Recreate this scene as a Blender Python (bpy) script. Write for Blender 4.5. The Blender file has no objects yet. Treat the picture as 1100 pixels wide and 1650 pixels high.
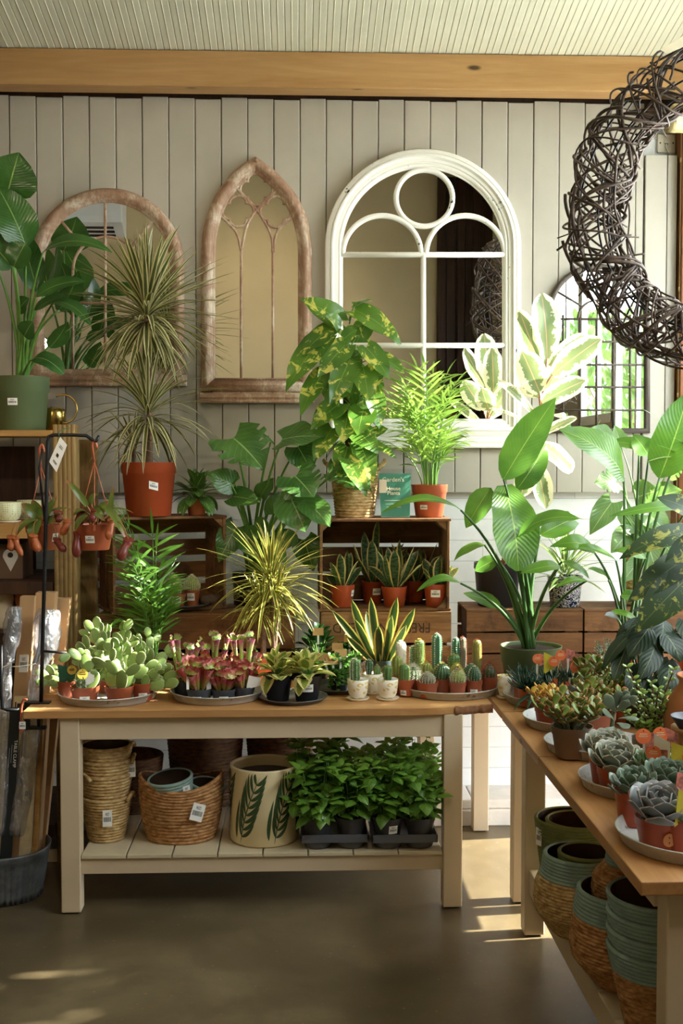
import bpy, math, random
from mathutils import Vector, Matrix, Quaternion, noise
V = Vector
PI = math.pi
RND = random.Random(11)
sc = bpy.context.scene
COL = sc.collection

# ------------------------------------------------------------------ camera
F = 1850.0
HC = 1.7057
CAM = V((0, 0, HC))
YAW = math.atan(70 / F)
PITCH = math.atan(80 / F)
FW = V((math.sin(YAW) * math.cos(PITCH), math.cos(YAW) * math.cos(PITCH), -math.sin(PITCH)))
RT = V((math.cos(YAW), -math.sin(YAW), 0))
UP = RT.cross(FW)


def ray(x, y):
    return FW * F + RT * (x - 550) - UP * (y - 825)


def PY(x, y, Y):
    d = ray(x, y)
    return CAM + d * (Y / d.y)


def PZ(x, y, z):
    d = ray(x, y)
    return CAM + d * ((z - HC) / d.z)


def M(px, Y):
    return px * Y / F


cam = bpy.data.cameras.new('camera')
camo = bpy.data.objects.new('camera', cam)
COL.objects.link(camo)
cam.sensor_fit = 'VERTICAL'
cam.sensor_height = 36
cam.lens = 36 * F / 1650
cam.clip_start = .05
cam.clip_end = 200
rm = Matrix((RT, UP, -FW)).transposed()
camo.matrix_world = Matrix.Translation(CAM) @ rm.to_4x4()
sc.camera = camo
sc.view_settings.view_transform = 'Standard'
sc.view_settings.look = 'None'
sc.view_settings.gamma = 1
sc.view_settings.use_curve_mapping = False


# ------------------------------------------------------------------ materials
def lin(c):
    r = []
    for k in c[:3]:
        k = k / 255.0
        r.append(k / 12.92 if k <= .04045 else ((k + .055) / 1.055) ** 2.4)
    return (r[0], r[1], r[2], 1)


class NT:
    def __init__(s, name):
        s.m = bpy.data.materials.new(name)
        s.m.use_nodes = True
        s.t = s.m.node_tree
        s.t.nodes.clear()
        s.out = s.n('ShaderNodeOutputMaterial')

    def n(s, kind, props=None, **inp):
        nd = s.t.nodes.new(kind)
        for k, v in (props or {}).items():
            setattr(nd, k, v)
        for k, v in inp.items():
            key = k.replace('_', ' ')
            sock = None
            if k[0] == 'i' and k[1:].isdigit():
                sock = nd.inputs[int(k[1:])]
            else:
                for q in nd.inputs:
                    if q.name == key:
                        sock = q
                        break
            if isinstance(v, bpy.types.NodeSocket):
                s.t.links.new(v, sock)
            else:
                sock.default_value = v
        return nd

    def math(s, op, a, b=0.0, c=0.0):
        return s.n('ShaderNodeMath', {'operation': op}, i0=a, i1=b, i2=c).outputs[0]

    def mix(s, fac, a, b, blend='MIX'):
        nd = s.t.nodes.new('ShaderNodeMix')
        nd.data_type = 'RGBA'
        nd.blend_type = blend
        for sock, v in ((nd.inputs[0], fac), (nd.inputs[6], a), (nd.inputs[7], b)):
            if isinstance(v, bpy.types.NodeSocket):
                s.t.links.new(v, sock)
            else:
                sock.default_value = v
        return nd.outputs[2]

    def ramp(s, fac, stops, mode='LINEAR'):
        nd = s.n('ShaderNodeValToRGB', None, Fac=fac)
        cr = nd.color_ramp
        cr.interpolation = mode
        while len(cr.elements) < len(stops):
            cr.elements.new(.5)
        for e, (p, c) in zip(cr.elements, stops):
            e.position = p
            e.color = c if len(c) == 4 else (*c, 1)
        return nd.outputs[0]

    def obj(s, scale=(1, 1, 1), kind='Object'):
        tc = s.n('ShaderNodeTexCoord')
        mp = s.n('ShaderNodeMapping', None, Vector=tc.outputs[kind], Scale=scale)
        return mp.outputs[0]

    def uv(s):
        tc = s.n('ShaderNodeUVMap', {'uv_map': 'uv'})
        sp = s.n('ShaderNodeSeparateXYZ', None, Vector=tc.outputs[0])
        return sp.outputs[0], sp.outputs[1], tc.outputs[0]

    def noise(s, vec, scale, detail=4, rough=.55, dist=0):
        return s.n('ShaderNodeTexNoise', None, Vector=vec, Scale=scale, Detail=detail, Roughness=rough, Distortion=dist).outputs[0]

    def bump(s, h, strength=.3, dist=.01):
        return s.n('ShaderNodeBump', None, Height=h, Strength=strength, Distance=dist).outputs[0]

    def finish(s, shader):
        s.t.links.new(shader, s.out.inputs[0])
        return s.m

    def bsdf(s, col, rough=.5, metal=0, normal=None, spec=.5, **kw):
        b = s.n('ShaderNodeBsdfPrincipled')
        for key, v in (('Base Color', col), ('Roughness', rough), ('Metallic', metal), ('Specular IOR Level', spec), ('Normal', normal), *kw.items()):
            if v is None:
                continue
            sk = b.inputs[key.replace('_', ' ')]
            if isinstance(v, bpy.types.NodeSocket):
                s.t.links.new(v, sk)
            else:
                sk.default_value = v
        return b.outputs[0]


_cache = {}


def simple(name, col, rough=.5, metal=0, var=.12, vs=8, bump=.0, bs=60, spec=.5, dirt=None):
    if name in _cache:
        return _cache[name]
    t = NT(name)
    c = lin(col)
    vec = t.obj()
    nz = t.noise(vec, vs)
    a = tuple(k * (1 - var) for k in c[:3]) + (1,)
    b = tuple(min(1, k * (1 + var)) for k in c[:3]) + (1,)
    colr = t.ramp(nz, [(.3, a), (.7, b)])
    if dirt:
        n2 = t.noise(vec, dirt[1], 6, .7)
        colr = t.mix(t.ramp(n2, [(dirt[2], (0, 0, 0)), (dirt[2] + .06, (1, 1, 1))]), colr, lin(dirt[0]))
    nrm = t.bump(t.noise(vec, bs, 5), bump, .004) if bump else None
    _cache[name] = t.finish(t.bsdf(colr, rough, metal, nrm, spec))
    return _cache[name]


def wood(name, c1, c2, axis='X', sc_=1.0, rough=.55, knots=True, grime=None):
    if name in _cache:
        return _cache[name]
    t = NT(name)
    s = {'X': (1.2, 14, 14), 'Y': (14, 1.2, 14), 'Z': (14, 14, 1.2)}[axis]
    s = tuple(k * sc_ for k in s)
    vec = t.obj(s)
    nz = t.noise(vec, 1.6, 7, .6, 1.2)
    fine = t.noise(vec, 9, 4, .6, .4)
    f = t.math('ADD', t.math('MULTIPLY', nz, .75), t.math('MULTIPLY', fine, .25))
    colr = t.ramp(f, [(.32, lin(c2)), (.5, lin([(a + b) / 2 for a, b in zip(c1, c2)])), (.68, lin(c1))])
    big = t.noise(t.obj(), 2.2, 3)
    colr = t.mix(t.math('MULTIPLY', big, .35), colr, lin([k * .72 for k in c2]))
    if knots:
        sk = {'X': (3, 8, 8), 'Y': (8, 3, 8), 'Z': (8, 8, 3)}[axis]
        vo = t.n('ShaderNodeTexVoronoi', None, Vector=t.obj(sk), Scale=.9).outputs['Distance']
        colr = t.mix(t.ramp(vo, [(.05, (1, 1, 1)), (.11, (0, 0, 0))]), colr, lin([k * .45 for k in c2]))
    if grime:
        g = t.noise(t.obj(), grime[1], 6, .7)
        colr = t.mix(t.ramp(g, [(.5, (0, 0, 0)), (.7, (1, 1, 1))]), colr, lin(grime[0]))
    nrm = t.bump(f, .25, .004)
    _cache[name] = t.finish(t.bsdf(colr, rough, 0, nrm, .35))
    return _cache[name]


def leafmat(name, c1, c2, rib=None, ribw=.06, edge=None, edgew=.25, edgen=.35, veins=0, vcol=None, vn=9, band=None,
            blotch=None, trans=.35, rough=.38, tcol=None, slant=.35, spec=.5, tip=None, hue=.478):
    """leaf in uv: x runs from base to tip, y across."""
    t = NT(name)
    u, v, uvv = t.uv()
    vec = t.obj()
    nz = t.noise(vec, 6, 3)
    colr = t.ramp(nz, [(.3, lin(c2)), (.7, lin(c1))])
    ax = t.math('ABSOLUTE', t.math('SUBTRACT', t.math('MULTIPLY', v, 2), 1))
    if band:
        bz = t.noise(t.n('ShaderNodeMapping', None, Vector=uvv, Scale=(26, 2.5, 1)).outputs[0], 1, 3)
        colr = t.mix(t.ramp(bz, [(.45, (0, 0, 0)), (.6, (.8, .8, .8))]), colr, lin(band))
    hgt = None
    if veins:
        w = t.math('SINE', t.math('MULTIPLY', t.math('SUBTRACT', u, t.math('MULTIPLY', ax, slant)), vn * 2 * PI))
        hgt = w
        m = t.ramp(w, [(.80, (0, 0, 0)), (1, (1, 1, 1))])
        colr = t.mix(t.math('MULTIPLY', m, veins), colr, lin(vcol or [min(255, k * 1.35) for k in c1]))
    if blotch:
        mp = t.n('ShaderNodeMapping', None, Vector=vec, Scale=(1, 1, 1)).outputs[0]
        bz = t.noise(mp, blotch[1], 5, .65, .8)
        colr = t.mix(t.ramp(bz, [(blotch[2], (0, 0, 0)), (blotch[2] + .05, (1, 1, 1))]), colr, lin(blotch[0]))
    if edge:
        en = t.noise(t.n('ShaderNodeMapping', None, Vector=uvv, Scale=(6, 3, 1)).outputs[0], 1.5, 4, .6)
        k = t.math('ADD', ax, t.math('MULTIPLY', t.math('SUBTRACT', en, .5), edgen))
        colr = t.mix(t.ramp(k, [(1 - edgew, (0, 0, 0)), (min(1, 1 - edgew + .07), (1, 1, 1))]), colr, lin(edge))
    if tip:
        k = t.math('ADD', u, t.math('MULTIPLY', t.math('SUBTRACT', nz, .5), .5))
        colr = t.mix(t.ramp(k, [(tip[1], (0, 0, 0)), (tip[1] + .25, (1, 1, 1))]), colr, lin(tip[0]))
    if rib:
        colr = t.mix(t.ramp(ax, [(ribw * .6, (1, 1, 1)), (ribw, (0, 0, 0))]), colr, lin(rib))
    colr = t.n('ShaderNodeHueSaturation', None, Hue=hue, Saturation=1.0, Value=.9, Color=colr).outputs[0]
    nrm = t.bump(hgt, .12, .003) if hgt is not None else t.bump(t.noise(vec, 40, 3), .08, .003)
    p = t.bsdf(colr, rough, 0, nrm, spec)
    if trans:
        tc = t.mix(1.0, colr, lin(tcol or (215, 235, 120)), 'MULTIPLY')
        tc = t.n('ShaderNodeHueSaturation', None, Saturation=.85, Value=1.55, Color=tc).outputs[0]
        tr = t.n('ShaderNodeBsdfTranslucent', None, Color=tc).outputs[0]
        ms = t.n('ShaderNodeMixShader', None, i0=trans, i1=p, i2=tr)
        p = ms.outputs[0]
    return t.finish(p)


# ------------------------------------------------------------------ mesh builder
class MB:
    def __init__(s):
        s.v, s.f, s.uv, s.sm, s.mi = [], [], [], [], []

    def add(s, vs, fs, uvs=None, smooth=True, mi=0):
        b = len(s.v)
        s.v.extend((p[0], p[1], p[2]) for p in vs)
        s.uv.extend(uvs if uvs else [(0, 0)] * len(vs))
        for f in fs:
            s.f.append(tuple(b + i for i in f))
            s.sm.append(smooth)
            s.mi.append(mi)

    def box(s, c, d, rot=None, mi=0):
        x, y, z = d[0] / 2, d[1] / 2, d[2] / 2
        vs = [V((a, b, e)) for a in (-x, x) for b in (-y, y) for e in (-z, z)]
        if rot is not None:
            vs = [rot @ p for p in vs]
        c = V(c)
        s.add([p + c for p in vs], [(0, 1, 3, 2), (4, 6, 7, 5), (0, 4, 5, 1), (2, 3, 7, 6), (0, 2, 6, 4), (1, 5, 7, 3)],
              [(0, 0), (0, 1), (0, 0), (0, 1), (1, 0), (1, 1), (1, 0), (1, 1)], False, mi)

    def bb(s, x0, x1, y0, y1, z0, z1, mi=0):
        s.box(((x0 + x1) / 2, (y0 + y1) / 2, (z0 + z1) / 2), (abs(x1 - x0), abs(y1 - y0), abs(z1 - z0)), None, mi)

    def hexa(s, p, mi=0):
        """8 points: bottom 4 (ccw) then top 4"""
        s.add(p, [(3, 2, 1, 0), (4, 5, 6, 7), (0, 1, 5, 4), (1, 2, 6, 5), (2, 3, 7, 6), (3, 0, 4, 7)], None, False, mi)

    def tube(s, pts, rad, seg=6, cap=True, mi=0, closed=False, flat=1.0):
        pts = [V(p) for p in pts]
        n = len(pts)
        if not hasattr(rad, '__len__'):
            rad = [rad] * n
        vs, uvs, fs = [], [], []
        tan0 = (pts[1] - pts[0]).normalized()
        nrm = tan0.orthogonal().normalized()
        for i in range(n):
            a = pts[max(0, i - 1)] if not closed else pts[(i - 1) % n]
            b = pts[min(n - 1, i + 1)] if not closed else pts[(i + 1) % n]
            tn = b - a
            tn = tn.normalized() if tn.length > 1e-9 else tan0
            nrm = (nrm - tn * nrm.dot(tn))
            nrm = nrm.normalized() if nrm.length > 1e-6 else tn.orthogonal().normalized()
            bi = tn.cross(nrm)
            for k in range(seg):
                an = 2 * PI * k / seg
                vs.append(pts[i] + (nrm * math.cos(an) + bi * math.sin(an) * flat) * rad[i])
                uvs.append((i / (n - 1), k / seg))
        rng = n if closed else n - 1
        for i in range(rng):
            j = (i + 1) % n
            for k in range(seg):
                l = (k + 1) % seg
                fs.append((i * seg + k, i * seg + l, j * seg + l, j * seg + k))
        if cap and not closed:
            fs.append(tuple(range(seg - 1, -1, -1)))
            fs.append(tuple((n - 1) * seg + k for k in range(seg)))
        s.add(vs, fs, uvs, True, mi)

    def lathe(s, prof, seg=32, a0=0, a1=2 * PI, mi=0, mod=None, c=(0, 0, 0), sx=1, sy=1):
        full = abs(a1 - a0 - 2 * PI) < 1e-6
        cols = seg if full else seg + 1
        vs, uvs, fs = [], [], []
        n = len(prof)
        for i, (r, z) in enumerate(prof):
            for k in range(cols):
                an = a0 + (a1 - a0) * k / seg
                rr = r
                zz = z
                if mod:
                    q = mod(an, z, i)
                    rr, zz = (r + q[0], z + q[1]) if isinstance(q, tuple) else (r + q, z)
                vs.append((c[0] + rr * math.cos(an) * sx, c[1] + rr * math.sin(an) * sy, c[2] + zz))
                uvs.append((k / seg, i / (n - 1)))
        for i in range(n - 1):
            for k in range(seg):
                l = (k + 1) % cols
                fs.append((i * cols + k, i * cols + l, (i + 1) * cols + l, (i + 1) * cols + k))
        s.add(vs, fs, uvs, True, mi)

    def leaf(s, B, T, N, w, prof='lance', arch=0., droop=0., fold=.15, n=8, m=4, wave=0., lobe=0., holes=None, mi=0, bend=0., notch=None):
        if notch:
            n = max(n, 34)
        B, T, N = V(B), V(T), V(N)
        ax = T - B
        L = ax.length
        if L < 1e-6:
            return
        a = ax / L
        N = N - a * N.dot(a)
        N = N.normalized() if N.length > 1e-4 else a.orthogonal().normalized()
        side = a.cross(N)
        pf = PROF[prof]
        ph = RND.uniform(0, 6.28)

        def cen(t):
            return B + ax * t + N * (L * (arch * 4 * t * (1 - t) - droop * t * t)) + side * (bend * L * 4 * t * (1 - t))
        vs, uvs, fs = [], [], []
        for i in range(n + 1):
            t = i / n
            c = cen(t)
            tn = (cen(min(1, t + .01)) - cen(max(0, t - .01))).normalized()
            nl = side.cross(tn).normalized()
            hw = w * .5 * interp(pf, t)
            for j in range(m + 1):
                q = 2 * j / m - 1
                if notch:
                    tq = t + .05 * abs(q)
                    q *= 1 - .62 * abs(q) ** 2 * sum(math.exp(-((tq - k - (.03 if q > 0 else 0)) / .02) ** 2) for k in notch)
                p = c + side * (q * hw) + nl * (abs(q) ** 1.5 * fold * hw)
                if wave:
                    p += nl * (wave * w * abs(q) * math.sin(t * 11 + ph + (1.4 if q > 0 else 0)))
                if lobe:
                    p -= tn * (lobe * L * abs(q) ** 1.3 * (1 - t) ** 5)
                vs.append(p)
                uvs.append((t, j / m))
        for i in range(n):
            for j in range(m):
                if holes and holes(i, j, n, m):
                    continue
                k = i * (m + 1) + j
                fs.append((k, k + 1, k + m + 2, k + m + 1))
        s.add(vs, fs, uvs, True, mi)

    def fat(s, B, T, N, w, th, prof='spoon', arch=0., n=7, seg=8, mi=0, flatin=.6):
        """thick succulent leaf / pad: a lofted ellipse"""
        B, T, N = V(B), V(T), V(N)
        ax = T - B
        L = ax.length
        a = ax / L
        N = N - a * N.dot(a)
        N = N.normalized() if N.length > 1e-4 else a.orthogonal().normalized()
        side = a.cross(N)
        pf = PROF[prof]
        vs, uvs, fs = [], [], []
        for i in range(n + 1):
            t = i / n
            c = B + ax * t + N * (L * arch * 4 * t * (1 - t))
            k0 = interp(pf, t)
            hw, ht = w * .5 * max(k0, .02), th * .5 * max(k0, .02) ** .6
            for k in range(seg):
                an = 2 * PI * k / seg
                y = math.sin(an)
                vs.append(c + side * (math.cos(an) * hw) + N * (y * ht * (flatin if y > 0 else 1)))
                uvs.append((t, .5 + .5 * math.cos(an)))
        for i in range(n):
            for k in range(seg):
                l = (k + 1) % seg
                fs.append((i * seg + k, i * seg + l, (i + 1) * seg + l, (i + 1) * seg + k))
        fs.append(tuple(range(seg - 1, -1, -1)))
        fs.append(tuple(n * seg + k for k in range(seg)))
        s.add(vs, fs, uvs, True, mi)

    def disc(s, c, r, N, seg=20, th=.001, mi=0):
        c, N = V(c), V(N).normalized()
        a = N.cross(V((0, 0, 1)))
        a = a.normalized() if a.length > .01 else V((1, 0, 0))
        b = N.cross(a)
        vs, uvs = [], []
        for o in (0, th):
            for k in range(seg):
                an = 2 * PI * k / seg
                vs.append(c + N * o + a * (r * math.cos(an)) - b * (-r * math.sin(an)))
                uvs.append((.5 + .5 * math.cos(an), .5 + .5 * math.sin(an)))
        fs = [tuple(range(seg - 1, -1, -1)), tuple(seg + k for k in range(seg))]
        fs += [(k, (k + 1) % seg, seg + (k + 1) % seg, seg + k) for k in range(seg)]
        s.add(vs, fs, uvs, False, mi)

    def quad(s, pts, th=.0012, mi=0):
        """a thin card: four corners bl, br, tr, tl"""
        p = [V(q) for q in pts]
        nn = (p[1] - p[0]).cross(p[3] - p[0]).normalized() * th
        vs = p + [q - nn for q in p]
        uvs = [(0, 0), (1, 0), (1, 1), (0, 1)] * 2
        s.add(vs, [(0, 1, 2, 3), (7, 6, 5, 4), (0, 4, 5, 1), (1, 5, 6, 2), (2, 6, 7, 3), (3, 7, 4, 0)], uvs, False, mi)

    def prism(s, poly, a, b, axis='Y', mi=0):
        """extrude a 2-D polygon (x,z) between y=a and y=b (or along other axis)"""
        n = len(poly)

        def pt(p, h):
            return {'Y': (p[0], h, p[1]), 'Z': (p[0], p[1], h), 'X': (h, p[0], p[1])}[axis]
        vs = [pt(p, a) for p in poly] + [pt(p, b) for p in poly]
        fs = [tuple(range(n)), tuple(range(2 * n - 1, n - 1, -1))]
        fs += [(i, n + i, n + (i + 1) % n, (i + 1) % n) for i in range(n)]
        s.add(vs, fs, None, False, mi)

    def sweep(s, pts, prof, closed=True, smooth=True, mi=0, y0=0):
        """mould: pts (x,z) outline; prof list of (inward offset, projection to -y)"""
        n = len(pts)
        vs, fs, uvs = [], [], []
        P = [V((p[0], p[1])) for p in pts]
        m = len(prof)
        for i in range(n):
            a = P[(i - 1) % n] if closed or i > 0 else None
            b = P[i]
            c = P[(i + 1) % n] if closed or i < n - 1 else None
            d1 = (b - a).normalized() if a is not None else (c - b).normalized()
            d2 = (c - b).normalized() if c is not None else d1
            n1 = V((-d1.y, d1.x))
            n2 = V((-d2.y, d2.x))
            nn = n1 + n2
            nn = nn / max(.35, nn.dot(n1)) if nn.length > 1e-6 else n1
            for j, (o, h) in enumerate(prof):
                q = b + nn * o
                vs.append((q.x, y0 - h, q.y))
                uvs.append((i / n, j / (m - 1)))
        for i in range(n if closed else n - 1):
            k = (i + 1) % n
            for j in range(m - 1):
                fs.append((i * m + j, k * m + j, k * m + j + 1, i * m + j + 1))
        s.add(vs, fs, uvs, smooth, mi)

    def build(s, name, mats, parent=None, bevel=0, smooth_angle=None, loc=None):
        me = bpy.data.meshes.new(name)
        me.from_pydata(s.v, [], s.f)
        lay = me.uv_layers.new(name='uv')
        li = [0] * len(me.loops)
        me.loops.foreach_get('vertex_index', li)
        fl = []
        for i in li:
            fl.extend(s.uv[i])
        lay.data.foreach_set('uv', fl)
        me.polygons.foreach_set('use_smooth', s.sm)
        if not isinstance(mats, (list, tuple)):
            mats = [mats]
        for mt in mats:
            me.materials.append(mt)
        me.polygons.foreach_set('material_index', s.mi)
        me.update()
        o = bpy.data.objects.new(name, me)
        COL.objects.link(o)
        if parent is not None:
            o.parent = parent
        if loc is not None:
            o.location = loc
        if bevel:
            b = o.modifiers.new('bevel', 'BEVEL')
            b.width = bevel
            b.segments = 2
            b.limit_method = 'ANGLE'
            b.angle_limit = 1.0
        return o


PROF = {
    'lance': [(0, .08), (.12, .5), (.38, 1), (.65, .82), (.88, .36), (1, 0.02)],
    'paddle': [(0, .1), (.06, .45), (.18, .82), (.38, 1), (.6, .9), (.8, .58), (.92, .26), (1, .02)],
    'ovate': [(0, .18), (.1, .66), (.3, 1), (.55, .95), (.8, .56), (.93, .24), (1, .02)],
    'heart': [(0, .62), (.07, .86), (.22, 1), (.45, .93), (.7, .62), (.9, .22), (1, .02)],
    'strap': [(0, .65), (.3, 1), (.65, .85), (.9, .4), (1, .02)],
    'sword': [(0, .55), (.3, .8), (.6, 1), (.8, .85), (.93, .45), (1, .02)],
    'spoon': [(0, .22), (.3, .45), (.6, .9), (.8, 1), (.93, .75), (1, .2)],
    'pad': [(0, .3), (.1, .6), (.3, .9), (.55, 1), (.8, .85), (.93, .55), (1, .15)],
    'round': [(0, .15), (.1, .6), (.3, .92), (.5, 1), (.7, .92), (.9, .6), (1, .1)],
    'claw': [(0, .8), (.3, 1), (.6, .75), (.85, .35), (1, .03)],
}


def interp(tab, t):
    for (a, x), (b, y) in zip(tab, tab[1:]):
        if t <= b:
            k = (t - a) / (b - a)
            return x + (y - x) * k
    return tab[-1][1]


def bez(p0, p1, p2, n=8):
    p0, p1, p2 = V(p0), V(p1), V(p2)
    return [p0 * (1 - t) ** 2 + p1 * (2 * t * (1 - t)) + p2 * t * t for t in (i / n for i in range(n + 1))]


def text_mesh(body, size, depth=.0006):
    cu = bpy.data.curves.new('lettering', 'FONT')
    cu.body = body
    cu.size = size
    cu.extrude = depth
    cu.align_x = 'CENTER'
    cu.align_y = 'CENTER'
    cu.resolution_u = 3
    tmp = bpy.data.objects.new('lettering', cu)
    COL.objects.link(tmp)
    dg = bpy.context.evaluated_depsgraph_get()
    me = bpy.data.meshes.new_from_object(tmp.evaluated_get(dg))
    bpy.data.objects.remove(tmp)
    bpy.data.curves.remove(cu)
    return me


def lettering(name, body, size, mat, parent, mtx, depth=.0006):
    me = text_mesh(body, size, depth)
    me.transform(mtx)
    me.materials.clear()
    me.materials.append(mat)
    o = bpy.data.objects.new(name, me)
    COL.objects.link(o)
    o.parent = parent
    return o


FACE = Matrix.Rotation(PI / 2, 4, 'X')     # text lying in xy -> facing -y


def tag(o, label, cat, group=None):
    o['label'] = label
    o['category'] = cat
    if group:
        o['group'] = group
    return o


def thing(name, label, cat, loc=(0, 0, 0), rotz=0, group=None):
    o = bpy.data.objects.new(name, None)
    o.empty_display_size = .05
    COL.objects.link(o)
    o.location = loc
    o.rotation_euler = (0, 0, rotz)
    return tag(o, label, cat, group)


def struct(mb, name, mats, bevel=0, parent=None):
    o = mb.build(name, mats, parent, bevel)
    if parent is None:
        o['kind'] = 'structure'
    return o


def dup(root, loc, rotz=None, label=None, group=None, scale=None):
    r = root.copy()
    COL.objects.link(r)
    r.location = loc
    if rotz is not None:
        r.rotation_euler = (0, 0, rotz)
    if scale:
        r.scale = (scale,) * 3
    if label:
        r['label'] = label
    if group:
        r['group'] = group
    for ch in list(root.children):
        c = ch.copy()
        COL.objects.link(c)
        c.parent = r
        for g in ch.children:
            d = g.copy()
            COL.objects.link(d)
            d.parent = c
    return r
WORLD_STRENGTH = 25.0
SUN_ENERGY = 52.0
SUN_AZ, SUN_EL = 6, 34
sc.view_settings.exposure = -0.46
WARM = (1, .81, .58)
SPOTS = [
    ((-1.95, 2.1, 2.62), (-.9, 5.2, 1.9), 55, 'black spotlight on a long stem near the left wall', 60, .8, WARM),
    ((-.9, 1.5, 4.1), (-.35, 5.4, 2.3), 100, 'black spotlight under the ceiling left of the middle', 50, .9, WARM),
    ((.1, .5, 4.45), (.0, 4.2, .6), 85, 'black spotlight under the ceiling in the middle of the room', 70, .9, WARM),
    ((-.35, 1.2, 4.25), (-.42, -.8, 3.1), 110, 'black spotlight aimed at the tan wall behind the viewer', 75, 1.0, WARM),
]
# ------------------------------------------------------------------ room
YW = 5.56          # painted block wall
YP = 5.50          # face of the panelling
XR = 2.15          # glazed side wall
XL = -2.7
YF = -0.8          # wall behind the camera

# floor: polished concrete
t = NT('polished_concrete')
vec = t.obj()
n1 = t.noise(vec, 1.1, 6, .62, .6)
n2 = t.noise(vec, 5, 6, .7)
f = t.math('ADD', t.math('MULTIPLY', n1, .65), t.math('MULTIPLY', n2, .35))
c = t.ramp(f, [(.34, lin((78, 66, 47))), (.5, lin((98, 85, 62))), (.66, lin((124, 109, 82)))])
sp = t.noise(vec, 60, 2)
c = t.mix(t.ramp(sp, [(.68, (0, 0, 0)), (.75, (.5, .5, .5))]), c, lin((160, 150, 125)))
M_FLOOR = t.finish(t.bsdf(c, t.math('ADD', t.math('MULTIPLY', n2, .25), .22), 0, t.bump(n2, .05, .004), .4))

# painted blockwork
t = NT('white_painted_blocks')
vec = t.obj()
mp = t.n('ShaderNodeMapping', None, Vector=vec, Rotation=(PI / 2, 0, 0)).outputs[0]
br = t.n('ShaderNodeTexBrick', {'offset': .5}, Vector=mp, Scale=1.0, Mortar_Size=.0022, Mortar_Smooth=.3, Brick_Width=.9, Row_Height=.102,
         Color1=(1, 1, 1, 1), Color2=(1, 1, 1, 1), Mortar=(0, 0, 0, 1))
nz = t.noise(vec, 9, 4)
c = t.ramp(nz, [(.3, lin((232, 232, 232))), (.7, lin((243, 243, 242)))])
c = t.mix(br.outputs['Fac'], c, lin((205, 205, 205)))
h = t.math('SUBTRACT', t.math('MULTIPLY', t.noise(vec, 70, 3), .12), br.outputs['Fac'])
M_BLOCK = t.finish(t.bsdf(c, .6, 0, t.bump(h, .5, .004), .3))

M_PANEL = simple('grey_painted_boards', (176, 169, 155), .55, 0, .05, 5, .12, 30, .3, ((120, 108, 90), 26, .74))
M_CEIL = simple('cream_ceiling_paint', (214, 212, 190), .6, 0, .04, 3, .05, 20, .3)
M_TAN = simple('tan_wall_paint', (196, 178, 140), .7, 0, .04, 2, .03, 40, .2)
M_BEAM = wood('pine_beam_timber', (204, 162, 110), (176, 130, 78), 'X', .55, .5)
M_DARKW = wood('dark_timber_and_gap_shade', (84, 52, 28), (46, 26, 14), 'Z', .8, .6)
M_POST = wood('brown_door_post', (150, 96, 48), (104, 60, 28), 'Z', .8, .55)
M_WHITEF = simple('white_window_paint', (236, 238, 240), .4, 0, .02)
M_BLACKGAP = simple('near_black_brown', (38, 28, 20), .8)  # near-black brown for the vent slots and the emblem dot

mb = MB()
mb.bb(XL - .15, XR + .15, YF - .15, YW + .2, -.12, 0)
struct(mb, 'floor', M_FLOOR)

mb = MB()
mb.bb(XL - .15, XR + .15, YW, YW + .18, 0, 4.0)
struct(mb, 'wall_back', M_BLOCK)

# low plinth at the foot of the back wall
mb = MB()
x = XL
k = 0
while x < XR:
    x2 = min(x + .32, XR)
    mb.bb(x + .003, x2 - .003, YW - .27, YW - .001, 0, .075 + .002 * (k % 2))
    mb.bb(x + .002, x2 - .002, YW - .255, YW - .001, .078, .12)
    x = x2
    k += 1
struct(mb, 'baseboard_back', simple('white_plinth_paint', (226, 220, 212), .65, 0, .08, 10, .3, 40, .3, ((150, 135, 115), 20, .66)), .006)

# vertical panelling
zb = PY(600, 794, YP).z
zt = PY(550, 159, YP).z
mb = MB()
bw = .1235
x0 = PY(272, 300, YP).x
xend = PY(1036, 400, YP).x
i = -14
while True:
    xa = x0 + i * bw
    xb = min(xa + bw, xend)
    i += 1
    if xa < XL:
        continue
    if xa > xend - .01:
        break
    j = ((i * 37) % 5) * .0008
    mb.bb(xa + .0016, xb - .0016, YP + j, YP + .03, zb, zt - ((i * 13) % 3) * .004)
xs1, xs2, xs3 = PY(1037, 400, YP).x, PY(1073, 400, YP).x, PY(1089, 400, YP).x
zs = PY(1060, 250, YP).z
mb.bb(xs1 + .002, xs2 - .0015, YP - .006, YP + .03, zb, zs)
mb.bb(xs2 + .0015, xs3, YP - .006, YP + .03, zb, zs)
struct(mb, 'trim_1', M_PANEL, .004)
mb = MB()      # backing strips that hold the boards off the wall
for z in (zb + .02, (zb + zt) / 2, zt - .1):
    mb.bb(XL, xend - .02, YP + .03, YW, z, z + .05)
mb.bb(XL, xend, YP + .028, YP + .034, zb + .02, zt)
struct(mb, 'trim_2', simple('board_backing', (92, 84, 72), .8))

# timber beam
YB = 5.36
zb0 = PY(550, 142, YB).z
zb1 = PY(550, 84, YB).z
mb = MB()
mb.bb(XL, XR, YB, YB + .115, zb0, zb1)
struct(mb, 'trim_3', M_BEAM, .004)
mb = MB()
mb.bb(XL, XR, YP + .036, YW, zt - .03, zt + .4)  # dark strip standing in for the shade in the gap under the beam
mb.bb(PY(1034, 200, YP).x, XR, YP - .08, YW, PY(1040, 197, YP).z, PY(1040, 180, YP).z)
struct(mb, 'trim_4', M_DARKW)

# post and pipe by the glazed wall
mb = MB()
mb.bb(PY(1097, 400, YP - .05).x, XR, YP - .06, YW, 0, PY(1040, 182, YP).z)
struct(mb, 'trim_5', M_POST, .004)

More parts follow.
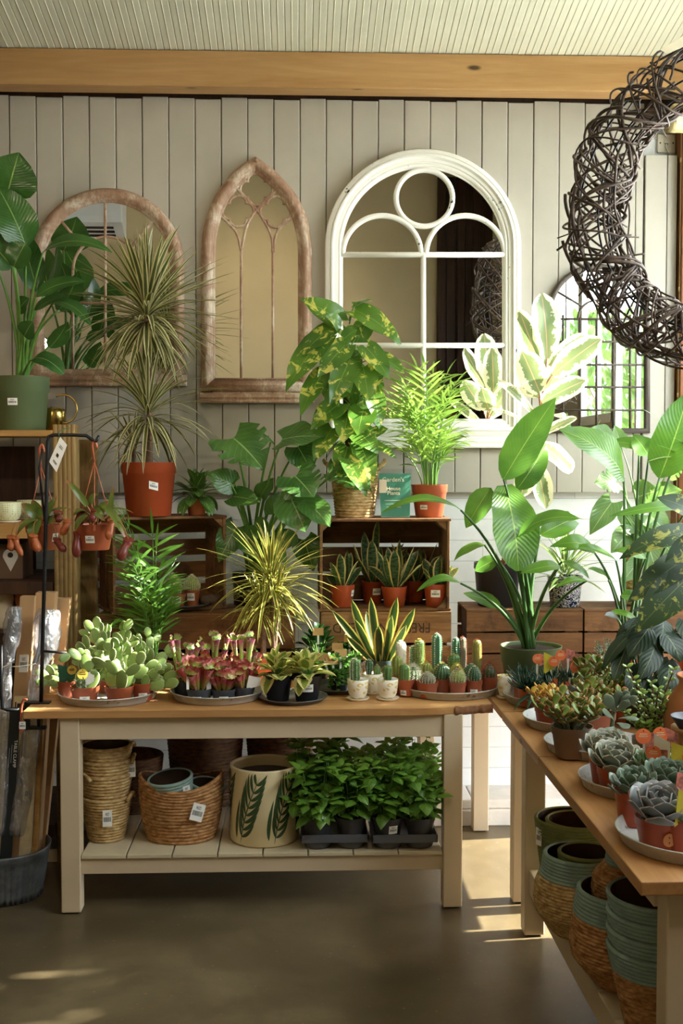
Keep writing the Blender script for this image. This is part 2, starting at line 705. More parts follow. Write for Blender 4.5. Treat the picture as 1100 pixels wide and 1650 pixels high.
# ceiling: sloping tongue-and-groove boards
SL = .186
zc1 = zb1 + .005
mb = MB()
bw = .0615
x = XL
k = 0
while x < XR + .1:
    y0, y1 = YW + .05, YF - .1
    g = .0035
    za, zb_ = zc1 + (YB - y0) * SL, zc1 + (YB - y1) * SL
    mb.add([(x, y0, za + .004), (x, y1, zb_ + .0025), (x + g, y1, zb_), (x + g, y0, za), (x + bw / 2 - g, y0, za), (x + bw / 2 - g, y1, zb_),
            (x + bw / 2, y1, zb_ - .0025), (x + bw / 2, y0, za - .0025), (x + bw / 2 + g, y0, za), (x + bw / 2 + g, y1, zb_),
            (x + bw - g, y1, zb_), (x + bw - g, y0, za), (x + bw, y1, zb_ + .0025), (x + bw, y0, za + .0025)],
           [(0, 1, 2, 3), (3, 2, 5, 4), (4, 5, 6, 7), (7, 6, 9, 8), (8, 9, 10, 11), (11, 10, 12, 13)], None, False)
    x += bw
    k += 1
y0, y1 = YW + .2, YF - .15
mb.hexa([(XL - .15, y0, zc1 + (YB - y0) * SL + .02), (XR + .15, y0, zc1 + (YB - y0) * SL + .02), (XR + .15, y1, zc1 + (YB - y1) * SL + .02), (XL - .15, y1, zc1 + (YB - y1) * SL + .02),
         (XL - .15, y0, zc1 + (YB - y0) * SL + .12), (XR + .15, y0, zc1 + (YB - y0) * SL + .12), (XR + .15, y1, zc1 + (YB - y1) * SL + .12), (XL - .15, y1, zc1 + (YB - y1) * SL + .12)])
struct(mb, 'ceiling', M_CEIL)


def ceil_z(y):
    return zc1 + (YB - y) * SL


# the two walls out of shot and the wall behind the camera
mb = MB()
mb.bb(XL - .15, XL, YF - .15, YW + .2, 0, 5.2)
struct(mb, 'wall_left', simple('brown_wall_paint', (120, 100, 78), .8, 0, .05, 3))
mb = MB()
mb.bb(XL - .15, XR + .15, YF - .15, YF, 0, 5.2)
struct(mb, 'wall_front', M_TAN)
mb = MB()
xd = 1.42
for k in range(6):
    mb.bb(xd + k * .095, xd + k * .095 + .09, YF + .001, YF + .04, 0, 4.6)
for xq in (xd, xd + .2, xd + .36):
    mb.bb(xq, xq + .07, YF + .04, YF + .1, 0, 4.6)
mb.bb(xd, XR, YF + .04, YF + .1, 2.1, 2.22)
struct(mb, 'door_1', M_DARKW, .004)

# glazed side wall: tall upper lights, low lights at the far end
XO = XR + .05
WINS = [(3.25, 4.17, 1.78, 3.3), (4.23, 5.30, 1.78, 3.3), (4.0, 5.30, .06, 1.12), (2.3, 3.19, 2.0, 3.3), (1.3, 2.24, 2.3, 3.3)]
mb = MB()
mb.bb(XR, XO, YF - .15, 1.22, 0, 5.2)
mb.bb(XR, XO, 1.22, YW + .2, 3.32, 5.2)
mb.bb(XR, XO, 5.32, YW + .2, 0, 3.32)
mb.bb(XR, XO, 1.22, 5.32, 1.14, 1.76)  # solid band added between the lights to block sun on the front floor
mb.bb(XR, XO, 2.27, 3.22, 1.76, 1.98)
mb.bb(XR, XO, 1.22, 2.27, 1.76, 2.28)
mb.bb(XR, XO, 1.22, 3.98, 0, 1.14)
mb.bb(XR, XO, 3.98, 5.32, -.01, .04)
struct(mb, 'wall_right', M_PANEL)
t = NT('window_glass')
fr = t.math('MULTIPLY', t.n('ShaderNodeFresnel', None, IOR=1.35).outputs[0], t.math('SUBTRACT', 1.0, t.n('ShaderNodeNewGeometry').outputs['Backfacing']))
gl = t.n('ShaderNodeBsdfGlossy', None, Roughness=.0).outputs[0]
tr = t.n('ShaderNodeBsdfTransparent', None, Color=(.96, .98, .97, 1)).outputs[0]
ms = t.n('ShaderNodeMixShader', None, i0=fr, i1=tr, i2=gl).outputs[0]
M_GLASS = t.finish(ms)
for k, (ya, yb, za, zb_) in enumerate(WINS):
    mb = MB()
    w = .06
    mb.bb(XR - .006, XR + .04, ya - .04, ya + w - .04, za - .02, zb_ + .02)
    mb.bb(XR - .006, XR + .04, yb + .02 - w, yb + .02, za - .02, zb_ + .02)
    mb.bb(XR - .006, XR + .04, ya, yb, za - .02, za + .05)
    mb.bb(XR - .006, XR + .04, ya, yb, zb_ - .05, zb_ + .02)
    if zb_ > 2:
        mb.bb(XR, XR + .03, (ya + yb) / 2 - .02, (ya + yb) / 2 + .02, za, zb_)
    wn = struct(mb, 'window_%d' % (k + 1), M_WHITEF, .004)
    mb = MB()
    mb.bb(XR + .015, XR + .02, ya + .015, yb - .035, za + .045, zb_ - .045)
    mb.build('pane', M_GLASS, wn)

# outdoors
mb = MB()
mb.bb(XR + .16, 40, -30, 30, -.3, -.05)
o = struct(mb, 'ground', simple('terrace_paving', (190, 188, 182), .8, 0, .12, 3))

M_BUSH = leafmat('bush_leaf', (96, 134, 66), (60, 98, 44), None, trans=.35, rough=.45)
M_BARK = simple('brown_bark', (92, 70, 50), .8, 0, .25, 20, .4, 60)


def bush(loc, r, h, n, label, seed):
    rr = random.Random(seed)
    th = thing('garden_bush', label, 'bush', loc, 0, 'bushes outside the glazed wall')
    mb = MB()
    for k in range(n):
        a, b = rr.uniform(0, 2 * PI), rr.uniform(-.2, 1)
        q = rr.uniform(.7, 1)
        p = V((math.cos(a) * r * q * math.sqrt(max(.05, 1 - max(0, b) ** 2)), math.sin(a) * r * q * math.sqrt(max(.05, 1 - max(0, b) ** 2)), h * .45 + b * h * .55))
        d = V((p.x, p.y, p.z * .4)).normalized() + V((rr.uniform(-.7, .7), rr.uniform(-.7, .7), rr.uniform(-.3, .8)))
        L = rr.uniform(.12, .22)
        mb.leaf(p, p + d.normalized() * L, (rr.uniform(-1, 1), rr.uniform(-1, 1), 1), L * .42, 'ovate', .1, .1, .15, 4, 2)
    mb.build('foliage', M_BUSH, th)
    mb = MB()
    for k in range(7):
        a = k * .9
        mb.tube(bez((0, 0, -.02), (.1 * math.cos(a), .1 * math.sin(a), h * .4), (r * .6 * math.cos(a), r * .6 * math.sin(a), h * .8), 6), [.03 - .003 * q for q in range(7)], 6)
    mb.build('stem', M_BARK, th)


bush((3.6, .4, -.05), .95, 3.0, 1000, 'broad green garden bush outside the window nearest the room side', 1)
bush((4.9, -5.4, -.05), 1.4, 3.9, 1300, 'tall green garden bush seen reflected in the dark window mirror', 2)
bush((7.4, -9.2, -.05), 1.8, 4.7, 1300, 'largest green garden bush furthest out on the lawn', 3)
bush((3.5, -2.5, -.05), 1.0, 3.4, 1000, 'tall green garden bush second from the window', 4)

def sun_shade_tree(loc, zc_, r, n, label, seed):  # unseen crown added to keep sun through the windows off the floor
    rr = random.Random(seed)
    th = thing('sun_shade_tree', label, 'tree', loc)
    mb = MB()
    for k in range(n):
        d = V((rr.gauss(0, 1), rr.gauss(0, 1), rr.gauss(0, .9))).normalized()
        p = V((0, 0, zc_)) + d * r * rr.uniform(.45, 1) ** .6
        e = (d + V((rr.uniform(-.8, .8), rr.uniform(-.8, .8), rr.uniform(-.8, .4)))).normalized()
        L = rr.uniform(.14, .24)
        mb.leaf(p, p + e * L, (rr.uniform(-1, 1), rr.uniform(-1, 1), 1), L * .55, 'ovate', .1, .1, .15, 4, 2)
    mb.build('crown', M_BUSH, th)
    mb = MB()
    mb.tube(bez((0, 0, -.02), (.06, .03, zc_ * .5), (0, 0, zc_), 10), [.11 - .006 * q for q in range(11)], 10)
    for k in range(7):
        a = k * .9
        mb.tube(bez((0, 0, zc_ - r * .7), (.2 * math.cos(a), .2 * math.sin(a), zc_ - .1), (r * .75 * math.cos(a), r * .75 * math.sin(a), zc_ + r * .3 * math.sin(k * 2.1)), 6), [.04 - .005 * q for q in range(7)], 6)
    mb.build('trunk', M_BARK, th)


sun_shade_tree((5.3, 3.75, -.05), 4.6, 1.25, 2400, 'unseen round-crowned tree added outside the glazed wall to block sun', 21)

# ------------------------------------------------------------------ light
w = bpy.data.worlds.new('world')
sc.world = w
w.use_nodes = True
bg = w.node_tree.nodes['Background']
bg.inputs[0].default_value = (.88, .94, 1.0, 1)
bg.inputs[1].default_value = WORLD_STRENGTH

sun = bpy.data.lights.new('sun', 'SUN')
sun.energy = SUN_ENERGY
sun.angle = .0093
sun.color = (1.0, .95, .86)
so = bpy.data.objects.new('sun', sun)
COL.objects.link(so)
az, el = math.radians(SUN_AZ), math.radians(SUN_EL)
sdir = V((-math.cos(el) * math.cos(az), -math.cos(el) * math.sin(az), -math.sin(el)))
so.rotation_euler = sdir.to_track_quat('-Z', 'Y').to_euler()
so.location = (8, 5, 6)

for k, (ya, yb, za, zb_) in enumerate(WINS):
    al = bpy.data.lights.new('window_portal', 'AREA')
    al.shape = 'RECTANGLE'
    al.size = zb_ - za
    al.size_y = yb - ya
    al.cycles.is_portal = True
    ao = bpy.data.objects.new('window_portal', al)
    COL.objects.link(ao)
    ao.location = (XR + .06, (ya + yb) / 2, (za + zb_) / 2)
    ao.rotation_euler = (0, PI / 2, 0)

# shop lamps
t = NT('lamp_bulb_glow')
em = t.n('ShaderNodeEmission', None, Color=(1, .86, .62, 1), Strength=60.0).outputs[0]
M_GLOW = t.finish(em)
M_LAMP = simple('black_lamp_metal', (28, 28, 30), .4, .6)


def spot(loc, target, watts, label, size=70, blend=.6, col=(1, .83, .6)):
    loc, target = V(loc), V(target)
    d = (target - loc).normalized()
    th = thing('spotlight', label, 'spotlight', loc, 0, 'ceiling spotlights')
    mb = MB()
    mb.tube([d * -.12, d * -.1, d * .02, d * .03], [.02, .045, .05, .05], 16)
    mb.build('lamp_head', M_LAMP, th)
    mb = MB()
    mb.tube([d * .031, d * .036], [.04, .04], 16)
    mb.build('bulb', M_GLOW, th)
    mb = MB()
    top = ceil_z(loc.y) - loc.z
    mb.tube([d * -.1, V((d.x * -.1, d.y * -.1, top + .03))], [.008, .008], 8)
    mb.build('stem', M_LAMP, th)
    l = bpy.data.lights.new('spotlight_beam', 'SPOT')
    l.energy = watts
    l.spot_size = math.radians(size)
    l.spot_blend = blend
    l.color = col
    l.shadow_soft_size = .04
    lo = bpy.data.objects.new('spotlight_beam', l)
    COL.objects.link(lo)
    lo.location = loc + d * .06
    lo.rotation_euler = d.to_track_quat('-Z', 'Y').to_euler()
    return th


for a in SPOTS:
    spot(*a)
# ------------------------------------------------------------------ mirrors and wall things
M_MIRROR = NT('mirror_glass')
M_MIRROR = M_MIRROR.finish(M_MIRROR.bsdf((.86, .87, .86, 1), .0, 1))

t = NT('whitewashed_pink_wood')
vec = t.obj()
nz = t.noise(vec, 7, 6, .65, .6)
n2 = t.noise(t.obj((40, 40, 6)), 3, 4)
f = t.math('ADD', t.math('MULTIPLY', nz, .7), t.math('MULTIPLY', n2, .3))
c = t.ramp(f, [(.36, lin((142, 106, 84))), (.5, lin((166, 134, 110))), (.62, lin((206, 190, 168)))])
M_PINK = t.finish(t.bsdf(c, .6, 0, t.bump(f, .3, .003), .3))
t = NT('chipped_white_paint')
vec = t.obj()
nz = t.noise(vec, 16, 5, .75, .3)
n3 = t.noise(vec, 60, 4, .7)
f = t.math('ADD', t.math('MULTIPLY', nz, .72), t.math('MULTIPLY', n3, .28))
c = t.mix(t.ramp(f, [(.63, (0, 0, 0)), (.638, (1, 1, 1))]), lin((240, 237, 228)), lin((52, 46, 42)))
M_CHIP = t.finish(t.bsdf(c, .45, 0, None, .4))
M_IRON = simple('dark_iron_frame', (84, 74, 66), .55, .4, .15, 20, .3, 80)


def sm(pts, k=6):
    """catmull-rom through points"""
    out = []
    n = len(pts)
    for i in range(n - 1):
        p0, p1, p2, p3 = pts[max(0, i - 1)], pts[i], pts[i + 1], pts[min(n - 1, i + 2)]
        for j in range(k):
            q = j / k
            out.append(tuple(.5 * (2 * b + (c_ - a) * q + (2 * a - 5 * b + 4 * c_ - d) * q * q + (3 * b - a - 3 * c_ + d) * q ** 3)
                             for a, b, c_, d in zip(p0, p1, p2, p3)))
    out.append(tuple(pts[-1]))
    return out


def wallmirror(name, label, cx, yb, frame_mat, outline, prof, inner, bars, bot=None, barmat=None, bar_r=.008, glass_y=.008, Y=None, smooth=True):
    """all outlines in photo-plane px, turned into metres on the wall plane Y"""
    Y = Y or YP - .002
    o0 = PY(cx, yb, Y)
    th = thing(name, label, 'mirror', o0)

    def q(p):
        a = PY(p[0], p[1], Y)
        return (a.x - o0.x, a.z - o0.z)
    out = [q(p) for p in outline]
    mb = MB()
    mb.sweep(out, prof, True, smooth)
    mb.build('frame', frame_mat, th)
    mb = MB()
    ins = [q(p) for p in inner]
    mb.add([(p[0], -glass_y, p[1]) for p in ins], [tuple(range(len(ins)))], None, False)
    mb.build('mirror_glass', M_MIRROR, th)
    if bars:
        mb = MB()
        for b in bars:
            pts = [q(p) for p in b]
            mb.tube([(p[0], -glass_y - bar_r * .4, p[1]) for p in pts], bar_r, 8)
        mb.build('glazing_bar', barmat or frame_mat, th)
    if bot:
        mb = MB()
        (xa, ya), (xb, yb_) = bot
        a, b = q((xa, ya)), q((xb, yb_))
        w = b[0] - a[0]
        pr = [(0, 0), (0, .03), (.004, .036), (.015, .04), (.03, .046), (.04, .046), (.05, .038), (.058, .03), (.06, 0)]
        h = a[1] - b[1]
        mb.prism([(0, b[1]), (-.046, b[1]), (-.05, b[1] + h * .12), (-.04, b[1] + h * .3), (-.046, b[1] + h * .5), (-.042, b[1] + h * .75), (-.03, b[1] + h * .92), (0, a[1])], a[0], b[0], 'X')
        mb.build('bottom_rail', frame_mat, th, .002)
    return th


def arc(cx, cy, r, a0, a1, n=24, ry=None):
    ry = ry or r
    return [(cx + r * math.cos(math.radians(a0 + (a1 - a0) * i / n)), cy - ry * math.sin(math.radians(a0 + (a1 - a0) * i / n))) for i in range(n + 1)]


PROUND = [(0, 0), (0, .012), (.004, .02), (.014, .034), (.028, .04), (.042, .036), (.054, .024), (.058, .02), (.064, .02), (.068, .006)]

# whitewashed arched mirror, left
wallmirror('arched_mirror', 'wide round-arched mirror with whitewashed pinkish wood frame behind the tall spiky plant', 173, 622, M_PINK,
           arc(173, 428, 124, 0, 180, 36) + [(50, 520), (50, 618), (297, 618), (297, 520)], PROUND,
           arc(173, 428, 102, 0, 180, 30) + [(71, 603), (275, 603)],
           [[(170, 326), (170, 603)], arc(172, 436, 54, 0, 180, 20), [(118, 436), (118, 603)], [(226, 436), (226, 603)],
            [(100, 358), (134, 398)], [(246, 358), (212, 398)], [(71, 489), (275, 489)]], ((44, 602), (302, 623)), None, .0065)

# gothic mirror
L = [(324, 632), (324, 560), (324, 440), (325.5, 385), (334, 347), (347, 316), (365, 291), (385, 270), (412, 253.5)]
Rr = [(412, 253.5), (437, 271), (462, 296), (480, 320), (494.5, 353), (502, 394), (502.5, 440), (502.5, 560), (502.5, 632)]
go = sm(Rr, 5)[::-1] + sm(L[::-1], 5)[1:]
gi_l = [(343, 636), (343, 400), (350, 362), (362, 333), (379, 309), (412, 277)]
gi_r = [(412, 277), (446, 309), (463, 333), (476, 362), (484, 400), (484, 636)]
gi = sm(gi_r, 4)[::-1] + sm(gi_l[::-1], 4)[1:]


def quatre(cx, cy, r):
    return [(cx + r * (.72 + .28 * abs(math.cos(2 * a)) ** .55) * math.cos(a), cy - r * (.72 + .28 * abs(math.cos(2 * a)) ** .55) * math.sin(a))
            for a in (2 * PI * i / 48 for i in range(49))]


wallmirror('gothic_mirror', 'narrow pointed gothic mirror with whitewashed pinkish wood frame and leaf tracery', 413, 650, M_PINK, go, PROUND, gi,
           [[(388.7, 400), (388.7, 634)], [(439.5, 402), (439.5, 634)],
            sm([(388.5, 405), (380, 374), (354, 347)]), sm([(389, 402), (398, 364), (414.5, 338), (447, 306)]),
            sm([(439, 407), (436, 378), (413, 338), (381, 304)]), sm([(440.5, 407), (447, 373), (475, 348)]),
            quatre(413, 306, 26), quatre(383.5, 341, 25), quatre(444, 342, 25)], ((322, 632), (506, 650)), None, .0062)

# big white arched window mirror
PWH = [(0, 0), (0, .034), (.004, .04), (.02, .046), (.022, .04), (.026, .04), (.03, .05), (.038, .05), (.042, .038), (.046, .034), (.058, .034), (.06, .026), (.064, .026), (.07, .03), (.076, .026), (.078, .016), (.086, .014), (.086, .006)]
wallmirror('arched_window_mirror', 'large white arched window mirror with a circle in the top and chipped paint', 680, 722, M_CHIP,
           arc(680, 400, 157, 0, 180, 48) + [(523, 550), (523, 704), (837, 704), (837, 550)], PWH,
           arc(681.5, 404, 134, 0, 180, 40) + [(547.5, 703), (815.5, 703)],
           [[(549, 411), (815, 411)], [(549, 557), (815, 557)], [(681.5, 411), (681.5, 703)],
            arc(615, 411, 63, 0, 180, 28), arc(749, 411, 63, 0, 180, 28), arc(683, 320, 45.5, 0, 360, 48)],
           ((519, 700), (841, 722)), None, .0125, smooth=False)

# dark iron window mirror, right
PIR = [(0, 0), (0, .02), (.004, .026), (.02, .026), (.024, .02), (.024, .006)]
bars = [[(x, 508 if x in (906, 1014) else 514), (x, 694)] for x in (906, 933.5, 960, 987, 1014)]
bars += [[(886, y), (1039, y)] for y in (514.5, 551, 588, 624, 661)]
bars += [arc(960, 514.5, 30, 0, 180, 16)]
for a in (30, 62, 90, 118, 150):
    bars.append(arc(961, 508, 30, a, a, 1)[:1] + arc(962, 508, 79, a, a, 1)[:1])
wallmirror('iron_window_mirror', 'dark iron arched mirror with small leaded panes below the wicker ring', 962, 699, M_IRON,
           arc(962, 508, 82, 0, 180, 36) + [(880, 600), (880, 698), (1045, 698), (1045, 600)], PIR,
           arc(962, 508, 77, 0, 180, 30) + [(885, 693), (1040, 693)], bars, None, None, .0052)

# ------------------------------------------------------------------ wicker ring
M_WILLOW = wood('dark_willow_rod', (112, 90, 74), (58, 44, 36), 'X', 1.0, .5, False)
YR = 4.05
rc = V((1.52, YR, PY(1138, 325, YR).z))
RM, RT_ = .49, .115
ROTR = math.radians(-35)
th = thing('willow_wreath', 'huge curved dark willow garland of interwoven rods hanging at the upper right', 'wreath', rc, ROTR)
rr = random.Random(5)
mb = MB()


def tor(ph, tt, r):
    d = V((math.cos(ph), 0, math.sin(ph)))
    return d * (RM + r * math.cos(tt)) + V((0, -r * math.sin(tt), 0))


for k in range(130):
    ph0, t0 = 0, rr.uniform(0, 2 * PI)
    kind = rr.random()
    if kind < .2:
        dph, dth = rr.uniform(.9, 1.7), rr.uniform(-1.2, 1.2)
    else:
        dph, dth = rr.uniform(.35, .95), rr.choice((-1, 1)) * rr.uniform(3.2, 7.5)
    ph0 = rr.uniform(math.radians(68), math.radians(294) - dph)
    rb = RT_ * rr.uniform(.72, 1.04)
    n = 26
    pts = []
    s1, s2 = rr.uniform(0, 6), rr.uniform(.05, .16)
    for i in range(n + 1):
        q = i / n
        r = rb * (1 + s2 * math.sin(q * 9 + s1))
        if i == n and rr.random() < .5:
            r *= 1.3
        pts.append(tor(ph0 + dph * q, t0 + dth * q, r))
    w0 = rr.uniform(.0042, .0072)
    mb.tube(pts, [w0 * (1 - .35 * i / n) for i in range(n + 1)], 5)
mb.build('woven_rods', M_WILLOW, th)
mb = MB()
for q in (-1, 0, 1):
    mb.tube([tor(math.radians(68 + 224 * i / 60), q * 2.1, RT_ * .55) for i in range(61)], .004, 5)
mb.build('wire_hoop', M_LAMP, th)
mb = MB()
mb.tube([tor(1.42, 0, RT_ * .6), V((tor(1.42, 0, RT_ * .6).x, 0, ceil_z(YR) - rc.z - .0))], .003, 6)
mb.build('hanging_wire', M_LAMP, th)
mb = MB()
iR = Matrix.Rotation(-ROTR, 3, 'Z')
mb.quad([iR @ (PY(x, y, YR - .2) - rc) for x, y in ((1063, 80), (1073, 86), (1125, 66), (1110, 52))])
mb.build('paper_tag', simple('cream_card', (226, 214, 184), .7), th)

# ------------------------------------------------------------------ sensor, socket, conduit
M_CREAMP = simple('cream_plastic', (232, 214, 160), .4)
M_SOCK = simple('white_socket_plastic', (222, 214, 196), .35)
yy = YP - .09
p0 = PY(1092, 216, yy)
th = thing('motion_sensor', 'cream motion sensor box in the top right corner', 'sensor', p0)
z1 = PY(1092, 172, yy).z - p0.z
x0, x1 = PY(1077, 200, yy).x - p0.x, PY(1101, 200, yy).x - p0.x
mb = MB()
mb.prism([(-.0, 0), (-.055, .006), (-.085, z1 * .35), (-.08, z1 * .8), (-.05, z1), (0, z1)], x0, x1 + .03, 'X')
mb.build('housing', M_CREAMP, th, .012)
mb = MB()
mb.bb(x0 + .03, x0 + .06, -.01, YW - yy, z1 * .35, z1 * .6)
mb.build('bracket', M_CREAMP, th, .003)
mb = MB()
mb.box((x0 + .035, -.0835, z1 * .4), (.055, .006, z1 * .42))
mb.build('lens', simple('milky_lens', (240, 232, 205), .25), th, .004)
yy = YW - .002
p0 = PY(1072, 247, yy)
th = thing('wall_socket', 'square white cable socket plate above the short boards', 'socket', p0)
s = M(29, yy)
mb = MB()
mb.bb(-s / 2, s / 2, -.014, 0, 0, s)
mb.build('plate', M_SOCK, th, .003)
mb = MB()
for sx in (-.36, .36):
    mb.disc((s * sx, -.0145, s * .52), .004, (0, -1, 0), 10)
mb.bb(-.006, .006, -.0165, -.0135, s * .42, s * .53)
mb.build('screw', simple('dark_screw', (70, 62, 54), .4, .6), th)
mb = MB()
mb.bb(-s * .17, s * .17, -.018, -.013, s * .5, s * .7)
mb.build('port', M_SOCK, th, .001)
mb = MB()
mb.tube(bez((0, -.017, s * .46), (-.02, -.03, s * .25), (.03, -.012, -.02), 8), .003, 6)
mb.build('cable', M_SOCK, th)
p0 = PY(1093, 700, YP - .02)
th = thing('conduit_pipe', 'cream conduit pipe running down beside the brown post', 'pipe', (p0.x, p0.y, .13))
mb = MB()
zt_ = PY(1094, 216, YP - .02).z
mb.tube([(0, -.012, 0), (.0, -.012, zt_ - .13)], .0105, 12)
mb.build('pipe', M_CREAMP, th)
for y in (262, 470, 640):
    mb = MB()
    z = PY(1094, y, YP - .02).z - .13
    mb.tube([(0, -.012, z), (0, -.012, z + .02)], .014, 12)
    mb.bb(-.004, .02, -.006, .03, z, z + .02)
    mb.build('clip', M_CREAMP, th)

# air-conditioning cassette reflected in the arched mirror
p = PY(132, 352, YP)
d = ray(132, 352)
d = V((d.x, -d.y, d.z))
q = p + d * ((p.y - YF) / -d.y)
th = thing('air_vent_unit', 'white slotted air unit high on the tan wall, reflected in the arched mirror', 'air conditioner', (q.x, YF + .001, q.z - .2))
mb = MB()
mb.prism([(0, 0), (.28, .1), (.3, .16), (.3, .4), (0, .4)], -.45, .45, 'X')
mb.build('casing', M_WHITEF, th, .01)
mb = MB()
for k in range(3):
    a = .2 + .25 * k
    mb.box((0, .28 * a, .1 * a - .004), (.7, .03, .012), Matrix.Rotation(math.atan2(.1, .28), 3, 'X'))
mb.build('slot', M_BLACKGAP, th)
# ------------------------------------------------------------------ tables
ZT = .78
M_TOPX = wood('honey_pine_top', (212, 164, 108), (176, 124, 74), 'X', .8, .45)
M_TOPY = wood('honey_pine_top_lengthwise', (206, 156, 100), (168, 116, 68), 'Y', .8, .42)
M_BARKEDGE = simple('rough_bark_edge', (124, 82, 50), .85, 0, .3, 30, .6, 60)
M_CREAM = simple('cream_painted_wood', (212, 192, 162), .5, 0, .04, 6, .06, 40, .3, ((150, 118, 80), 14, .76))
M_CREAM2 = simple('cream_painted_planks', (204, 190, 160), .55, 0, .06, 9, .1, 40, .3, ((128, 104, 76), 12, .72))

# ---- front table
YF0 = 4.28
tl = PZ(37, 1146, ZT)
xl, xr_ = tl.x, PZ(803, 1146, ZT).x
TD = 1.02
TH = .03
th = thing('potting_table', 'long cream potting table with a honey pine top and a slatted shelf', 'table', ((xl + xr_) / 2, YF0 + TD / 2, 0))
ox, oy = (xl + xr_) / 2, YF0 + TD / 2
mb = MB()
yy = YF0
pl = [.30, .27, .25, .20]
for k, d in enumerate(pl):
    a, b = xl - ox, xr_ - ox
    ya, yb = yy - oy, yy + d - .003 - oy
    if k == 0:
        # live edge swings back towards the right-hand end
        pts = [(a, ya), (b - .36, ya), (b - .22, ya + .012), (b - .12, ya + .03), (b - .05, ya + .055), (b - .002, ya + .06), (b - .002, yb), (a, yb)]
        mb.prism(pts, ZT - TH, ZT, 'Z')
    else:
        mb.bb(a + .002 if k == 1 else -.915 - ox, b - .002, ya, yb, ZT - TH, ZT)
    yy += d
tp = mb.build('tabletop', M_TOPX, th, .003)
mb = MB()
pts = [(xr_ - ox - .15, YF0 - oy + .02), (xr_ - ox - .1, YF0 - oy + .034), (xr_ - ox - .05, YF0 - oy + .052), (xr_ - ox - .0, YF0 - oy + .056)]
prev = None
vs, fs = [], []
for i in range(25):
    q = i / 24
    s = q * 3
    k = min(2, int(s))
    x = pts[k][0] + (pts[k + 1][0] - pts[k][0]) * (s - k)
    y = pts[k][1] + (pts[k + 1][1] - pts[k][1]) * (s - k)
    e = noise.noise(V((q * 9, 0, 1))) * .008
    vs += [(x, y + .006, ZT + .0005), (x, y - .001 + e * .5, ZT - .006 - .004 * q), (x, y - .003 + e, ZT - .02), (x, y - .002 + e, ZT - TH - .003), (x, y + .008, ZT - TH - .001)]
for i in range(24):
    for j in range(4):
        fs.append((i * 5 + j, i * 5 + 5 + j, i * 5 + 6 + j, i * 5 + 1 + j))
mb.add(vs, fs)
o = mb.build('bark_edge', M_BARKEDGE, tp)
o['label'] = 'rough brown bark left on the edge'
LW = .073
fl = PY(97, 1300, YF0 + .02).x
fr_ = PY(745, 1300, YF0 + .02).x
yl0 = YF0 + .02
for (xa, ya) in ((fl, yl0), (fr_ - LW, yl0), (fl, YF0 + TD - .1), (fr_ - LW, YF0 + TD - .1)):
    mb = MB()
    mb.bb(xa - ox, xa + LW - ox, ya - oy, ya + LW - oy, .006, ZT - TH)
    lg = mb.build('leg', M_CREAM, th, .004)
    mb = MB()
    mb.bb(xa + .012 - ox, xa + LW - .012 - ox, ya + .012 - oy, ya + LW - .012 - oy, 0, .006)
    mb.build('foot_pad', M_LAMP, lg)
zap = PY(400, 1190, YF0 + .03).z
mb = MB()
mb.bb(fl + LW - ox, fr_ - LW - ox, yl0 + .012 - oy, yl0 + .036 - oy, zap, ZT - TH)
mb.bb(fl + LW - ox, fr_ - LW - ox, YF0 + TD - .06 - oy, YF0 + TD - .04 - oy, zap, ZT - TH)
for x in (fl + .015, fr_ - .04):
    mb.bb(x - ox, x + .024 - ox, yl0 + LW - oy, YF0 + TD - .1 - oy, zap, ZT - TH)
mb.build('apron', M_CREAM, th, .002)
ZS = PY(400, 1374, YF0 + .03).z        # shelf top
zsb = PY(400, 1406, YF0 + .03).z
mb = MB()
mb.bb(fl + LW - ox, fr_ - LW - ox, yl0 + .016 - oy, yl0 + .04 - oy, zsb, ZS - .016)
mb.build('shelf_rail', M_CREAM, th, .002)
mb = MB()
mb.bb(fl + LW - ox, fr_ - LW - ox, YF0 + TD - .06 - oy, YF0 + TD - .04 - oy, zsb, ZS - .016)
mb.build("shelf_rail", M_CREAM, th, .002)
mb = MB()
x = fl + LW
n = 8
wsl = (fr_ - fl - 2 * LW) / n
for k in range(n):
    mb.bb(x + .002 - ox, x + wsl - .003 - ox, yl0 + .004 - oy, YF0 + TD - .02 - oy, ZS - .016, ZS)
    x += wsl
mb.build('shelf', M_CREAM2, th, .003)

# ---- side table running towards the camera
xs = .755
xe = 1.78
yn, yf = 2.47, 4.2
th = thing('side_table', 'cream side table with pine top running towards the viewer on the right', 'table', ((xs + xe) / 2, (yn + yf) / 2, 0))
ox, oy = (xs + xe) / 2, (yn + yf) / 2
mb = MB()
x = xs
for k, d in enumerate((.26, .26, .25, .25)):
    # planks butt end to end as in the photo
    for (a, b) in (((yn, 3.55), (3.553, yf)) if k % 2 == 0 else ((yn, 3.0), (3.003, yf))):
        mb.bb(x - ox, x + d - .003 - ox, a - oy, b - oy, ZT - .032, ZT)
    x += d
mb.build('tabletop', M_TOPY, th, .003)
lx = PY(834, 1400, 4.1).x + .012
for (xa, ya) in ((lx, 4.03), (lx + .02, 2.52), (xe - .1, 4.03), (xe - .1, 2.52)):
    mb = MB()
    mb.bb(xa - ox, xa + LW - ox, ya - oy, ya + LW - oy, .006, ZT - .032)
    lg = mb.build('leg', M_CREAM, th, .004)
    mb = MB()
    mb.bb(xa + .012 - ox, xa + LW - .012 - ox, ya + .012 - oy, ya + LW - .012 - oy, 0, .006)
    mb.build('foot_pad', M_LAMP, lg)
mb = MB()
mb.bb(lx + .012 - ox, lx + .036 - ox, 2.52 + LW - oy, 4.03 - oy, ZT - .105, ZT - .032)
mb.bb(xe - .06 - ox, xe - .04 - ox, 2.52 + LW - oy, 4.03 - oy, ZT - .105, ZT - .032)
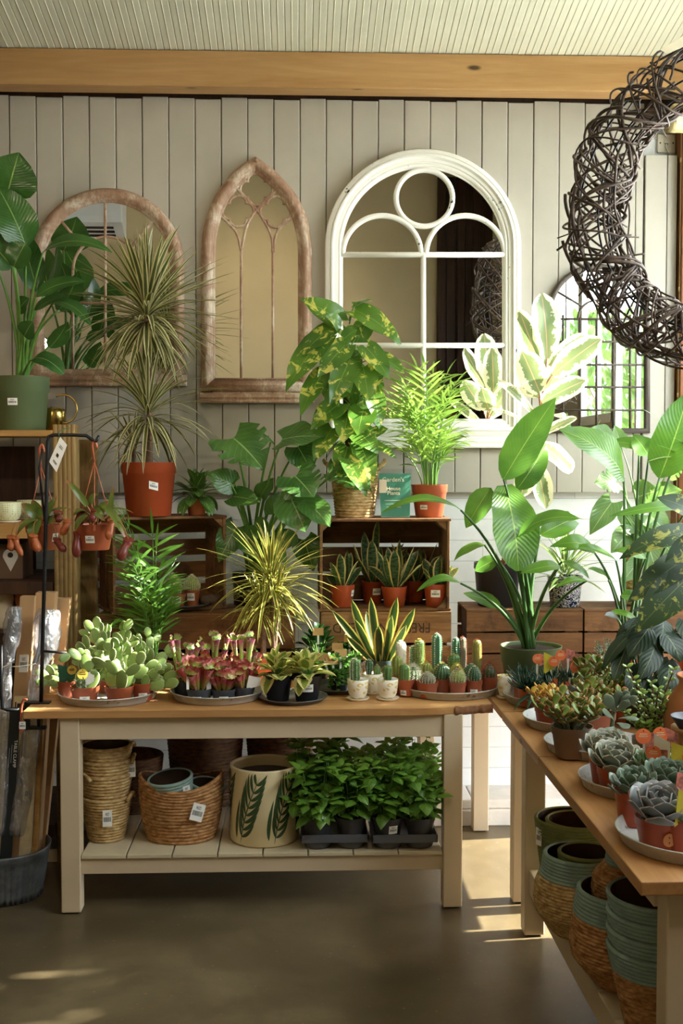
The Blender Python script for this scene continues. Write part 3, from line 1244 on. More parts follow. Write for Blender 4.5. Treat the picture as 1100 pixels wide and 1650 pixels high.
mb.bb(lx + LW - ox, xe - .1 - ox, 2.54 - oy, 2.56 - oy, ZT - .105, ZT - .032)
mb.bb(lx + LW - ox, xe - .1 - ox, 4.06 - oy, 4.08 - oy, ZT - .105, ZT - .032)
mb.build('apron', M_CREAM, th, .002)
mb = MB()
mb.bb(lx + .014 - ox, lx + .036 - ox, 2.52 + LW - oy, 4.03 - oy, .16, .235)
mb.build('shelf_rail', M_CREAM, th, .002)
mb = MB()
mb.bb(xe - .06 - ox, xe - .04 - ox, 2.52 + LW - oy, 4.03 - oy, .16, .235)
mb.build("shelf_rail", M_CREAM, th, .002)
ZS2 = .25
mb = MB()
y = 2.6
while y < 4.02:
    mb.bb(lx + .012 - ox, xe - .03 - ox, y - oy, min(y + .16, 4.025) - .005 - oy, .235, ZS2)
    y += .16
mb.build('shelf', M_CREAM2, th, .003)
STX = lx

# ---- corner table behind it
ya, yb = 4.22, 5.28
th = thing('corner_table', 'plain cream-legged corner table between the long table and the glazed wall', 'table', (1.27, 4.75, 0))
mb = MB()
for k in range(4):
    a = ya + k * (yb - ya) / 4
    mb.bb(xs - 1.27 + .0, xe - 1.27, a - 4.75, a + (yb - ya) / 4 - .003 - 4.75, ZT - .03, ZT)
mb.build('tabletop', M_TOPX, th, .003)
bx = PY(761, 1300, 5.22).x
for (x, y) in ((PY(826.5, 1400, 4.34).x, 4.34), (bx, 5.2), (xe - .1, 4.34), (xe - .1, 5.2)):
    mb = MB()
    mb.bb(x - 1.27, x + .072 - 1.27, y - 4.75, y + .072 - 4.75, .006, ZT - .03)
    lg = mb.build('leg', M_CREAM, th, .004)
    mb = MB()
    mb.bb(x + .012 - 1.27, x + .06 - 1.27, y + .012 - 4.75, y + .06 - 4.75, 0, .006)
    mb.build('foot_pad', M_LAMP, lg)
mb = MB()
mb.bb(.1 + bx - 1.27, xe - .1 - 1.27, 5.22 - 4.75, 5.24 - 4.75, ZT - .1, ZT - .03)
mb.build('apron', M_CREAM, th, .002)

# ------------------------------------------------------------------ crates
M_CRATE = wood('weathered_crate_wood', (176, 136, 88), (118, 82, 50), 'X', 1.0, .75, True, ((62, 42, 26), 6))
M_CRATEZ = wood('weathered_crate_ends', (166, 126, 80), (110, 76, 46), 'Z', 1.0, .75, True, ((60, 40, 24), 6))
M_CRATED = wood('dark_crate_wood', (150, 106, 64), (96, 62, 36), 'X', 1.0, .75, True, ((46, 30, 18), 6))
M_INK = simple('faded_crate_stencil', (50, 36, 26), .8)


def crate(label, loc, w, h, d, kind, rotz=0, m1=None, m2=None, slats=3, gap=.012, group='wooden apple crates', heights=None):
    """origin: middle of the front bottom edge"""
    m1, m2 = m1 or M_CRATE, m2 or M_CRATEZ
    th = thing('apple_crate', label, 'crate', loc, rotz, group)
    pt = .012
    for sx in (-1, 1):
        mb = MB()
        n = 2
        for k in range(n):
            if kind == 'open':
                mb.bb(sx * (w / 2 - .012) - .006, sx * (w / 2 - .012) + .006, k * d / n + .001, (k + 1) * d / n - .003, .001, h - .001)
            else:
                mb.bb(sx * (w / 2 - .024) - .008, sx * (w / 2 - .024) + .008, pt, d - pt, k * h / n + .002, (k + 1) * h / n - .003)
        mb.build('end_panel', m2, th, .002)
    # corner posts
    c = .042
    for sx in (-1, 1):
        for q in (0, 1):
            mb = MB()
            if kind == 'open':
                z0, z1 = (pt + .001, pt + c) if q == 0 else (h - pt - c, h - pt - .001)
                x = sx * (w / 2 - .019)
                x2 = sx * (w / 2 - .019 - c)
                zc_ = z0 if q == 0 else z1
                zo = z1 if q == 0 else z0
                mb.prism([(x, zc_), (x2, zc_), (x, zo)], .006, d - .02, 'Y')
            else:
                y = .013 if q == 0 else d - .013
                y2 = y + (c if q == 0 else -c)
                x = sx * (w / 2 - .033)
                x2 = sx * (w / 2 - .033 - c)
                mb.prism([(x, y), (x2, y), (x, y2)], .004, h - .004, 'Z')
            mb.build('corner_post', m2, th)

    def boards(n, L, g, hs=None):
        if hs:
            return hs
        b = (L - g * (n - 1)) / n
        return [(k * (b + g), k * (b + g) + b) for k in range(n)]
    if kind == 'open':
        for nm, z0, z1 in (('bottom_slats', 0, pt), ('top_slats', h - pt, h)):
            mb = MB()
            for a, b in boards(3, d, .014):
                mb.bb(-w / 2, w / 2, a, b, z0, z1)
            mb.build(nm, m1, th, .002)
        mb = MB()
        for a, b in boards(slats, h - .03, gap):
            mb.bb(-w / 2 + .002, w / 2 - .002, d + .0005, d + pt, a + .015, b + .015)
        mb.build('back_slats', m1, th, .002)
    else:
        for nm, y0, y1 in (('front_slats', 0, pt), ('back_slats', d - pt, d)):
            mb = MB()
            for a, b in boards(slats, h, gap, heights):
                mb.bb(-w / 2, w / 2, y0, y1, a, b)
            mb.build(nm, m1, th, .002)
        mb = MB()
        for a, b in boards(3, d - .03, .008):
            mb.bb(-w / 2 + .034, w / 2 - .034, a + .015, b + .015, .004, .015)
        mb.build('bottom_slats', m1, th, .002)
        mb = MB()      # lid boards (the crates stand upside down)
        for a, b in boards(3, d, .01):
            mb.bb(-w / 2, w / 2, a, b, h + .0005, h + .011)
        mb.build('lid_slats', m1, th, .002)
    return th


YC = 4.95


def at_y(x, y):
    return PY(x, y, YC)


def fit(x0, x1, y0, y1, Y):
    a, b = PY(x0, y1, Y), PY(x1, y0, Y)
    return a, b


# right-hand pair
a, b = fit(517, 727, 985, 1091, YC)
zl = b.z
w = b.x - a.x
hl = zl - ZT - .012
s1 = PY(620, 1036, YC).z - ZT
s2 = PY(620, 1041, YC).z - ZT
low_r = crate('closed crate with faded upside-down lettering under the snake plant crate', ((a.x + b.x) / 2, YC, ZT), w, hl, .33, 'up',
              0, None, None, 2, .01, 'wooden apple crates', [(.0, s2), (s1, hl)])
for txt, xc in (('FRESTON', 652), ('STEAD', 566)):
    p = PY(xc, 1011, YC) - V(low_r.location)
    mtx = Matrix.Translation((p.x, -.0002, p.z)) @ Matrix.Rotation(PI, 4, 'Y') @ FACE
    # turned head over heels
    lettering('crate_lettering', txt, .062, M_INK, low_r, mtx @ Matrix.Scale(.86 if txt == 'FRESTON' else .9, 4, (1, 0, 0)), .0003)
a, b = fit(513, 727, 836, 983, YC)
ZC2 = ZT + hl + .0125
hu = PY(620, 836, YC).z - ZC2
up_r = crate('open-fronted crate holding potted snake plants', ((a.x + b.x) / 2, YC + .005, ZC2), b.x - a.x, hu, .31, 'open', 0, M_CRATED, M_CRATEZ, 3, .018)
ZC2R = ZC2 + hu

# left-hand pair
a, b = fit(160, 475, 987, 1089, YC + .03)
hl2 = b.z - ZT - .012
s1 = PY(300, 1046, YC + .03).z - ZT
low_l = crate('long dark closed crate under the crate with the two ball cacti', ((a.x + b.x) / 2, YC + .03, ZT), b.x - a.x, hl2, .31, 'up', 0,
              M_CRATED, M_CRATED, 2, .05, 'wooden apple crates', [(0, s1 - .052), (s1, hl2)])
ZC2L = ZT + hl2 + .0125
p1 = PY(180, 985, 4.93)
hu = PY(180, 834, 4.93).z - ZC2L
ang = math.radians(22)
wv = .52
cxl = V((p1.x, 4.93, 0)) + V((math.cos(ang), math.sin(ang), 0)) * wv / 2
up_l = crate('turned open-fronted crate with two ball cacti inside', (cxl.x, cxl.y, ZC2L), wv, hu, .27, 'open', ang, M_CRATED, M_CRATED, 4, .03)
ZC3L = ZC2L + hu

# three slatted crates on the corner table
a, b = fit(750, 940, 981, 1086, 4.96)
hr = b.z - ZT - .012
cr = crate('slatted crate under the black rubber plant pot', ((a.x + b.x) / 2, 4.96, ZT), b.x - a.x - .006, hr, .29, 'up', 0, M_CRATED, M_CRATED, 3, .008)
w2 = b.x - a.x
dup(cr, (b.x + w2 / 2, 4.955, ZT), 0, 'slatted crate under the rope basket, right of the black pot')
ZCR = ZT + hr + .0125
# ------------------------------------------------------------------ pots
M_TERRA = simple('terracotta_plastic', (178, 94, 62), .42, 0, .06, 8, .03, 60, .45)
M_TERRAD = simple('deep_terracotta_plastic', (168, 72, 40), .4, 0, .06, 8, .03, 60, .45)
M_BLACKP = simple('black_plastic_pot', (38, 38, 42), .42, 0, .08, 10)
M_GREYP = simple('charcoal_plastic_pot', (78, 78, 84), .5, 0, .06, 10)
M_GREENP = simple('green_plastic_pot', (104, 120, 82), .5, 0, .05, 6, .05, 90)
M_BROWNP = simple('taupe_plastic_pot', (132, 108, 88), .55, 0, .05, 6)
M_SOIL = simple('dark_potting_soil', (52, 38, 28), .95, 0, .45, 60, .9, 90)
M_ZINC = simple('galvanised_zinc', (200, 200, 196), .5, .12, .14, 14, .12, 50, .5, ((134, 134, 130), 30, .6))
M_ZINCD = simple('dark_galvanised_zinc', (98, 98, 98), .45, .5, .14, 14, .12, 50)
t = NT('price_label')
u, v, uvv = t.uv()
bars = t.noise(t.n('ShaderNodeMapping', None, Vector=uvv, Scale=(30, .001, 1)).outputs[0], 1.4, 2)
dark = t.ramp(bars, [(.5, (1, 1, 1)), (.53, (0, 0, 0))])
band = t.math('MULTIPLY', t.math('GREATER_THAN', v, .30), t.math('LESS_THAN', v, .58))
band = t.math('MULTIPLY', band, t.math('MULTIPLY', t.math('GREATER_THAN', u, .1), t.math('LESS_THAN', u, .9)))
m1 = t.math('MULTIPLY', dark, band)
b2 = t.noise(t.n('ShaderNodeMapping', None, Vector=uvv, Scale=(16, 14, 1)).outputs[0], 1.2, 1)
band2 = t.math('MULTIPLY', t.math('GREATER_THAN', v, .66), t.math('LESS_THAN', v, .86))
band2 = t.math('MULTIPLY', band2, t.math('MULTIPLY', t.math('GREATER_THAN', u, .3), t.math('LESS_THAN', u, .72)))
m2 = t.math('MULTIPLY', t.math('GREATER_THAN', b2, .52), band2)
c = t.mix(t.math('MAXIMUM', m1, m2), lin((240, 238, 232)), lin((40, 40, 40)))
M_LABEL = t.finish(t.bsdf(c, .4))


def curved_card(mb, rfun, a, w, z0, z1, off=.0012, n=4, tilt=0):
    vs, uvs, fs = [], [], []
    for i in range(n + 1):
        for j in (0, 1):
            z = (z0, z1)[j]
            zz = z + tilt * (i / n - .5) * w
            r = rfun(zz) + off
            an = a + (i / n - .5) * w / r
            vs.append((r * math.sin(an), -r * math.cos(an), zz))
            uvs.append((i / n, j))
    for i in range(n):
        fs.append((2 * i, 2 * i + 2, 2 * i + 3, 2 * i + 1))
    mb.add(vs, fs, uvs)


def potted(name, label, cat, loc, rt, h, mat, group=None, taper=.76, rim=.24, sticker=None, soil=.86, rotz=0, seg=36, potname='pot'):
    th = thing(name, label, cat, loc, rotz, group)
    rb = rt * taper
    rm_ = rb + (rt - rb) * (1 - rim)
    th_ = max(.0018, rt * .03)
    zr = h * (1 - rim)
    mb = MB()
    prof = [(0, .001), (rb * .96, .001), (rb, .003), (rm_ * .985, zr - .001), (rm_ + th_ * .9, zr + .001), (rt - .001, h - .001), (rt, h), (rt - th_, h), (rt - th_ * 1.3, h * .97), (rm_ - th_ * 1.6, zr), (rb + (rm_ - rb) * .4, h * .45), (0, h * .45)]
    mb.lathe(prof, seg)
    p = mb.build(potname, mat, th)

    def rf(z):
        return rb + (rm_ - rb) * z / zr if z < zr else rm_ + th_ + (rt - rm_ - th_) * (z - zr) / (h - zr)
    if sticker:
        for s in (sticker if isinstance(sticker[0], (tuple, list)) else [sticker]):
            mb = MB()
            curved_card(mb, rf, math.radians(s[0]), s[2], h * s[1], h * s[1] + s[3], .0012, 4, s[4] if len(s) > 4 else 0)
            mb.build('price_label', M_LABEL, p)
    zs = h * soil
    if soil:
        mb = MB()
        rs = rm_ + (rt - rm_) * max(0, (zs - zr) / (h - zr)) if zs > zr else rb + (rm_ - rb) * zs / zr
        rs -= th_ * 1.6
        mb.lathe([(rs, zs - .003), (rs * .8, zs), (rs * .45, zs + .003), (0, zs + .004)], 18, mod=lambda a, z, i: (0, noise.noise(V((math.cos(a) * 3, math.sin(a) * 3, i + rt * 50))) * .006 if i < 3 else 0))
        mb.build('soil', M_SOIL, th)
    th['zs'] = zs
    th['rt'] = rt
    return th, zs


def tray(name, label, loc, r, hgt=.034, mat=None, group='galvanised trays', flare=.016):
    th = thing(name, label, 'tray', loc, 0, group)
    mb = MB()
    mb.lathe([(0, .0015), (r - flare, .0015), (r - flare + .003, .004), (r - .001, hgt - .004), (r + .003, hgt - .004), (r + .004, hgt - .001), (r + .002, hgt), (r - .002, hgt - .001), (r - flare - .001, .005), (r - flare - .005, .004), (0, .004)], 64)
    mb.build('dish', mat or M_ZINC, th)
    return th


NDIR = {'c': (0, -1, .35), 'u': (0, -.35, 1), 'l': (-.6, -.6, .5), 'r': (.6, -.6, .5), 'd': (0, -.8, -.4), 'rc': (.5, -1, .2), 'lc': (-.5, -1, .2)}


def px_leaves(th, zs, lst, prof, stem_r, lm, smat, org=None, n=12, m=6, wave=0, lobe=0, holes=None, stem_w=None, ctrl=.55, spread=.4, names=('foliage', 'stem'), veer=0):
    """leaves given by base and tip as seen in the photo, each at its own distance"""
    loc = V(th.location)
    mb, ms = MB(), MB()
    for e in lst:
        bx, by, bY, tx, ty, tY, wp, N = e[:8]
        opt = e[8] if len(e) > 8 else {}
        b, t_ = PY(bx, by, bY) - loc, PY(tx, ty, tY) - loc
        mb.leaf(b, t_, NDIR[N] if isinstance(N, str) else N, M(wp, (bY + tY) / 2), opt.get('p', prof), opt.get('a', .05), opt.get('d', .05), opt.get('f', .15),
                n, m, opt.get('w', wave), opt.get('l', lobe), opt.get('h', holes), 0, opt.get('b', 0), opt.get('s'))
        o = opt.get('o')
        if o is None:
            k = RND.uniform(0, 6.28)
            s0 = V((math.cos(k) * .02, math.sin(k) * .02, zs - .01)) + V((b.x, b.y, 0)) * .04
        else:
            s0 = PY(*o) - loc
        if opt.get('ns'):
            continue
        c = s0.lerp(b, ctrl)
        c = V((s0.x + (b.x - s0.x) * spread * .6, s0.y + (b.y - s0.y) * spread * .6, c.z + abs(b.z - s0.z) * .12))
        r = opt.get('r', stem_r)
        pts = bez(s0, c, b, 10)
        ms.tube(pts, [r * (1.5 - .9 * i / 10) for i in range(11)], 7)
        # mid-rib on the underside
    mb.build(names[0], lm, th)
    if ms.v:
        ms.build(names[1], smat, th)


def rosette(mb, c, n, L, w, th_, prof, mat=None, tilt0=80, tilt1=10, fat=True, rnd=None, rings=None, arch=.12, gold=True, z0=0, lean=(0, 0)):
    rnd = rnd or RND
    c = V(c)
    tiltm = Matrix.Rotation(lean[0], 3, 'X') @ Matrix.Rotation(lean[1], 3, 'Y')
    for i in range(n):
        q = i / max(1, n - 1)              # 0 inner .. 1 outer
        a = i * 2.39996 + rnd.uniform(-.08, .08)
        el = math.radians(tilt0 + (tilt1 - tilt0) * q ** .8) + rnd.uniform(-.06, .06)
        k = .38 + .62 * q ** .7
        d = tiltm @ V((math.cos(a) * math.cos(el), math.sin(a) * math.cos(el), math.sin(el)))
        up = tiltm @ V((-math.cos(a) * math.sin(el), -math.sin(a) * math.sin(el), math.cos(el)))
        b = c + d * (L * .06) + (tiltm @ V((0, 0, (1 - q) * L * .22 + z0)))
        if fat:
            mb.fat(b, b + d * L * k, up, w * k ** .8, th_ * k, prof, -arch, 7, 8)
        else:
            mb.leaf(b, b + d * L * k, up, w * k, prof, arch, .1, .2, 7, 4)


def crown(mb, c, n, L, w, rnd, el0=85, el1=-50, droop=.25, prof='strap', m=2, segs=7, fold=.25, jit=.15):
    c = V(c)
    for i in range(n):
        q = (i + .5) / n
        a = i * 2.39996 + rnd.uniform(-.3, .3)
        el = math.radians(el0 + (el1 - el0) * q ** .9) + rnd.uniform(-.2, .2)
        l = L * rnd.uniform(.75, 1.05) * (.75 + .25 * math.sin(PI * min(1, q * 1.2)))
        d = V((math.cos(a) * math.cos(el), math.sin(a) * math.cos(el), math.sin(el)))
        up = V((-math.cos(a) * math.sin(el), -math.sin(a) * math.sin(el), max(.15, math.cos(el))))
        b = c + V((math.cos(a) * .012, math.sin(a) * .012, (.5 - q) * L * .25)) + d * .01
        mb.leaf(b, b + d * l, up, w * rnd.uniform(.8, 1.15), prof, rnd.uniform(-.02, .04), droop * rnd.uniform(.4, 1.3) * max(.2, math.cos(el)), fold, segs, m)


def palm(th, zs, rnd, n, H, spread, lf, lw, lm, smat, lean=(0, 0), r0=.02, pairs=9, low=.25, stem_r=.0028, low_dense=False):
    mb, ms = MB(), MB()
    for i in range(n):
        a = i * 2.39996 + rnd.uniform(-.4, .4)
        q = rnd.uniform(.55, 1)
        h = H * (rnd.uniform(low + .15, 1) if not low_dense else (.22 + .78 * rnd.random() ** 2.2))
        s = spread * q * (1.25 - .6 * h / H)
        if low_dense and math.cos(a) > .2:
            s *= .5
        b = V((math.cos(a) * r0 * q, math.sin(a) * r0 * q, zs - .01))
        e = V((math.cos(a) * s + lean[0] * h, math.sin(a) * s + lean[1] * h, zs + h))
        c = V((b.x + (e.x - b.x) * .15, b.y + (e.y - b.y) * .15, zs + h * .72))
        pts = bez(b, c, e, 16)
        ms.tube(pts, [stem_r * (1.25 - .9 * k / 16) for k in range(17)], 5)
        out = V((math.cos(a), math.sin(a), 0))
        for k in range(pairs):
            tt = .36 + .62 * k / (pairs - 1)
            f_ = tt * 16
            j = min(15, int(f_))
            p = pts[j].lerp(pts[j + 1], f_ - j)
            tn = (pts[j + 1] - pts[j]).normalized()
            sd = tn.cross(V((0, 0, 1)))
            sd = sd.normalized() if sd.length > .1 else V((-out.y, out.x, 0))
            nu = sd.cross(tn).normalized()
            l = lf * (1.05 - .55 * abs(tt - .55)) * rnd.uniform(.8, 1.1)
            for sg in (-1, 1):
                d = (sd * sg * .8 + tn * rnd.uniform(.5, .85) + V((0, 0, rnd.uniform(-.35, .1)))).normalized()
                mb.leaf(p, p + d * l, nu + V((0, 0, .3)), lw * rnd.uniform(.8, 1.1), 'lance', .03, rnd.uniform(.05, .3), .18, 6, 2)
        tn = (pts[16] - pts[15]).normalized()
        mb.leaf(pts[16], pts[16] + (tn + V((0, 0, -.2))).normalized() * lf * .9, V((0, 0, 1)), lw, 'lance', .02, .2, .18, 6, 2)
    mb.build('foliage', lm, th)
    ms.build('stem', smat, th)


def spines(mb, P, N, L, n, rnd, r=.0004, spread=.9):
    for i in range(n):
        d = (N + V((rnd.uniform(-1, 1), rnd.uniform(-1, 1), rnd.uniform(-1, 1))) * spread).normalized()
        o = d.orthogonal().normalized() * r
        o2 = d.cross(o)
        mb.add([P + o, P - o * .5 + o2 * .87, P - o * .5 - o2 * .87, P + d * L * rnd.uniform(.6, 1.1)], [(0, 1, 3), (1, 2, 3), (2, 0, 3)], None, False)


def cactus(th, base, r, h, ribs, rnd, bm, sm_, shape='col', rows=12, sl=.006, ns=4, amp=.14, lean=0., sr=.00065, name='cactus_body'):
    """ribbed column or ball with its spines"""
    base = V(base)
    seg = max(24, ribs * 4)
    prof = []
    n = 20
    for i in range(n + 1):
        q = i / n
        if shape == 'col':
            k = min(1, (q / .06) ** .5 * .85 + .15) if q < .06 else (math.sqrt(max(0, 1 - ((q - (1 - r / h)) / (r / h)) ** 2)) if q > 1 - r / h else 1)
            k *= .9 + .1 * math.sin(q * 3)
        elif shape == 'ball':
            k = math.sin(PI * (.16 + .84 * q)) ** .72 if q < 1 else 0
        else:
            k = .62 + .38 * math.sin(q * PI * .62) if q < .8 else math.sqrt(max(0, 1 - ((q - .8) / .2) ** 2))
        prof.append((max(.0005, r * k), h * q))

    def mod(a, z, i):
        return -amp * prof[i][0] * (.5 - .5 * math.cos(ribs * a)) ** .8
    mb = MB()
    mb.lathe(prof, seg, mod=mod, c=base)
    # bend
    if lean:
        mb.v = [(x + lean * (z - base.z) ** 2 / h, y, z) for x, y, z in mb.v]
    mb.build(name, bm, th)
    ms = MB()
    for k in range(ribs):
        a = 2 * PI * k / ribs
        for j in range(rows):
            q = (j + .6) / rows
            i = min(n - 1, int(q * n))
            rr_ = prof[i][0] + (prof[i + 1][0] - prof[i][0]) * (q * n - i)
            P = base + V((math.cos(a) * rr_, math.sin(a) * rr_, h * q))
            P.x += lean * (h * q) ** 2 / h
            dz = (prof[i][0] - prof[i + 1][0]) / (h / n)
            N = V((math.cos(a), math.sin(a), max(-.5, min(3, dz)))).normalized()
            spines(ms, P, N, sl, ns, rnd, sr)
    for j in range(6):
        spines(ms, base + V((lean * h, 0, h * .995)), V((0, 0, 1)), sl, ns, rnd, sr)
    ms.build('spines', sm_, th)
# ------------------------------------------------------------------ leaf materials
L_DRAC = leafmat('variegated_dragon_leaf', (108, 120, 66), (74, 92, 48), None, edge=(226, 218, 164), edgew=.5, edgen=.2, trans=.25, rough=.4)
L_DRACY = leafmat('yellow_striped_dragon_leaf', (110, 128, 44), (64, 92, 34), None, edge=(226, 214, 110), edgew=.45, edgen=.2, trans=.3, rough=.4)
L_PALM = leafmat('parlour_palm_leaf', (98, 156, 50), (58, 112, 34), (120, 172, 80), .1, trans=.2, rough=.4)
L_PALMB = leafmat('bright_palm_leaf', (150, 188, 76), (104, 158, 52), (160, 200, 100), .1, trans=.28, rough=.4)
L_SNAKE = leafmat('snake_plant_leaf', (66, 106, 60), (38, 72, 46), None, edge=(232, 222, 140), edgew=.32, edgen=.12, band=(104, 138, 96), trans=.18, rough=.38)
L_SNAKEY = leafmat('golden_snake_plant_leaf', (60, 98, 44), (34, 66, 34), None, edge=(220, 206, 96), edgew=.36, edgen=.2, trans=.2, rough=.38)
L_OPUN = leafmat('prickly_pear_skin', (146, 176, 96), (104, 144, 72), None, edge=(224, 228, 178), edgew=.13, edgen=.06, trans=0, rough=.45, blotch=((196, 214, 160), 46, .66))
L_PEPV = leafmat('cream_edged_peperomia_leaf', (158, 182, 80), (118, 150, 58), None, edge=(242, 236, 160), edgew=.55, edgen=.6, trans=.25, rough=.32)
L_JADE = leafmat('dark_glossy_round_leaf', (38, 86, 36), (20, 56, 26), (70, 120, 60), .04, trans=.12, rough=.22)
L_CREEP = leafmat('small_creeping_leaf', (78, 140, 52), (44, 104, 34), (110, 160, 80), .06, trans=.25, rough=.35)
L_MONST = leafmat('monstera_leaf', (78, 130, 56), (46, 96, 42), (140, 176, 110), .035, veins=.25, vn=7, slant=.5, trans=.3, rough=.3)
L_POTH = leafmat('golden_pothos_leaf', (92, 146, 44), (54, 108, 36), (130, 170, 80), .03, trans=.35, rough=.28, blotch=((214, 216, 100), 17, .56))
L_FITT = leafmat('veined_nerve_leaf', (74, 138, 54), (42, 100, 36), (180, 206, 140), .05, veins=.5, vcol=(190, 214, 150), vn=6, trans=.3, rough=.4)
M_STEM = simple('green_plant_stem', (98, 140, 60), .45, 0, .15, 20)
M_STEMD = simple('dark_green_stem', (66, 104, 48), .4, 0, .15, 20)
M_CANE = simple('ringed_brown_cane', (126, 98, 76), .8, 0, .3, 60, .8, 120)
M_SPW = simple('white_cactus_spine', (238, 232, 214), .6)
M_SPY = simple('golden_cactus_spine', (206, 184, 96), .6)
M_SPR = simple('red_cactus_spine', (176, 84, 58), .6)
M_CACT = simple('green_cactus_skin', (86, 124, 66), .5, 0, .12, 30)
M_CACTD = simple('dark_green_cactus_skin', (54, 92, 58), .5, 0, .12, 30)
M_CACTB = simple('blue_green_cactus_skin', (72, 112, 80), .5, 0, .12, 30)
M_CACTY = simple('yellow_green_cactus_skin', (138, 150, 72), .5, 0, .12, 30)
M_CACTG = simple('grey_pink_cactus_skin', (128, 126, 100), .6, 0, .15, 30)
M_KRAFT = simple('kraft_paper_tag', (206, 164, 106), .8, 0, .06, 20)
M_WHITEC = simple('white_card', (240, 238, 232), .6, 0, .03, 30)
M_YELC = simple('yellow_round_label', (232, 204, 84), .5, 0, .05, 60)
M_YELD = simple('yellow_plant_card', (222, 208, 70), .5, 0, .05, 60)
M_TEALC = simple('teal_plant_card', (40, 112, 98), .5, 0, .08, 60)
M_ORANGE = simple('orange_round_label', (232, 116, 66), .45, 0, .05, 60)
M_PRINT = simple('dark_label_print', (60, 40, 30), .6)
M_PALEPRINT = simple('pale_label_print', (250, 226, 190), .6)
M_PICT = simple('printed_plant_picture', (196, 120, 110), .5, 0, .6, 70)

# ------------------------------------------------------------------ trays on the long table


def tray_at(name, label, x, yb, rpx, zt=ZT, **k):
    p = PZ(x, yb, zt)
    r = rpx / F * (p.y + .18)
    t_ = tray(name, label, (p.x * (p.y + r) / p.y, p.y + r, zt), r, **k)
    return t_, t_.location, r


T1, c1, r1 = tray_at('galvanised_tray', 'galvanised round tray under the prickly pear pots at the left end', 175, 1142, 80)
T2, c2, r2 = tray_at('galvanised_tray', 'galvanised round tray under the pink pitcher plants', 351, 1139, 75)
T3, c3, r3 = tray_at('galvanised_tray', 'small dark tray under the two cream-leaved black pots', 472, 1139.5, 54, mat=M_ZINCD, hgt=.02)
T4, c4, r4 = tray_at('galvanised_tray', 'galvanised round tray crowded with small cacti', 723, 1131, 82)
T5 = tray('galvanised_tray', 'dark tray under the trailing green plant, behind the cream pots', (PY(545, 1100, 4.64).x, 4.64, ZT), .13, .022, M_ZINCD)
ZTR = ZT + .0045


def at(x, Y, z):
    return V((PY(x, 900, Y).x, Y, z))


def stake(parent, p, h, lean, discs, cards, stick=True):
    """a plastic plant label: p foot in local space; cards/discs: (dx, z, size, material...)"""
    mb = MB()
    mats = []

    def mi(m):
        if m not in mats:
            mats.append(m)
        return mats.index(m)
    for (dx, dy, z, w, hh, m, kind, yaw) in cards:
        R_ = Matrix.Rotation(yaw, 3, 'Z')

        def q(x, zz):
            return V(p) + R_ @ V((dx + x, dy, z + zz)) + V((lean * (z + zz), 0, 0))
        if kind == 'diamond':
            mb.quad([q(-w / 2, 0), q(w / 2, hh * .25), q(w / 2, hh * .8), q(-w / 2, hh)], .001, mi(m))
        else:
            mb.quad([q(-w / 2, 0), q(w / 2, 0), q(w / 2, hh), q(-w / 2, hh)], .001, mi(m))
    if stick:
        mb.quad([V(p) + V((-.004, .001, -.02)), V(p) + V((.004, .001, -.02)), V(p) + V((.004 + lean * h, .001, h)), V(p) + V((-.004 + lean * h, .001, h))], .001, mi(M_WHITEC))
    tg = mb.build('plant_label', mats, parent)
    if discs:
        for (dx, dy, z, r, m, yaw) in discs:
            mb = MB()
            d = V((math.sin(yaw), -math.cos(yaw), .15))
            c = V(p) + V((dx + lean * z, dy, z))
            mb.disc(c, r, d, 24, .001, 0)
            sd = V((math.cos(yaw), math.sin(yaw), 0))
            up = sd.cross(d).normalized() * -1
            up = V((0, 0, 1))
            for k, (wq, zq) in enumerate(((.5, .28), (.62, .02), (.5, -.22))):
                a = c + d.normalized() * .0016 + up * (zq * r)
                mb.quad([a - sd * wq * r - up * .06 * r, a + sd * wq * r - up * .06 * r, a + sd * wq * r + up * .06 * r, a - sd * wq * r + up * .06 * r], .0003, 1)
            mb.disc(c + d.normalized() * .0013 + up * r * .68, r * .1, d, 8, .0004, 2)
            mb.disc(c + d.normalized() * .0013 - up * r * .62, r * .13, d, 8, .0004, 2)
            mb.build('round_label', [m, M_PALEPRINT if m is M_ORANGE else M_PRINT, M_PRINT], tg)
    return tg


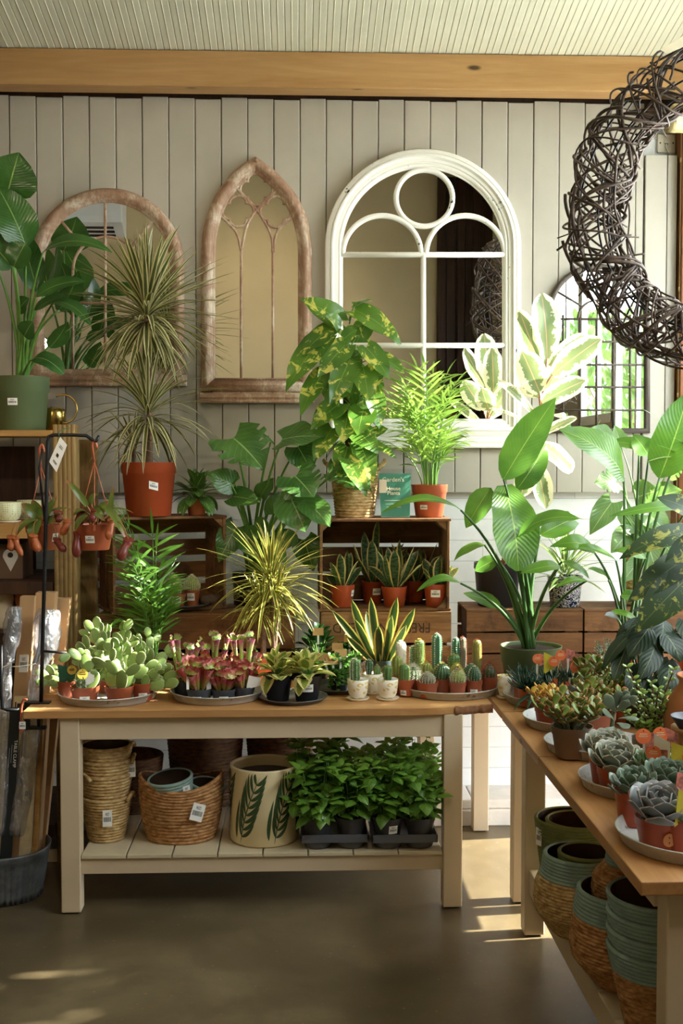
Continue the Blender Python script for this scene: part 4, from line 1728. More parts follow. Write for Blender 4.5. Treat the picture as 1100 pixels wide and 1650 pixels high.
# ------------------------------------------------------------------ prickly pears
def opuntia(th, zs, rnd, n0, lean, size=.07, gens=3, out=.5, longarm=None, r0=.03):
    mb = MB()

    def pad(b, d, nrm, L, g):
        w = L * rnd.uniform(.62, .8)
        mb.fat(b, b + d * L, nrm, w, w * .22, 'pad', rnd.uniform(-.05, .05), 8, 12, flatin=1)
        if g <= 0:
            return
        for k in range(rnd.choice((1, 2, 2, 3)) if g > 1 else rnd.choice((0, 1, 2))):
            side = d.cross(nrm).normalized()
            a = rnd.uniform(-1.0, 1.0)
            d2 = (d * math.cos(a) + side * math.sin(a) + nrm * rnd.uniform(-.35, .35)).normalized()
            b2 = b + d * (L * (.5 + .42 * math.cos(a))) + side * (w * .46 * math.sin(a))
            n2 = (nrm + side * rnd.uniform(-.7, .7) + d * rnd.uniform(-.2, .2))
            n2 = (n2 - d2 * n2.dot(d2)).normalized()
            pad(b2, d2, n2, L * rnd.uniform(.7, .95), g - 1)
    for k in range(n0):
        a = k * 2.4 + rnd.uniform(0, .6)
        d = V((math.cos(a) * out + lean[0], math.sin(a) * out * .6 + lean[1], 1)).normalized()
        nrm = V((rnd.uniform(-.5, .5), -1, rnd.uniform(-.2, .5)))
        nrm = (nrm - d * nrm.dot(d)).normalized()
        pad(V((math.cos(a) * r0, math.sin(a) * r0, zs - .006)), d, nrm, size * rnd.uniform(.85, 1.1), gens)
    if longarm:
        for (b, d, L) in longarm:
            p = V(b)
            d = V(d).normalized()
            for k in range(len(L)):
                nr = V((.2, -1, .5))
                nr = (nr - d * nr.dot(d)).normalized()
                mb.fat(p, p + d * L[k], nr, L[k] * .66, L[k] * .16, 'pad', 0, 8, 12, flatin=1)
                p = p + d * L[k] * .94
                d = (d + V((rnd.uniform(-.2, .2), 0, rnd.uniform(-.15, .25)))).normalized()
    mb.build('pads', L_OPUN, th)


OG = 'prickly pears on the left tray'
YT = c1.y
rnd = random.Random(3)
th, zs = potted('prickly_pear', 'prickly pear in the leftmost terracotta pot with a teal card', 'potted cactus', at(106, YT + .0, ZTR), .042, .068, M_TERRA, OG, rim=.3)
opuntia(th, zs, rnd, 2, (-.5, 0), .06, 1, .3, [((-.02, -.01, zs), (-1, -.1, .45), (.055, .06)), ((-.02, -.02, zs), (-1, -.3, .12), (.05, .05))], .02)
stake(th, (.005, -.03, zs - .01), .04, -.05, [(.024, -.006, .066, .018, M_YELC, 0)], [(0, 0, .012, .058, .075, M_TEALC, 'diamond', 0)])
th, zs = potted('prickly_pear', 'prickly pear with a yellow round label, second pot from the left', 'potted cactus', at(135, YT - .1, ZTR), .057, .066, M_TERRA, OG, rim=.3, sticker=(8, .1, .038, .026))
opuntia(th, zs, rnd, 4, (.25, .15), .08, 3, .35, None, .02)
stake(th, (-.01, -.034, zs - .01), .06, 0, [(.008, -.003, .07, .02, M_YELC, .15)], [(.034, .002, .02, .034, .075, M_WHITEC, 'diamond', .2)])
mb = MB()
for k in range(70):
    p = V((rnd.uniform(-.03, .012), rnd.uniform(-.05, -.028), zs + rnd.uniform(-.002, .04)))
    d = V((rnd.uniform(-1, 1), rnd.uniform(-1, .3), rnd.uniform(0, 1))).normalized()
    mb.leaf(p, p + d * .016, (0, 0, 1), .006, 'lance', .1, .1, .2, 3, 2)
mb.build('small_spiky_plantlet', leafmat('grey_green_thyme_leaf', (120, 140, 110), (80, 104, 74), trans=.1), th)
th, zs = potted('prickly_pear', 'prickly pear in the middle terracotta pot of its tray', 'potted cactus', at(190, YT - .1, ZTR), .056, .064, M_TERRA, OG, rim=.3)
opuntia(th, zs, rnd, 4, (0, .05), .078, 3, .4, None, .02)
th, zs = potted('prickly_pear', 'prickly pear with arms trailing right over the tray edge', 'potted cactus', at(229, YT - .06, ZTR), .046, .07, M_TERRA, OG, rim=.3, sticker=(6, .12, .034, .026))
opuntia(th, zs, rnd, 3, (.3, .1), .06, 2, .3, [((.02, -.01, zs), (1, -.15, .42), (.07, .06, .05)), ((.02, -.02, zs), (1, -.35, .1), (.075, .065)), ((.02, .01, zs), (1, .1, .8), (.06, .06))], .02)
th, zs = potted('prickly_pear', 'tallest prickly pear at the back of the left tray', 'potted cactus', at(170, YT + .1, ZTR), .05, .075, M_TERRA, OG, rim=.3)
opuntia(th, zs, rnd, 5, (-.05, 0), .086, 3, .45, None, .025)
th, zs = potted('prickly_pear', 'prickly pear at the back right of the left tray', 'potted cactus', at(222, YT + .09, ZTR), .05, .075, M_TERRA, OG, rim=.3)
opuntia(th, zs, rnd, 4, (.15, 0), .07, 3, .45, None, .025)

# ------------------------------------------------------------------ pitcher plants
t = NT('pitcher_plant_skin')
u, v, uvv = t.uv()
nz = t.noise(t.obj(), 40, 4, .6, 1)
c = t.mix(t.ramp(t.math('ADD', u, t.math('MULTIPLY', nz, .5)), [(.35, (0, 0, 0)), (.95, (1, 1, 1))]), lin((150, 168, 70)), lin((180, 74, 76)))
c = t.mix(t.ramp(nz, [(.52, (0, 0, 0)), (.62, (1, 1, 1))]), c, lin((226, 150, 140)))
M_PITCH = t.finish(t.bsdf(c, .35))
t = NT('tall_pitcher_skin')
u, v, uvv = t.uv()
nz = t.noise(t.obj(), 50, 4, .6, 1)
c = t.mix(t.ramp(u, [(.6, (0, 0, 0)), (.95, (1, 1, 1))]), lin((140, 170, 74)), lin((150, 70, 92)))
c = t.mix(t.ramp(nz, [(.58, (0, 0, 0)), (.64, (1, 1, 1))]), c, lin((214, 170, 160)))
M_PITCHT = t.finish(t.bsdf(c, .4))


def pitcher(mb, b, d, L, r, seg=10, hood=True, bend=.2):
    b, d = V(b), V(d).normalized()
    e = b + d * L + V((0, 0, L * bend))
    c = b + d * L * .6
    pts = bez(b, c, e, 9)
    rad = [r * (.2 + .8 * (i / 9) ** .8) for i in range(8)] + [r * 1.0, r * 1.25]
    mb.tube(pts, rad, seg, False)
    tn = (pts[-1] - pts[-2]).normalized()
    o = V((d.x, d.y, 0))
    o = o.normalized() if o.length > .1 else V((0, 1, 0))
    if hood:
        for k in range(3):
            a = (k - 1) * .7
            s = o.cross(V((0, 0, 1)))
            q = e + o * r * math.cos(a) * .9 + s * r * math.sin(a) * .9
            mb.leaf(q, q + (tn * .9 - o * .35 + s * math.sin(a) * .5).normalized() * r * 2.4, -o + V((0, 0, .3)), r * 2.2, 'round', .2, -.1, .1, 5, 4, .12)


SG = 'pitcher plants on the second tray'


def sarracenia(label, x, Y, r, h, n, L, rp, seed, tall=0, sticker=None, mat=M_GREYP, tallL=.14):
    rnd = random.Random(seed)
    th, zs = potted('pitcher_plant', label, 'potted plant', at(x, Y, ZTR), r, h, mat, SG, taper=.8, rim=.2, sticker=sticker)
    mb = MB()
    for k in range(n):
        a = k * 2.4 + rnd.uniform(-.3, .3)
        o = rnd.uniform(.3, .9)
        pitcher(mb, (math.cos(a) * r * .35, math.sin(a) * r * .35, zs - .004), (math.cos(a) * o, math.sin(a) * o, 1), L * rnd.uniform(.7, 1.1), rp * rnd.uniform(.75, 1.15))
    mb.build('squat_pitchers', M_PITCH, th)
    if tall:
        mb = MB()
        for k in range(tall):
            a = k * 2.4 + rnd.uniform(0, 1)
            pitcher(mb, (math.cos(a) * r * .4, math.sin(a) * r * .4, zs - .004), (math.cos(a) * .22, math.sin(a) * .15, 1), tallL * rnd.uniform(.75, 1.1), .0105, 10, True, .02)
        mb.build('tall_pitchers', M_PITCHT, th)
    return th, zs


Y2 = c2.y
th, zs = sarracenia('pitcher plant with fat red pitchers, front left pot of its tray', 320, Y2 - .1, .05, .052, 9, .085, .018, 1, 0, (-8, .04, .034, .024))
stake(th, (.038, -.02, zs), .03, 0, [], [(0, 0, .0, .02, .07, M_WHITEC, 'card', .5), (-.082, .0, .01, .01, .05, M_WHITEC, 'card', .3)], False)
sarracenia('pitcher plant with frilly pink pitchers, front middle pot of its tray', 359, Y2 - .105, .047, .05, 12, .07, .014, 2, 0, (5, .06, .036, .024))
th, zs = sarracenia('pitcher plant with a white plant card, front right pot of its tray', 392, Y2 - .08, .042, .054, 8, .07, .012, 3, 1)
stake(th, (.035, -.03, zs), .03, .2, [], [(0, 0, .0, .05, .055, M_WHITEC, 'diamond', .1)], False)
sarracenia('tall pitcher plant at the back left of its tray', 297, Y2 + .03, .05, .06, 6, .07, .012, 4, 6, None, M_BLACKP, .17)
sarracenia('tall pitcher plant in the middle back of its tray', 343, Y2 + .05, .05, .06, 8, .08, .013, 5, 6, None, M_BLACKP, .16)
sarracenia('tall pitcher plant at the back right of its tray', 392, Y2 + .06, .05, .06, 8, .08, .012, 6, 5, None, M_BLACKP, .17)

# ------------------------------------------------------------------ cream edged peperomias
PG = 'cream-leaved peperomias'


def spoonplant(th, zs, rnd, n, L, lw, stem, lm, smat, prof='spoon', tilt=(85, -10), droopers=0, m=4, r0=.015, fold=.2, arch=.05):
    mb, ms = MB(), MB()
    for i in range(n):
        q = (i + .5) / n
        a = i * 2.39996 + rnd.uniform(-.3, .3)
        el = math.radians(tilt[0] + (tilt[1] - tilt[0]) * q) + rnd.uniform(-.2, .2)
        d = V((math.cos(a) * math.cos(el), math.sin(a) * math.cos(el), math.sin(el)))
        b = V((math.cos(a) * r0 * q, math.sin(a) * r0 * q, zs - .003))
        e = b + V((0, 0, stem * (1.2 - .6 * q) * rnd.uniform(.6, 1.1))) + d * stem * .5
        ms.tube(bez(b, b + V((0, 0, stem * .5)), e, 5), .0022, 5)
        up = V((-math.cos(a) * math.sin(el), -math.sin(a) * math.sin(el), max(.2, math.cos(el))))
        l = L * rnd.uniform(.75, 1.1)
        d2 = (d + V((rnd.uniform(-.3, .3), rnd.uniform(-.3, .3), rnd.uniform(-.3, .2)))).normalized()
        mb.leaf(e, e + d2 * l, up, lw * rnd.uniform(.8, 1.1), prof, arch, rnd.uniform(0, .25), fold, 8, m)
    for k in range(droopers):
        a = -PI / 2 + rnd.uniform(-.9, .9)
        b = V((math.cos(a) * r0 * 2.4, math.sin(a) * r0 * 2.4, zs + .02))
        d = V((math.cos(a) * .6, math.sin(a) * .6, -1)).normalized()
        mb.leaf(b, b + d * L * 1.1, (math.cos(a), math.sin(a), .5), lw, prof, .1, 0, fold, 8, m)
    mb.build('foliage', lm, th)
    ms.build('stem', smat, th)


for i, (x, dy, lab, st) in enumerate(((447, -.01, 'peperomia with cream-edged leaves in the left black pot of the pair', None),
                                      (494, -.03, 'peperomia with cream-edged leaves in the black pot with the price label', (4, .42, .042, .03)))):
    th, zs = potted('peperomia', lab, 'potted plant', at(x, c3.y + dy, ZTR), .058, .1, M_BLACKP, PG, taper=.74, rim=.2, sticker=st)
    spoonplant(th, zs, random.Random(20 + i), 30, .08, .06, .035, L_PEPV, M_STEM, 'ovate', (80, -10), 1)

# ------------------------------------------------------------------ dark glossy plants with kraft tags
KG = 'dark glossy plants with kraft tags'
for i, (x, Y, h, lab, tags) in enumerate(((512, 4.86, .13, 'dark round-leaved plant with one kraft tag, left of the golden snake plant', ((0, .13),)),
                                          (566, 4.8, .1, 'dark round-leaved plant with two kraft tags, behind the small cream pots', ((-.01, .11), (-.06, .075))))):
    th, zs = potted('baby_rubber_plant', lab, 'potted plant', at(x, Y, ZT), .055, .09, M_BLACKP, KG)
    spoonplant(th, zs, random.Random(30 + i), 46, .055, .042, h * .55, L_JADE, M_STEM, 'round', (88, -5), 0, 4, .03, .12)
    for (dx, zt_) in tags:
        stake(th, (dx, -.05, zs), zt_, 0, [], [(0, 0, zt_ - .01, .046, .032, M_KRAFT, 'card', .1)])
th, zs = potted('creeping_plant', 'small-leaved plant trailing over the edge of its black pot, with kraft tags', 'potted plant', at(548, 4.62, ZT + .0045), .05, .075, M_BLACKP)
mb, ms = MB(), MB()
rnd = random.Random(8)
for k in range(46):
    a = rnd.uniform(0, 2 * PI)
    el = rnd.uniform(.1, 1.3)
    L = rnd.uniform(.05, .1)
    tr_ = k < 9
    if tr_:
        a = rnd.uniform(-PI * .75, -PI * .25)
        pts = bez((math.cos(a) * .03, math.sin(a) * .03, zs), (math.cos(a) * .085, math.sin(a) * .085, zs + .05), (math.cos(a) * .09, math.sin(a) * .085, zs - rnd.uniform(.02, .06)), 10)
    else:
        e = V((math.cos(a) * math.cos(el), math.sin(a) * math.cos(el), math.sin(el))) * L
        pts = bez((math.cos(a) * .02, math.sin(a) * .02, zs), (e.x * .5, e.y * .5, zs + e.z * .9), (e.x + math.cos(a) * .02, e.y + math.sin(a) * .02, zs + e.z), 8)
    ms.tube(pts, .001, 4)
    for j, p in enumerate(pts[1:]):
        for sg in (-1, 1):
            d = V((rnd.uniform(-1, 1), rnd.uniform(-1, 1), rnd.uniform(-.1, .8))).normalized()
            mb.leaf(p, p + d * rnd.uniform(.012, .02), (0, -.4, 1), .014, 'round', .1, .1, .1, 4, 2)
mb.build('foliage', L_CREEP, th)
ms.build('stem', M_STEM, th)
for (dx, zt_, yw) in ((-.085, .07, -.3), (-.045, .055, .2), (.0, .085, .1)):
    stake(th, (dx * .5, -.04, zs), zt_, dx * 4, [], [(0, 0, zt_ - .01, .05, .03, M_KRAFT, 'card', yw)])

# ------------------------------------------------------------------ cream pots with yellow print
t = NT('cream_pot_yellow_print')
vec = t.obj()
wv = t.n('ShaderNodeTexVoronoi', None, Vector=t.n('ShaderNodeMapping', None, Vector=vec, Scale=(34, 34, 60)).outputs[0], Scale=1.0)
d0 = wv.outputs['Distance']
ringm = t.ramp(d0, [(.18, (0, 0, 0)), (.25, (1, 1, 1)), (.44, (1, 1, 1)), (.5, (0, 0, 0))])
pm = t.math('MULTIPLY', ringm, t.ramp(t.noise(vec, 60, 2), [(.38, (0, 0, 0)), (.5, (1, 1, 1))]))
c = t.mix(pm, lin((244, 238, 222)), lin((224, 194, 104)))
M_MUG = t.finish(t.bsdf(c, .3, 0, None, .5))
M_SAUCER = simple('cream_glazed_saucer', (238, 226, 204), .3, 0, .03)


def mug(label, loc, r, h):
    th = thing('cactus_pot', label, 'potted cactus', loc, 0, 'cream pots with yellow print')
    mb = MB()
    mb.lathe([(0, 0), (r * .9, 0), (r * .98, .003), (r * 1.06, .008), (r * 1.08, .01), (r * 1.0, .008), (0, .006)], 32)
    mb.build('saucer', M_SAUCER, th)
    mb = MB()
    z0 = .0085
    mb.lathe([(0, z0), (r * .6, z0), (r * .72, z0 + .006), (r * .86, z0 + h * .25), (r * .95, z0 + h * .6), (r, z0 + h), (r * .96, z0 + h + .001), (r * .9, z0 + h * .8), (0, z0 + h * .5)], 32)
    mb.build('pot', M_MUG, th)
    mb = MB()
    mb.lathe([(r * .91, z0 + h * .86), (0, z0 + h * .9)], 20)
    mb.build('soil', M_SOIL, th)
    return th, z0 + h * .87


Ymug = PZ(576, 1131, ZT).y + .04
th, zs = mug('cream pot with a white-spined column cactus, left of the front pair', at(576.5, Ymug, ZT), .042, .073)
cactus(th, (-.01, 0, zs), .02, .09, 9, random.Random(1), M_CACT, M_SPW, 'col', 14, .009, 6, .2)
th, zs = mug('cream pot with a small green cactus, right of the front pair', at(624.5, Ymug, ZT), .042, .073)
cactus(th, (.0, 0, zs), .02, .062, 8, random.Random(2), M_CACT, M_SPY, 'ball2', 9, .006, 3, .22)
th, zs = mug('cream pot with two little cacti, behind the front pair', at(600, Ymug + .12, ZT), .042, .073)
cactus(th, (-.014, 0, zs), .016, .065, 9, random.Random(3), M_CACTD, M_SPW, 'ball2', 10, .006, 4, .2)
cactus(th, (.018, -.005, zs), .015, .045, 9, random.Random(4), M_CACT, M_SPY, 'ball', 8, .006, 4, .2)

# ------------------------------------------------------------------ cactus tray
CG = 'little cacti on the round tray'
Y4 = c4.y


def cpot(label, x, Y, r, h, seed, bodies, sticker=None, mat=M_TERRA):
    th, zs = potted('cactus', label, 'potted cactus', at(x, Y, ZTR), r, h, mat, CG, taper=.76, rim=.3, sticker=sticker, seg=28)
    for k, b in enumerate(bodies):
        dx, dy, br, bh, ribs, bm, sm_, shp, rows, sl, ns = b[:11]
        cactus(th, (dx, dy, zs - .003), br, bh, ribs, random.Random(seed * 7 + k), bm, sm_, shp, rows, sl, ns, *(b[11:]))
    return th


def cz(yt, Y, h):
    """height of a cactus whose tip shows at photo row yt"""
    return PY(700, yt, Y).z - (ZTR + h * .86)


yfr, ymd, ybk, yb2 = Y4 - .125, Y4 - .03, Y4 + .06, Y4 + .13
cpot('short green cylinder cactus at the left front of the cactus tray', 654.5, yfr + .03, .033, .066, 1, [(-.008, 0, .022, cz(1068, yfr + .03, .066), 14, M_CACT, M_SPY, 'col', 12, .005, 4, .08)], (-30, .08, .026, .02))
cpot('low grey-pink dome cactus at the front of the cactus tray', 689, yfr, .044, .06, 2, [(0, 0, .03, .05, 16, M_CACTG, M_SPW, 'ball', 10, .007, 7, .04)], (18, .1, .02, .018))
cpot('striped green barrel cactus beside the pink dome', 714, yfr + .06, .034, .062, 3, [(-.002, 0, .036, .075, 18, M_CACTD, M_SPY, 'ball', 10, .007, 4, .1)])
cpot('white-and-red tufted ball cactus at the front of the cactus tray', 738, yfr, .035, .06, 4, [(0, 0, .03, .062, 16, M_CACTY, M_SPW, 'ball', 11, .008, 7, .05), (0, .0, .02, .064, 10, M_SPR, M_SPR, 'ball', 4, .011, 6, .05)])
cpot('small dark green ball cactus with a price label', 765, yfr + .025, .033, .062, 5, [(0, 0, .026, .066, 14, M_CACTD, M_SPW, 'ball', 10, .006, 4, .1)], (-12, .1, .03, .022))
cpot('red-haired ball cactus at the right end of the cactus tray', 789, yfr + .07, .036, .066, 6, [(0, 0, .029, .066, 14, M_CACTD, M_SPR, 'ball', 11, .012, 7, .08)])
cpot('white hairy column cactus at the back left of the cactus tray', 646, ybk + .02, .032, .07, 7, [(0, 0, .019, cz(1031, ybk + .02, .07), 18, M_SPW, M_SPW, 'col', 22, .007, 8, .03)])
cpot('plump yellow-green cactus in front of the white column', 641, ymd, .032, .068, 8, [(-.002, 0, .022, cz(1055, ymd, .068), 9, M_CACTY, M_SPY, 'ball2', 10, .005, 3, .2)])
cpot('tall fuzzy golden-green column cactus', 676, ybk, .032, .07, 9, [(0, 0, .02, cz(1028, ybk, .07), 16, M_CACT, M_SPY, 'col', 20, .007, 6, .06), (-.024, .012, .015, cz(1040, ybk, .07), 14, M_CACT, M_SPW, 'col', 16, .007, 5, .06)])
cpot('tallest blue-green ribbed column cactus', 704, ybk + .02, .033, .07, 10, [(0, 0, .021, cz(1019, ybk + .02, .07), 6, M_CACTB, M_SPW, 'col', 18, .006, 5, .26)])
cpot('pair of dark ribbed columns on the cactus tray', 740, ybk + .04, .036, .07, 11, [(-.013, 0, .018, cz(1026, ybk + .04, .07), 8, M_CACTB, M_SPW, 'col', 16, .006, 4, .2), (.015, .004, .016, cz(1025, ybk + .04, .07), 9, M_CACTG, M_SPR, 'col', 18, .007, 5, .15)])
cpot('brown-green fuzzy column cactus near the right end of the tray', 769, ybk + .02, .032, .07, 12, [(0, 0, .019, cz(1029, ybk + .02, .07), 16, M_CACTY, M_SPR, 'col', 20, .006, 4, .08)])
cpot('spiky white starfish-like cactus behind the green cylinder', 666, ymd - .03, .033, .06, 13, [(0, 0, .026, .062, 12, M_CACTD, M_SPW, 'ball', 9, .022, 6, .1, 0, .0008)])
cpot('knobbly golden cactus in the middle of the tray', 687, ymd + .0, .033, .062, 14, [(0, 0, .019, cz(1066, ymd, .062), 10, M_CACTY, M_SPY, 'ball2', 14, .007, 6, .25), (.02, .005, .014, .05, 9, M_CACTY, M_SPY, 'ball', 8, .006, 5, .2), (-.02, .004, .014, .045, 9, M_CACTY, M_SPY, 'ball', 8, .006, 5, .2)])
cpot('green cactus crowned with yellow spines', 732, ymd + .02, .033, .064, 15, [(0, 0, .024, cz(1053, ymd + .02, .064), 10, M_CACT, M_SPY, 'ball2', 10, .008, 4, .2)])
cpot('golden spined ball cactus behind the red-tufted one', 736, ymd - .03, .033, .064, 16, [(0, 0, .026, cz(1069, ymd - .03, .064), 14, M_CACTY, M_SPY, 'ball', 12, .011, 6, .06)])
cpot('dark dotted dome cactus at the right of the tray', 760, ymd, .038, .064, 17, [(0, 0, .034, cz(1068, ymd, .064), 16, M_CACTD, M_SPW, 'ball', 10, .004, 3, .14)])

# ------------------------------------------------------------------ palm, dragon trees, snake plants on the long table
th, zs = potted('parlour_palm', 'bushy green parlour palm in a small terracotta pot in front of the left crates', 'potted palm', at(244, 4.84, ZT), .055, .1, M_TERRA, None, sticker=None)
palm(th, zs, random.Random(4), 22, .72, .17, .15, .0135, L_PALM, M_STEM, (-.05, 0), .025, 6, .05, low_dense=True)

th, zs = potted('dragon_tree', 'yellow-striped dragon tree with two thin ringed canes between the crates', 'potted plant', at(427, 4.8, ZT), .088, .115, M_TERRA, 'dragon trees')
loc = V(th.location)
mb, ms = MB(), MB()
rnd = random.Random(12)
for (xc, yc, n, L, xb, r) in ((436, 938, 96, .27, 441, .011), (421, 985, 60, .19, 424, .012), (446, 965, 30, .2, 441, .008)):
    c = PY(xc, yc, 4.79) - loc
    b = PY(xb, 1055, 4.79) - loc
    b.z = zs - .01
    pts = bez(b, b.lerp(c, .5) + V((.006, 0, 0)), c, 14)
    ms.tube(pts, [r * (1.1 - .3 * i / 14) * (1 + .08 * (i % 2)) for i in range(15)], 9)
    crown(mb, c, n, L * 1.1, .0145, rnd, 82, -25, .5, 'strap', 2, 8, .25)
mb.build('foliage', L_DRACY, th)
ms.build('cane', M_CANE, th)

M_BLUEGP = simple('dark_blue_green_pot', (40, 70, 74), .4)
th, zs = potted('golden_snake_plant', 'golden-edged snake plant in a dark pot in front of the lettered crate', 'potted plant', at(614, 4.76, ZT), .044, .1, M_BLUEGP)
mb = MB()
mb.lathe([(.0392, .018), (.0404, .044)], 28, c=(0, 0, 0))
mb.build('purple_band', simple('purple_pot_band', (110, 44, 84), .5), th)


def swords(th, zs, rnd, n, L, w, lm, spread=.6, tw=.3, r0=.012, explicit=None):
    mb = MB()
    for i in range(n):
        a = i * 2.39996 + rnd.uniform(-.3, .3)
        q = (i + .3) / n
        d = V((math.cos(a) * spread * q, math.sin(a) * spread * q * .8, 1)).normalized()
        b = V((math.cos(a) * r0, math.sin(a) * r0, zs - .006))
        l = L * rnd.uniform(.6, 1.08) * (1.05 - .25 * q)
        mb.leaf(b, b + d * l, V((-math.cos(a), -math.sin(a) - .6, .3)), w * rnd.uniform(.85, 1.1), 'sword', rnd.uniform(-.06, .02), rnd.uniform(-.1, .22) * q, .38, 10, 4)
    for e in explicit or ():
        mb.leaf(*e)
    mb.build('foliage', lm, th)


loc = V(th.location)
ex = []
for (tx, ty, tY, bx, wq, dr) in ((540, 986, 4.68, 606, .034, .12), (566, 966, 4.72, 602, .04, .02), (597, 962, 4.76, 610, .04, 0), (572, 1000, 4.66, 606, .036, .05), (640, 962, 4.74, 616, .044, 0),
                                 (668, 978, 4.72, 622, .042, -.05), (655, 1005, 4.68, 622, .034, -.05), (610, 1008, 4.64, 610, .044, 0), (590, 985, 4.82, 610, .04, 0), (632, 990, 4.66, 618, .038, -.02), (562, 1028, 4.66, 604, .03, .1)):
    b = PY(bx, 1066, 4.76) - loc
    b.z = zs - .006
    ex.append((b, PY(tx, ty, tY) - loc, (rnd.uniform(-.3, .3), -1, .3), wq, 'sword', -.03, dr, .35, 10, 4))
swords(th, zs, rnd, 3, .12, .034, L_SNAKEY, .5, explicit=ex)
# ------------------------------------------------------------------ inside and on the crates
# snake plants in the open right-hand crate
SGN = 'snake plants in the open crate'
zb_ = ZC2 + .0125
rnd = random.Random(40)
for i, (x, Y, r, h, n, L, lab, st) in enumerate((
        (551, 5.02, .056, .1, 8, .15, 'snake plant at the left end of the open crate', (62, .5, .024, .026)),
        (600, 5.16, .052, .1, 7, .26, 'snake plant at the back left of the open crate', (22, .4, .04, .03)),
        (635, 5.03, .058, .09, 9, .21, 'snake plant in the middle front of the open crate', None),
        (667, 5.17, .05, .1, 7, .23, 'snake plant at the back right of the open crate', None),
        (702, 5.02, .055, .102, 7, .15, 'snake plant with a price label at the right end of the open crate', (-8, .45, .042, .032)))):
    th, zs = potted('snake_plant', lab, 'potted plant', at(x, Y, zb_), r, h, M_TERRAD, SGN, rim=.2, sticker=st)
    swords(th, zs, rnd, n + 2, L * 1.05, .052, L_SNAKE, .95, .3, .018)

# ball cacti in the turned left-hand crate
ux = V((math.cos(ang), math.sin(ang), 0))
uy = V((-math.sin(ang), math.cos(ang), 0))
base = V((cxl.x, cxl.y, ZC2L + .0125))
pt = PY(292, 975, 5.05)
tr = tray('galvanised_tray', 'small dark dish under the two ball cacti in the turned crate', (pt.x, 5.1, ZC2L + .0125), .115, .016, M_ZINCD)
zt_ = ZC2L + .017
for i, (x, Y, r, rb, hb, lab, st) in enumerate(((283, 5.05, .044, .038, .1, 'tall white-spined ball cactus, left one inside the turned crate', (10, .3, .04, .034)),
                                              (309, 5.1, .034, .034, .078, 'small pale ball cactus, right one inside the turned crate', (-6, .35, .036, .034)))):
    th, zs = potted('ball_cactus', lab, 'potted cactus', at(x, Y, zt_), r, .072 if i else .06, M_TERRA, 'ball cacti in the turned crate', sticker=st)
    cactus(th, (-.012 if i == 0 else 0, 0, zs - .003), rb, hb, 22, random.Random(60 + i), M_CACTY, M_SPW, 'ball', 14, .008, 6, .05)
p = PY(346, 978, 5.08)
th = thing('cork_block', 'rough brown bark block in the right corner of the turned crate', 'wood', (p.x - .02, 5.16, ZC2L + .0125), .4)
mb = MB()
n = 14
for k in range(1):
    pts = []
    for i in range(9):
        q = i / 8 - .5
        pts.append((q * .11, 0, .022 + .004 * math.sin(i * 2.2)))
    mb.tube(pts, [.012, .02, .024, .022, .025, .023, .025, .021, .012], 10)
mb.build('block', M_BARK, th)

# dragon tree on the turned crate
px_ = PY(240, 832, 5.06)
th, zs = potted('dragon_tree', 'tall pale-striped dragon tree in a big rust-red pot on the turned crate', 'potted plant', (px_.x, 5.06, ZC3L + .0005), M(44, 5.06), M(86, 5.06), M_TERRAD, 'dragon trees',
                taper=.8, rim=.2, sticker=(18, .5, .04, .034, -.25), soil=.9)
loc = V(th.location)
mb, ms = MB(), MB()
rnd = random.Random(70)
for (xc, yc, n, L, w, xb, r, e0, e1, dr) in ((236, 508, 165, .41, .025, 241, .0125, 88, -42, .36), (238, 668, 80, .36, .021, 238, .01, 80, -30, .5), (214, 718, 34, .2, .014, 214, .009, 80, -30, .35)):
    c = PY(xc, yc, 5.05) - loc
    b = PY(xb, 745, 5.05) - loc
    b.z = zs - .01
    pts = bez(b, b.lerp(c, .5) + V((.008, 0, 0)), c, 20)
    ms.tube(pts, [r * (1 + .09 * (i % 2)) for i in range(21)], 9)
    crown(mb, c, n, L, w, rnd, e0, e1, dr, 'strap', 2, 9, .22)
mb.build('foliage', L_DRAC, th)
ms.build('cane', M_CANE, th)

# small leafy plant on the turned crate
p = PY(316, 832, 5.1)
th, zs = potted('leafy_plant', 'small veined leafy plant in a little terracotta pot beside the rust-red pot', 'potted plant', (p.x, 5.12, ZC3L + .0005), .048, .075, M_TERRA)
spoonplant(th, zs, random.Random(71), 34, .09, .058, .05, L_FITT, M_STEM, 'ovate', (85, -25), 3, 4, .02, .15)

# ------------------------------------------------------------------ pothos in a woven basket, on the right-hand crate
t = NT('woven_seagrass')
vec = t.obj()
nz = t.noise(t.obj((1, 1, 2.2)), 38, 4, .6)
c = t.ramp(nz, [(.34, lin((150, 116, 70))), (.52, lin((192, 160, 108))), (.68, lin((214, 188, 138)))])
M_GRASS = t.finish(t.bsdf(c, .7, 0, t.bump(nz, .5, .004), .25))
t = NT('honey_seagrass')
nz = t.noise(t.obj((1, 1, 2.2)), 38, 4, .6)
c = t.ramp(nz, [(.34, lin((134, 90, 50))), (.52, lin((178, 130, 82))), (.68, lin((204, 162, 112)))])
M_GRASSH = t.finish(t.bsdf(c, .7, 0, t.bump(nz, .5, .004), .25))
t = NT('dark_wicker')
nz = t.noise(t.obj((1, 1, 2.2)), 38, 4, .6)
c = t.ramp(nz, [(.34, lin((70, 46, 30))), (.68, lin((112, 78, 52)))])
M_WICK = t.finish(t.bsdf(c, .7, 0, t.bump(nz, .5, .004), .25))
M_TEAL = simple('sage_blue_cord', (136, 160, 150), .75, 0, .12, 30, .4, 80)
M_OLIVE = simple('olive_green_cord', (120, 128, 76), .75, 0, .14, 30, .4, 80)
M_LINER = simple('dark_plastic_liner', (66, 50, 38), .25, 0, .15, 10, .3, 20)


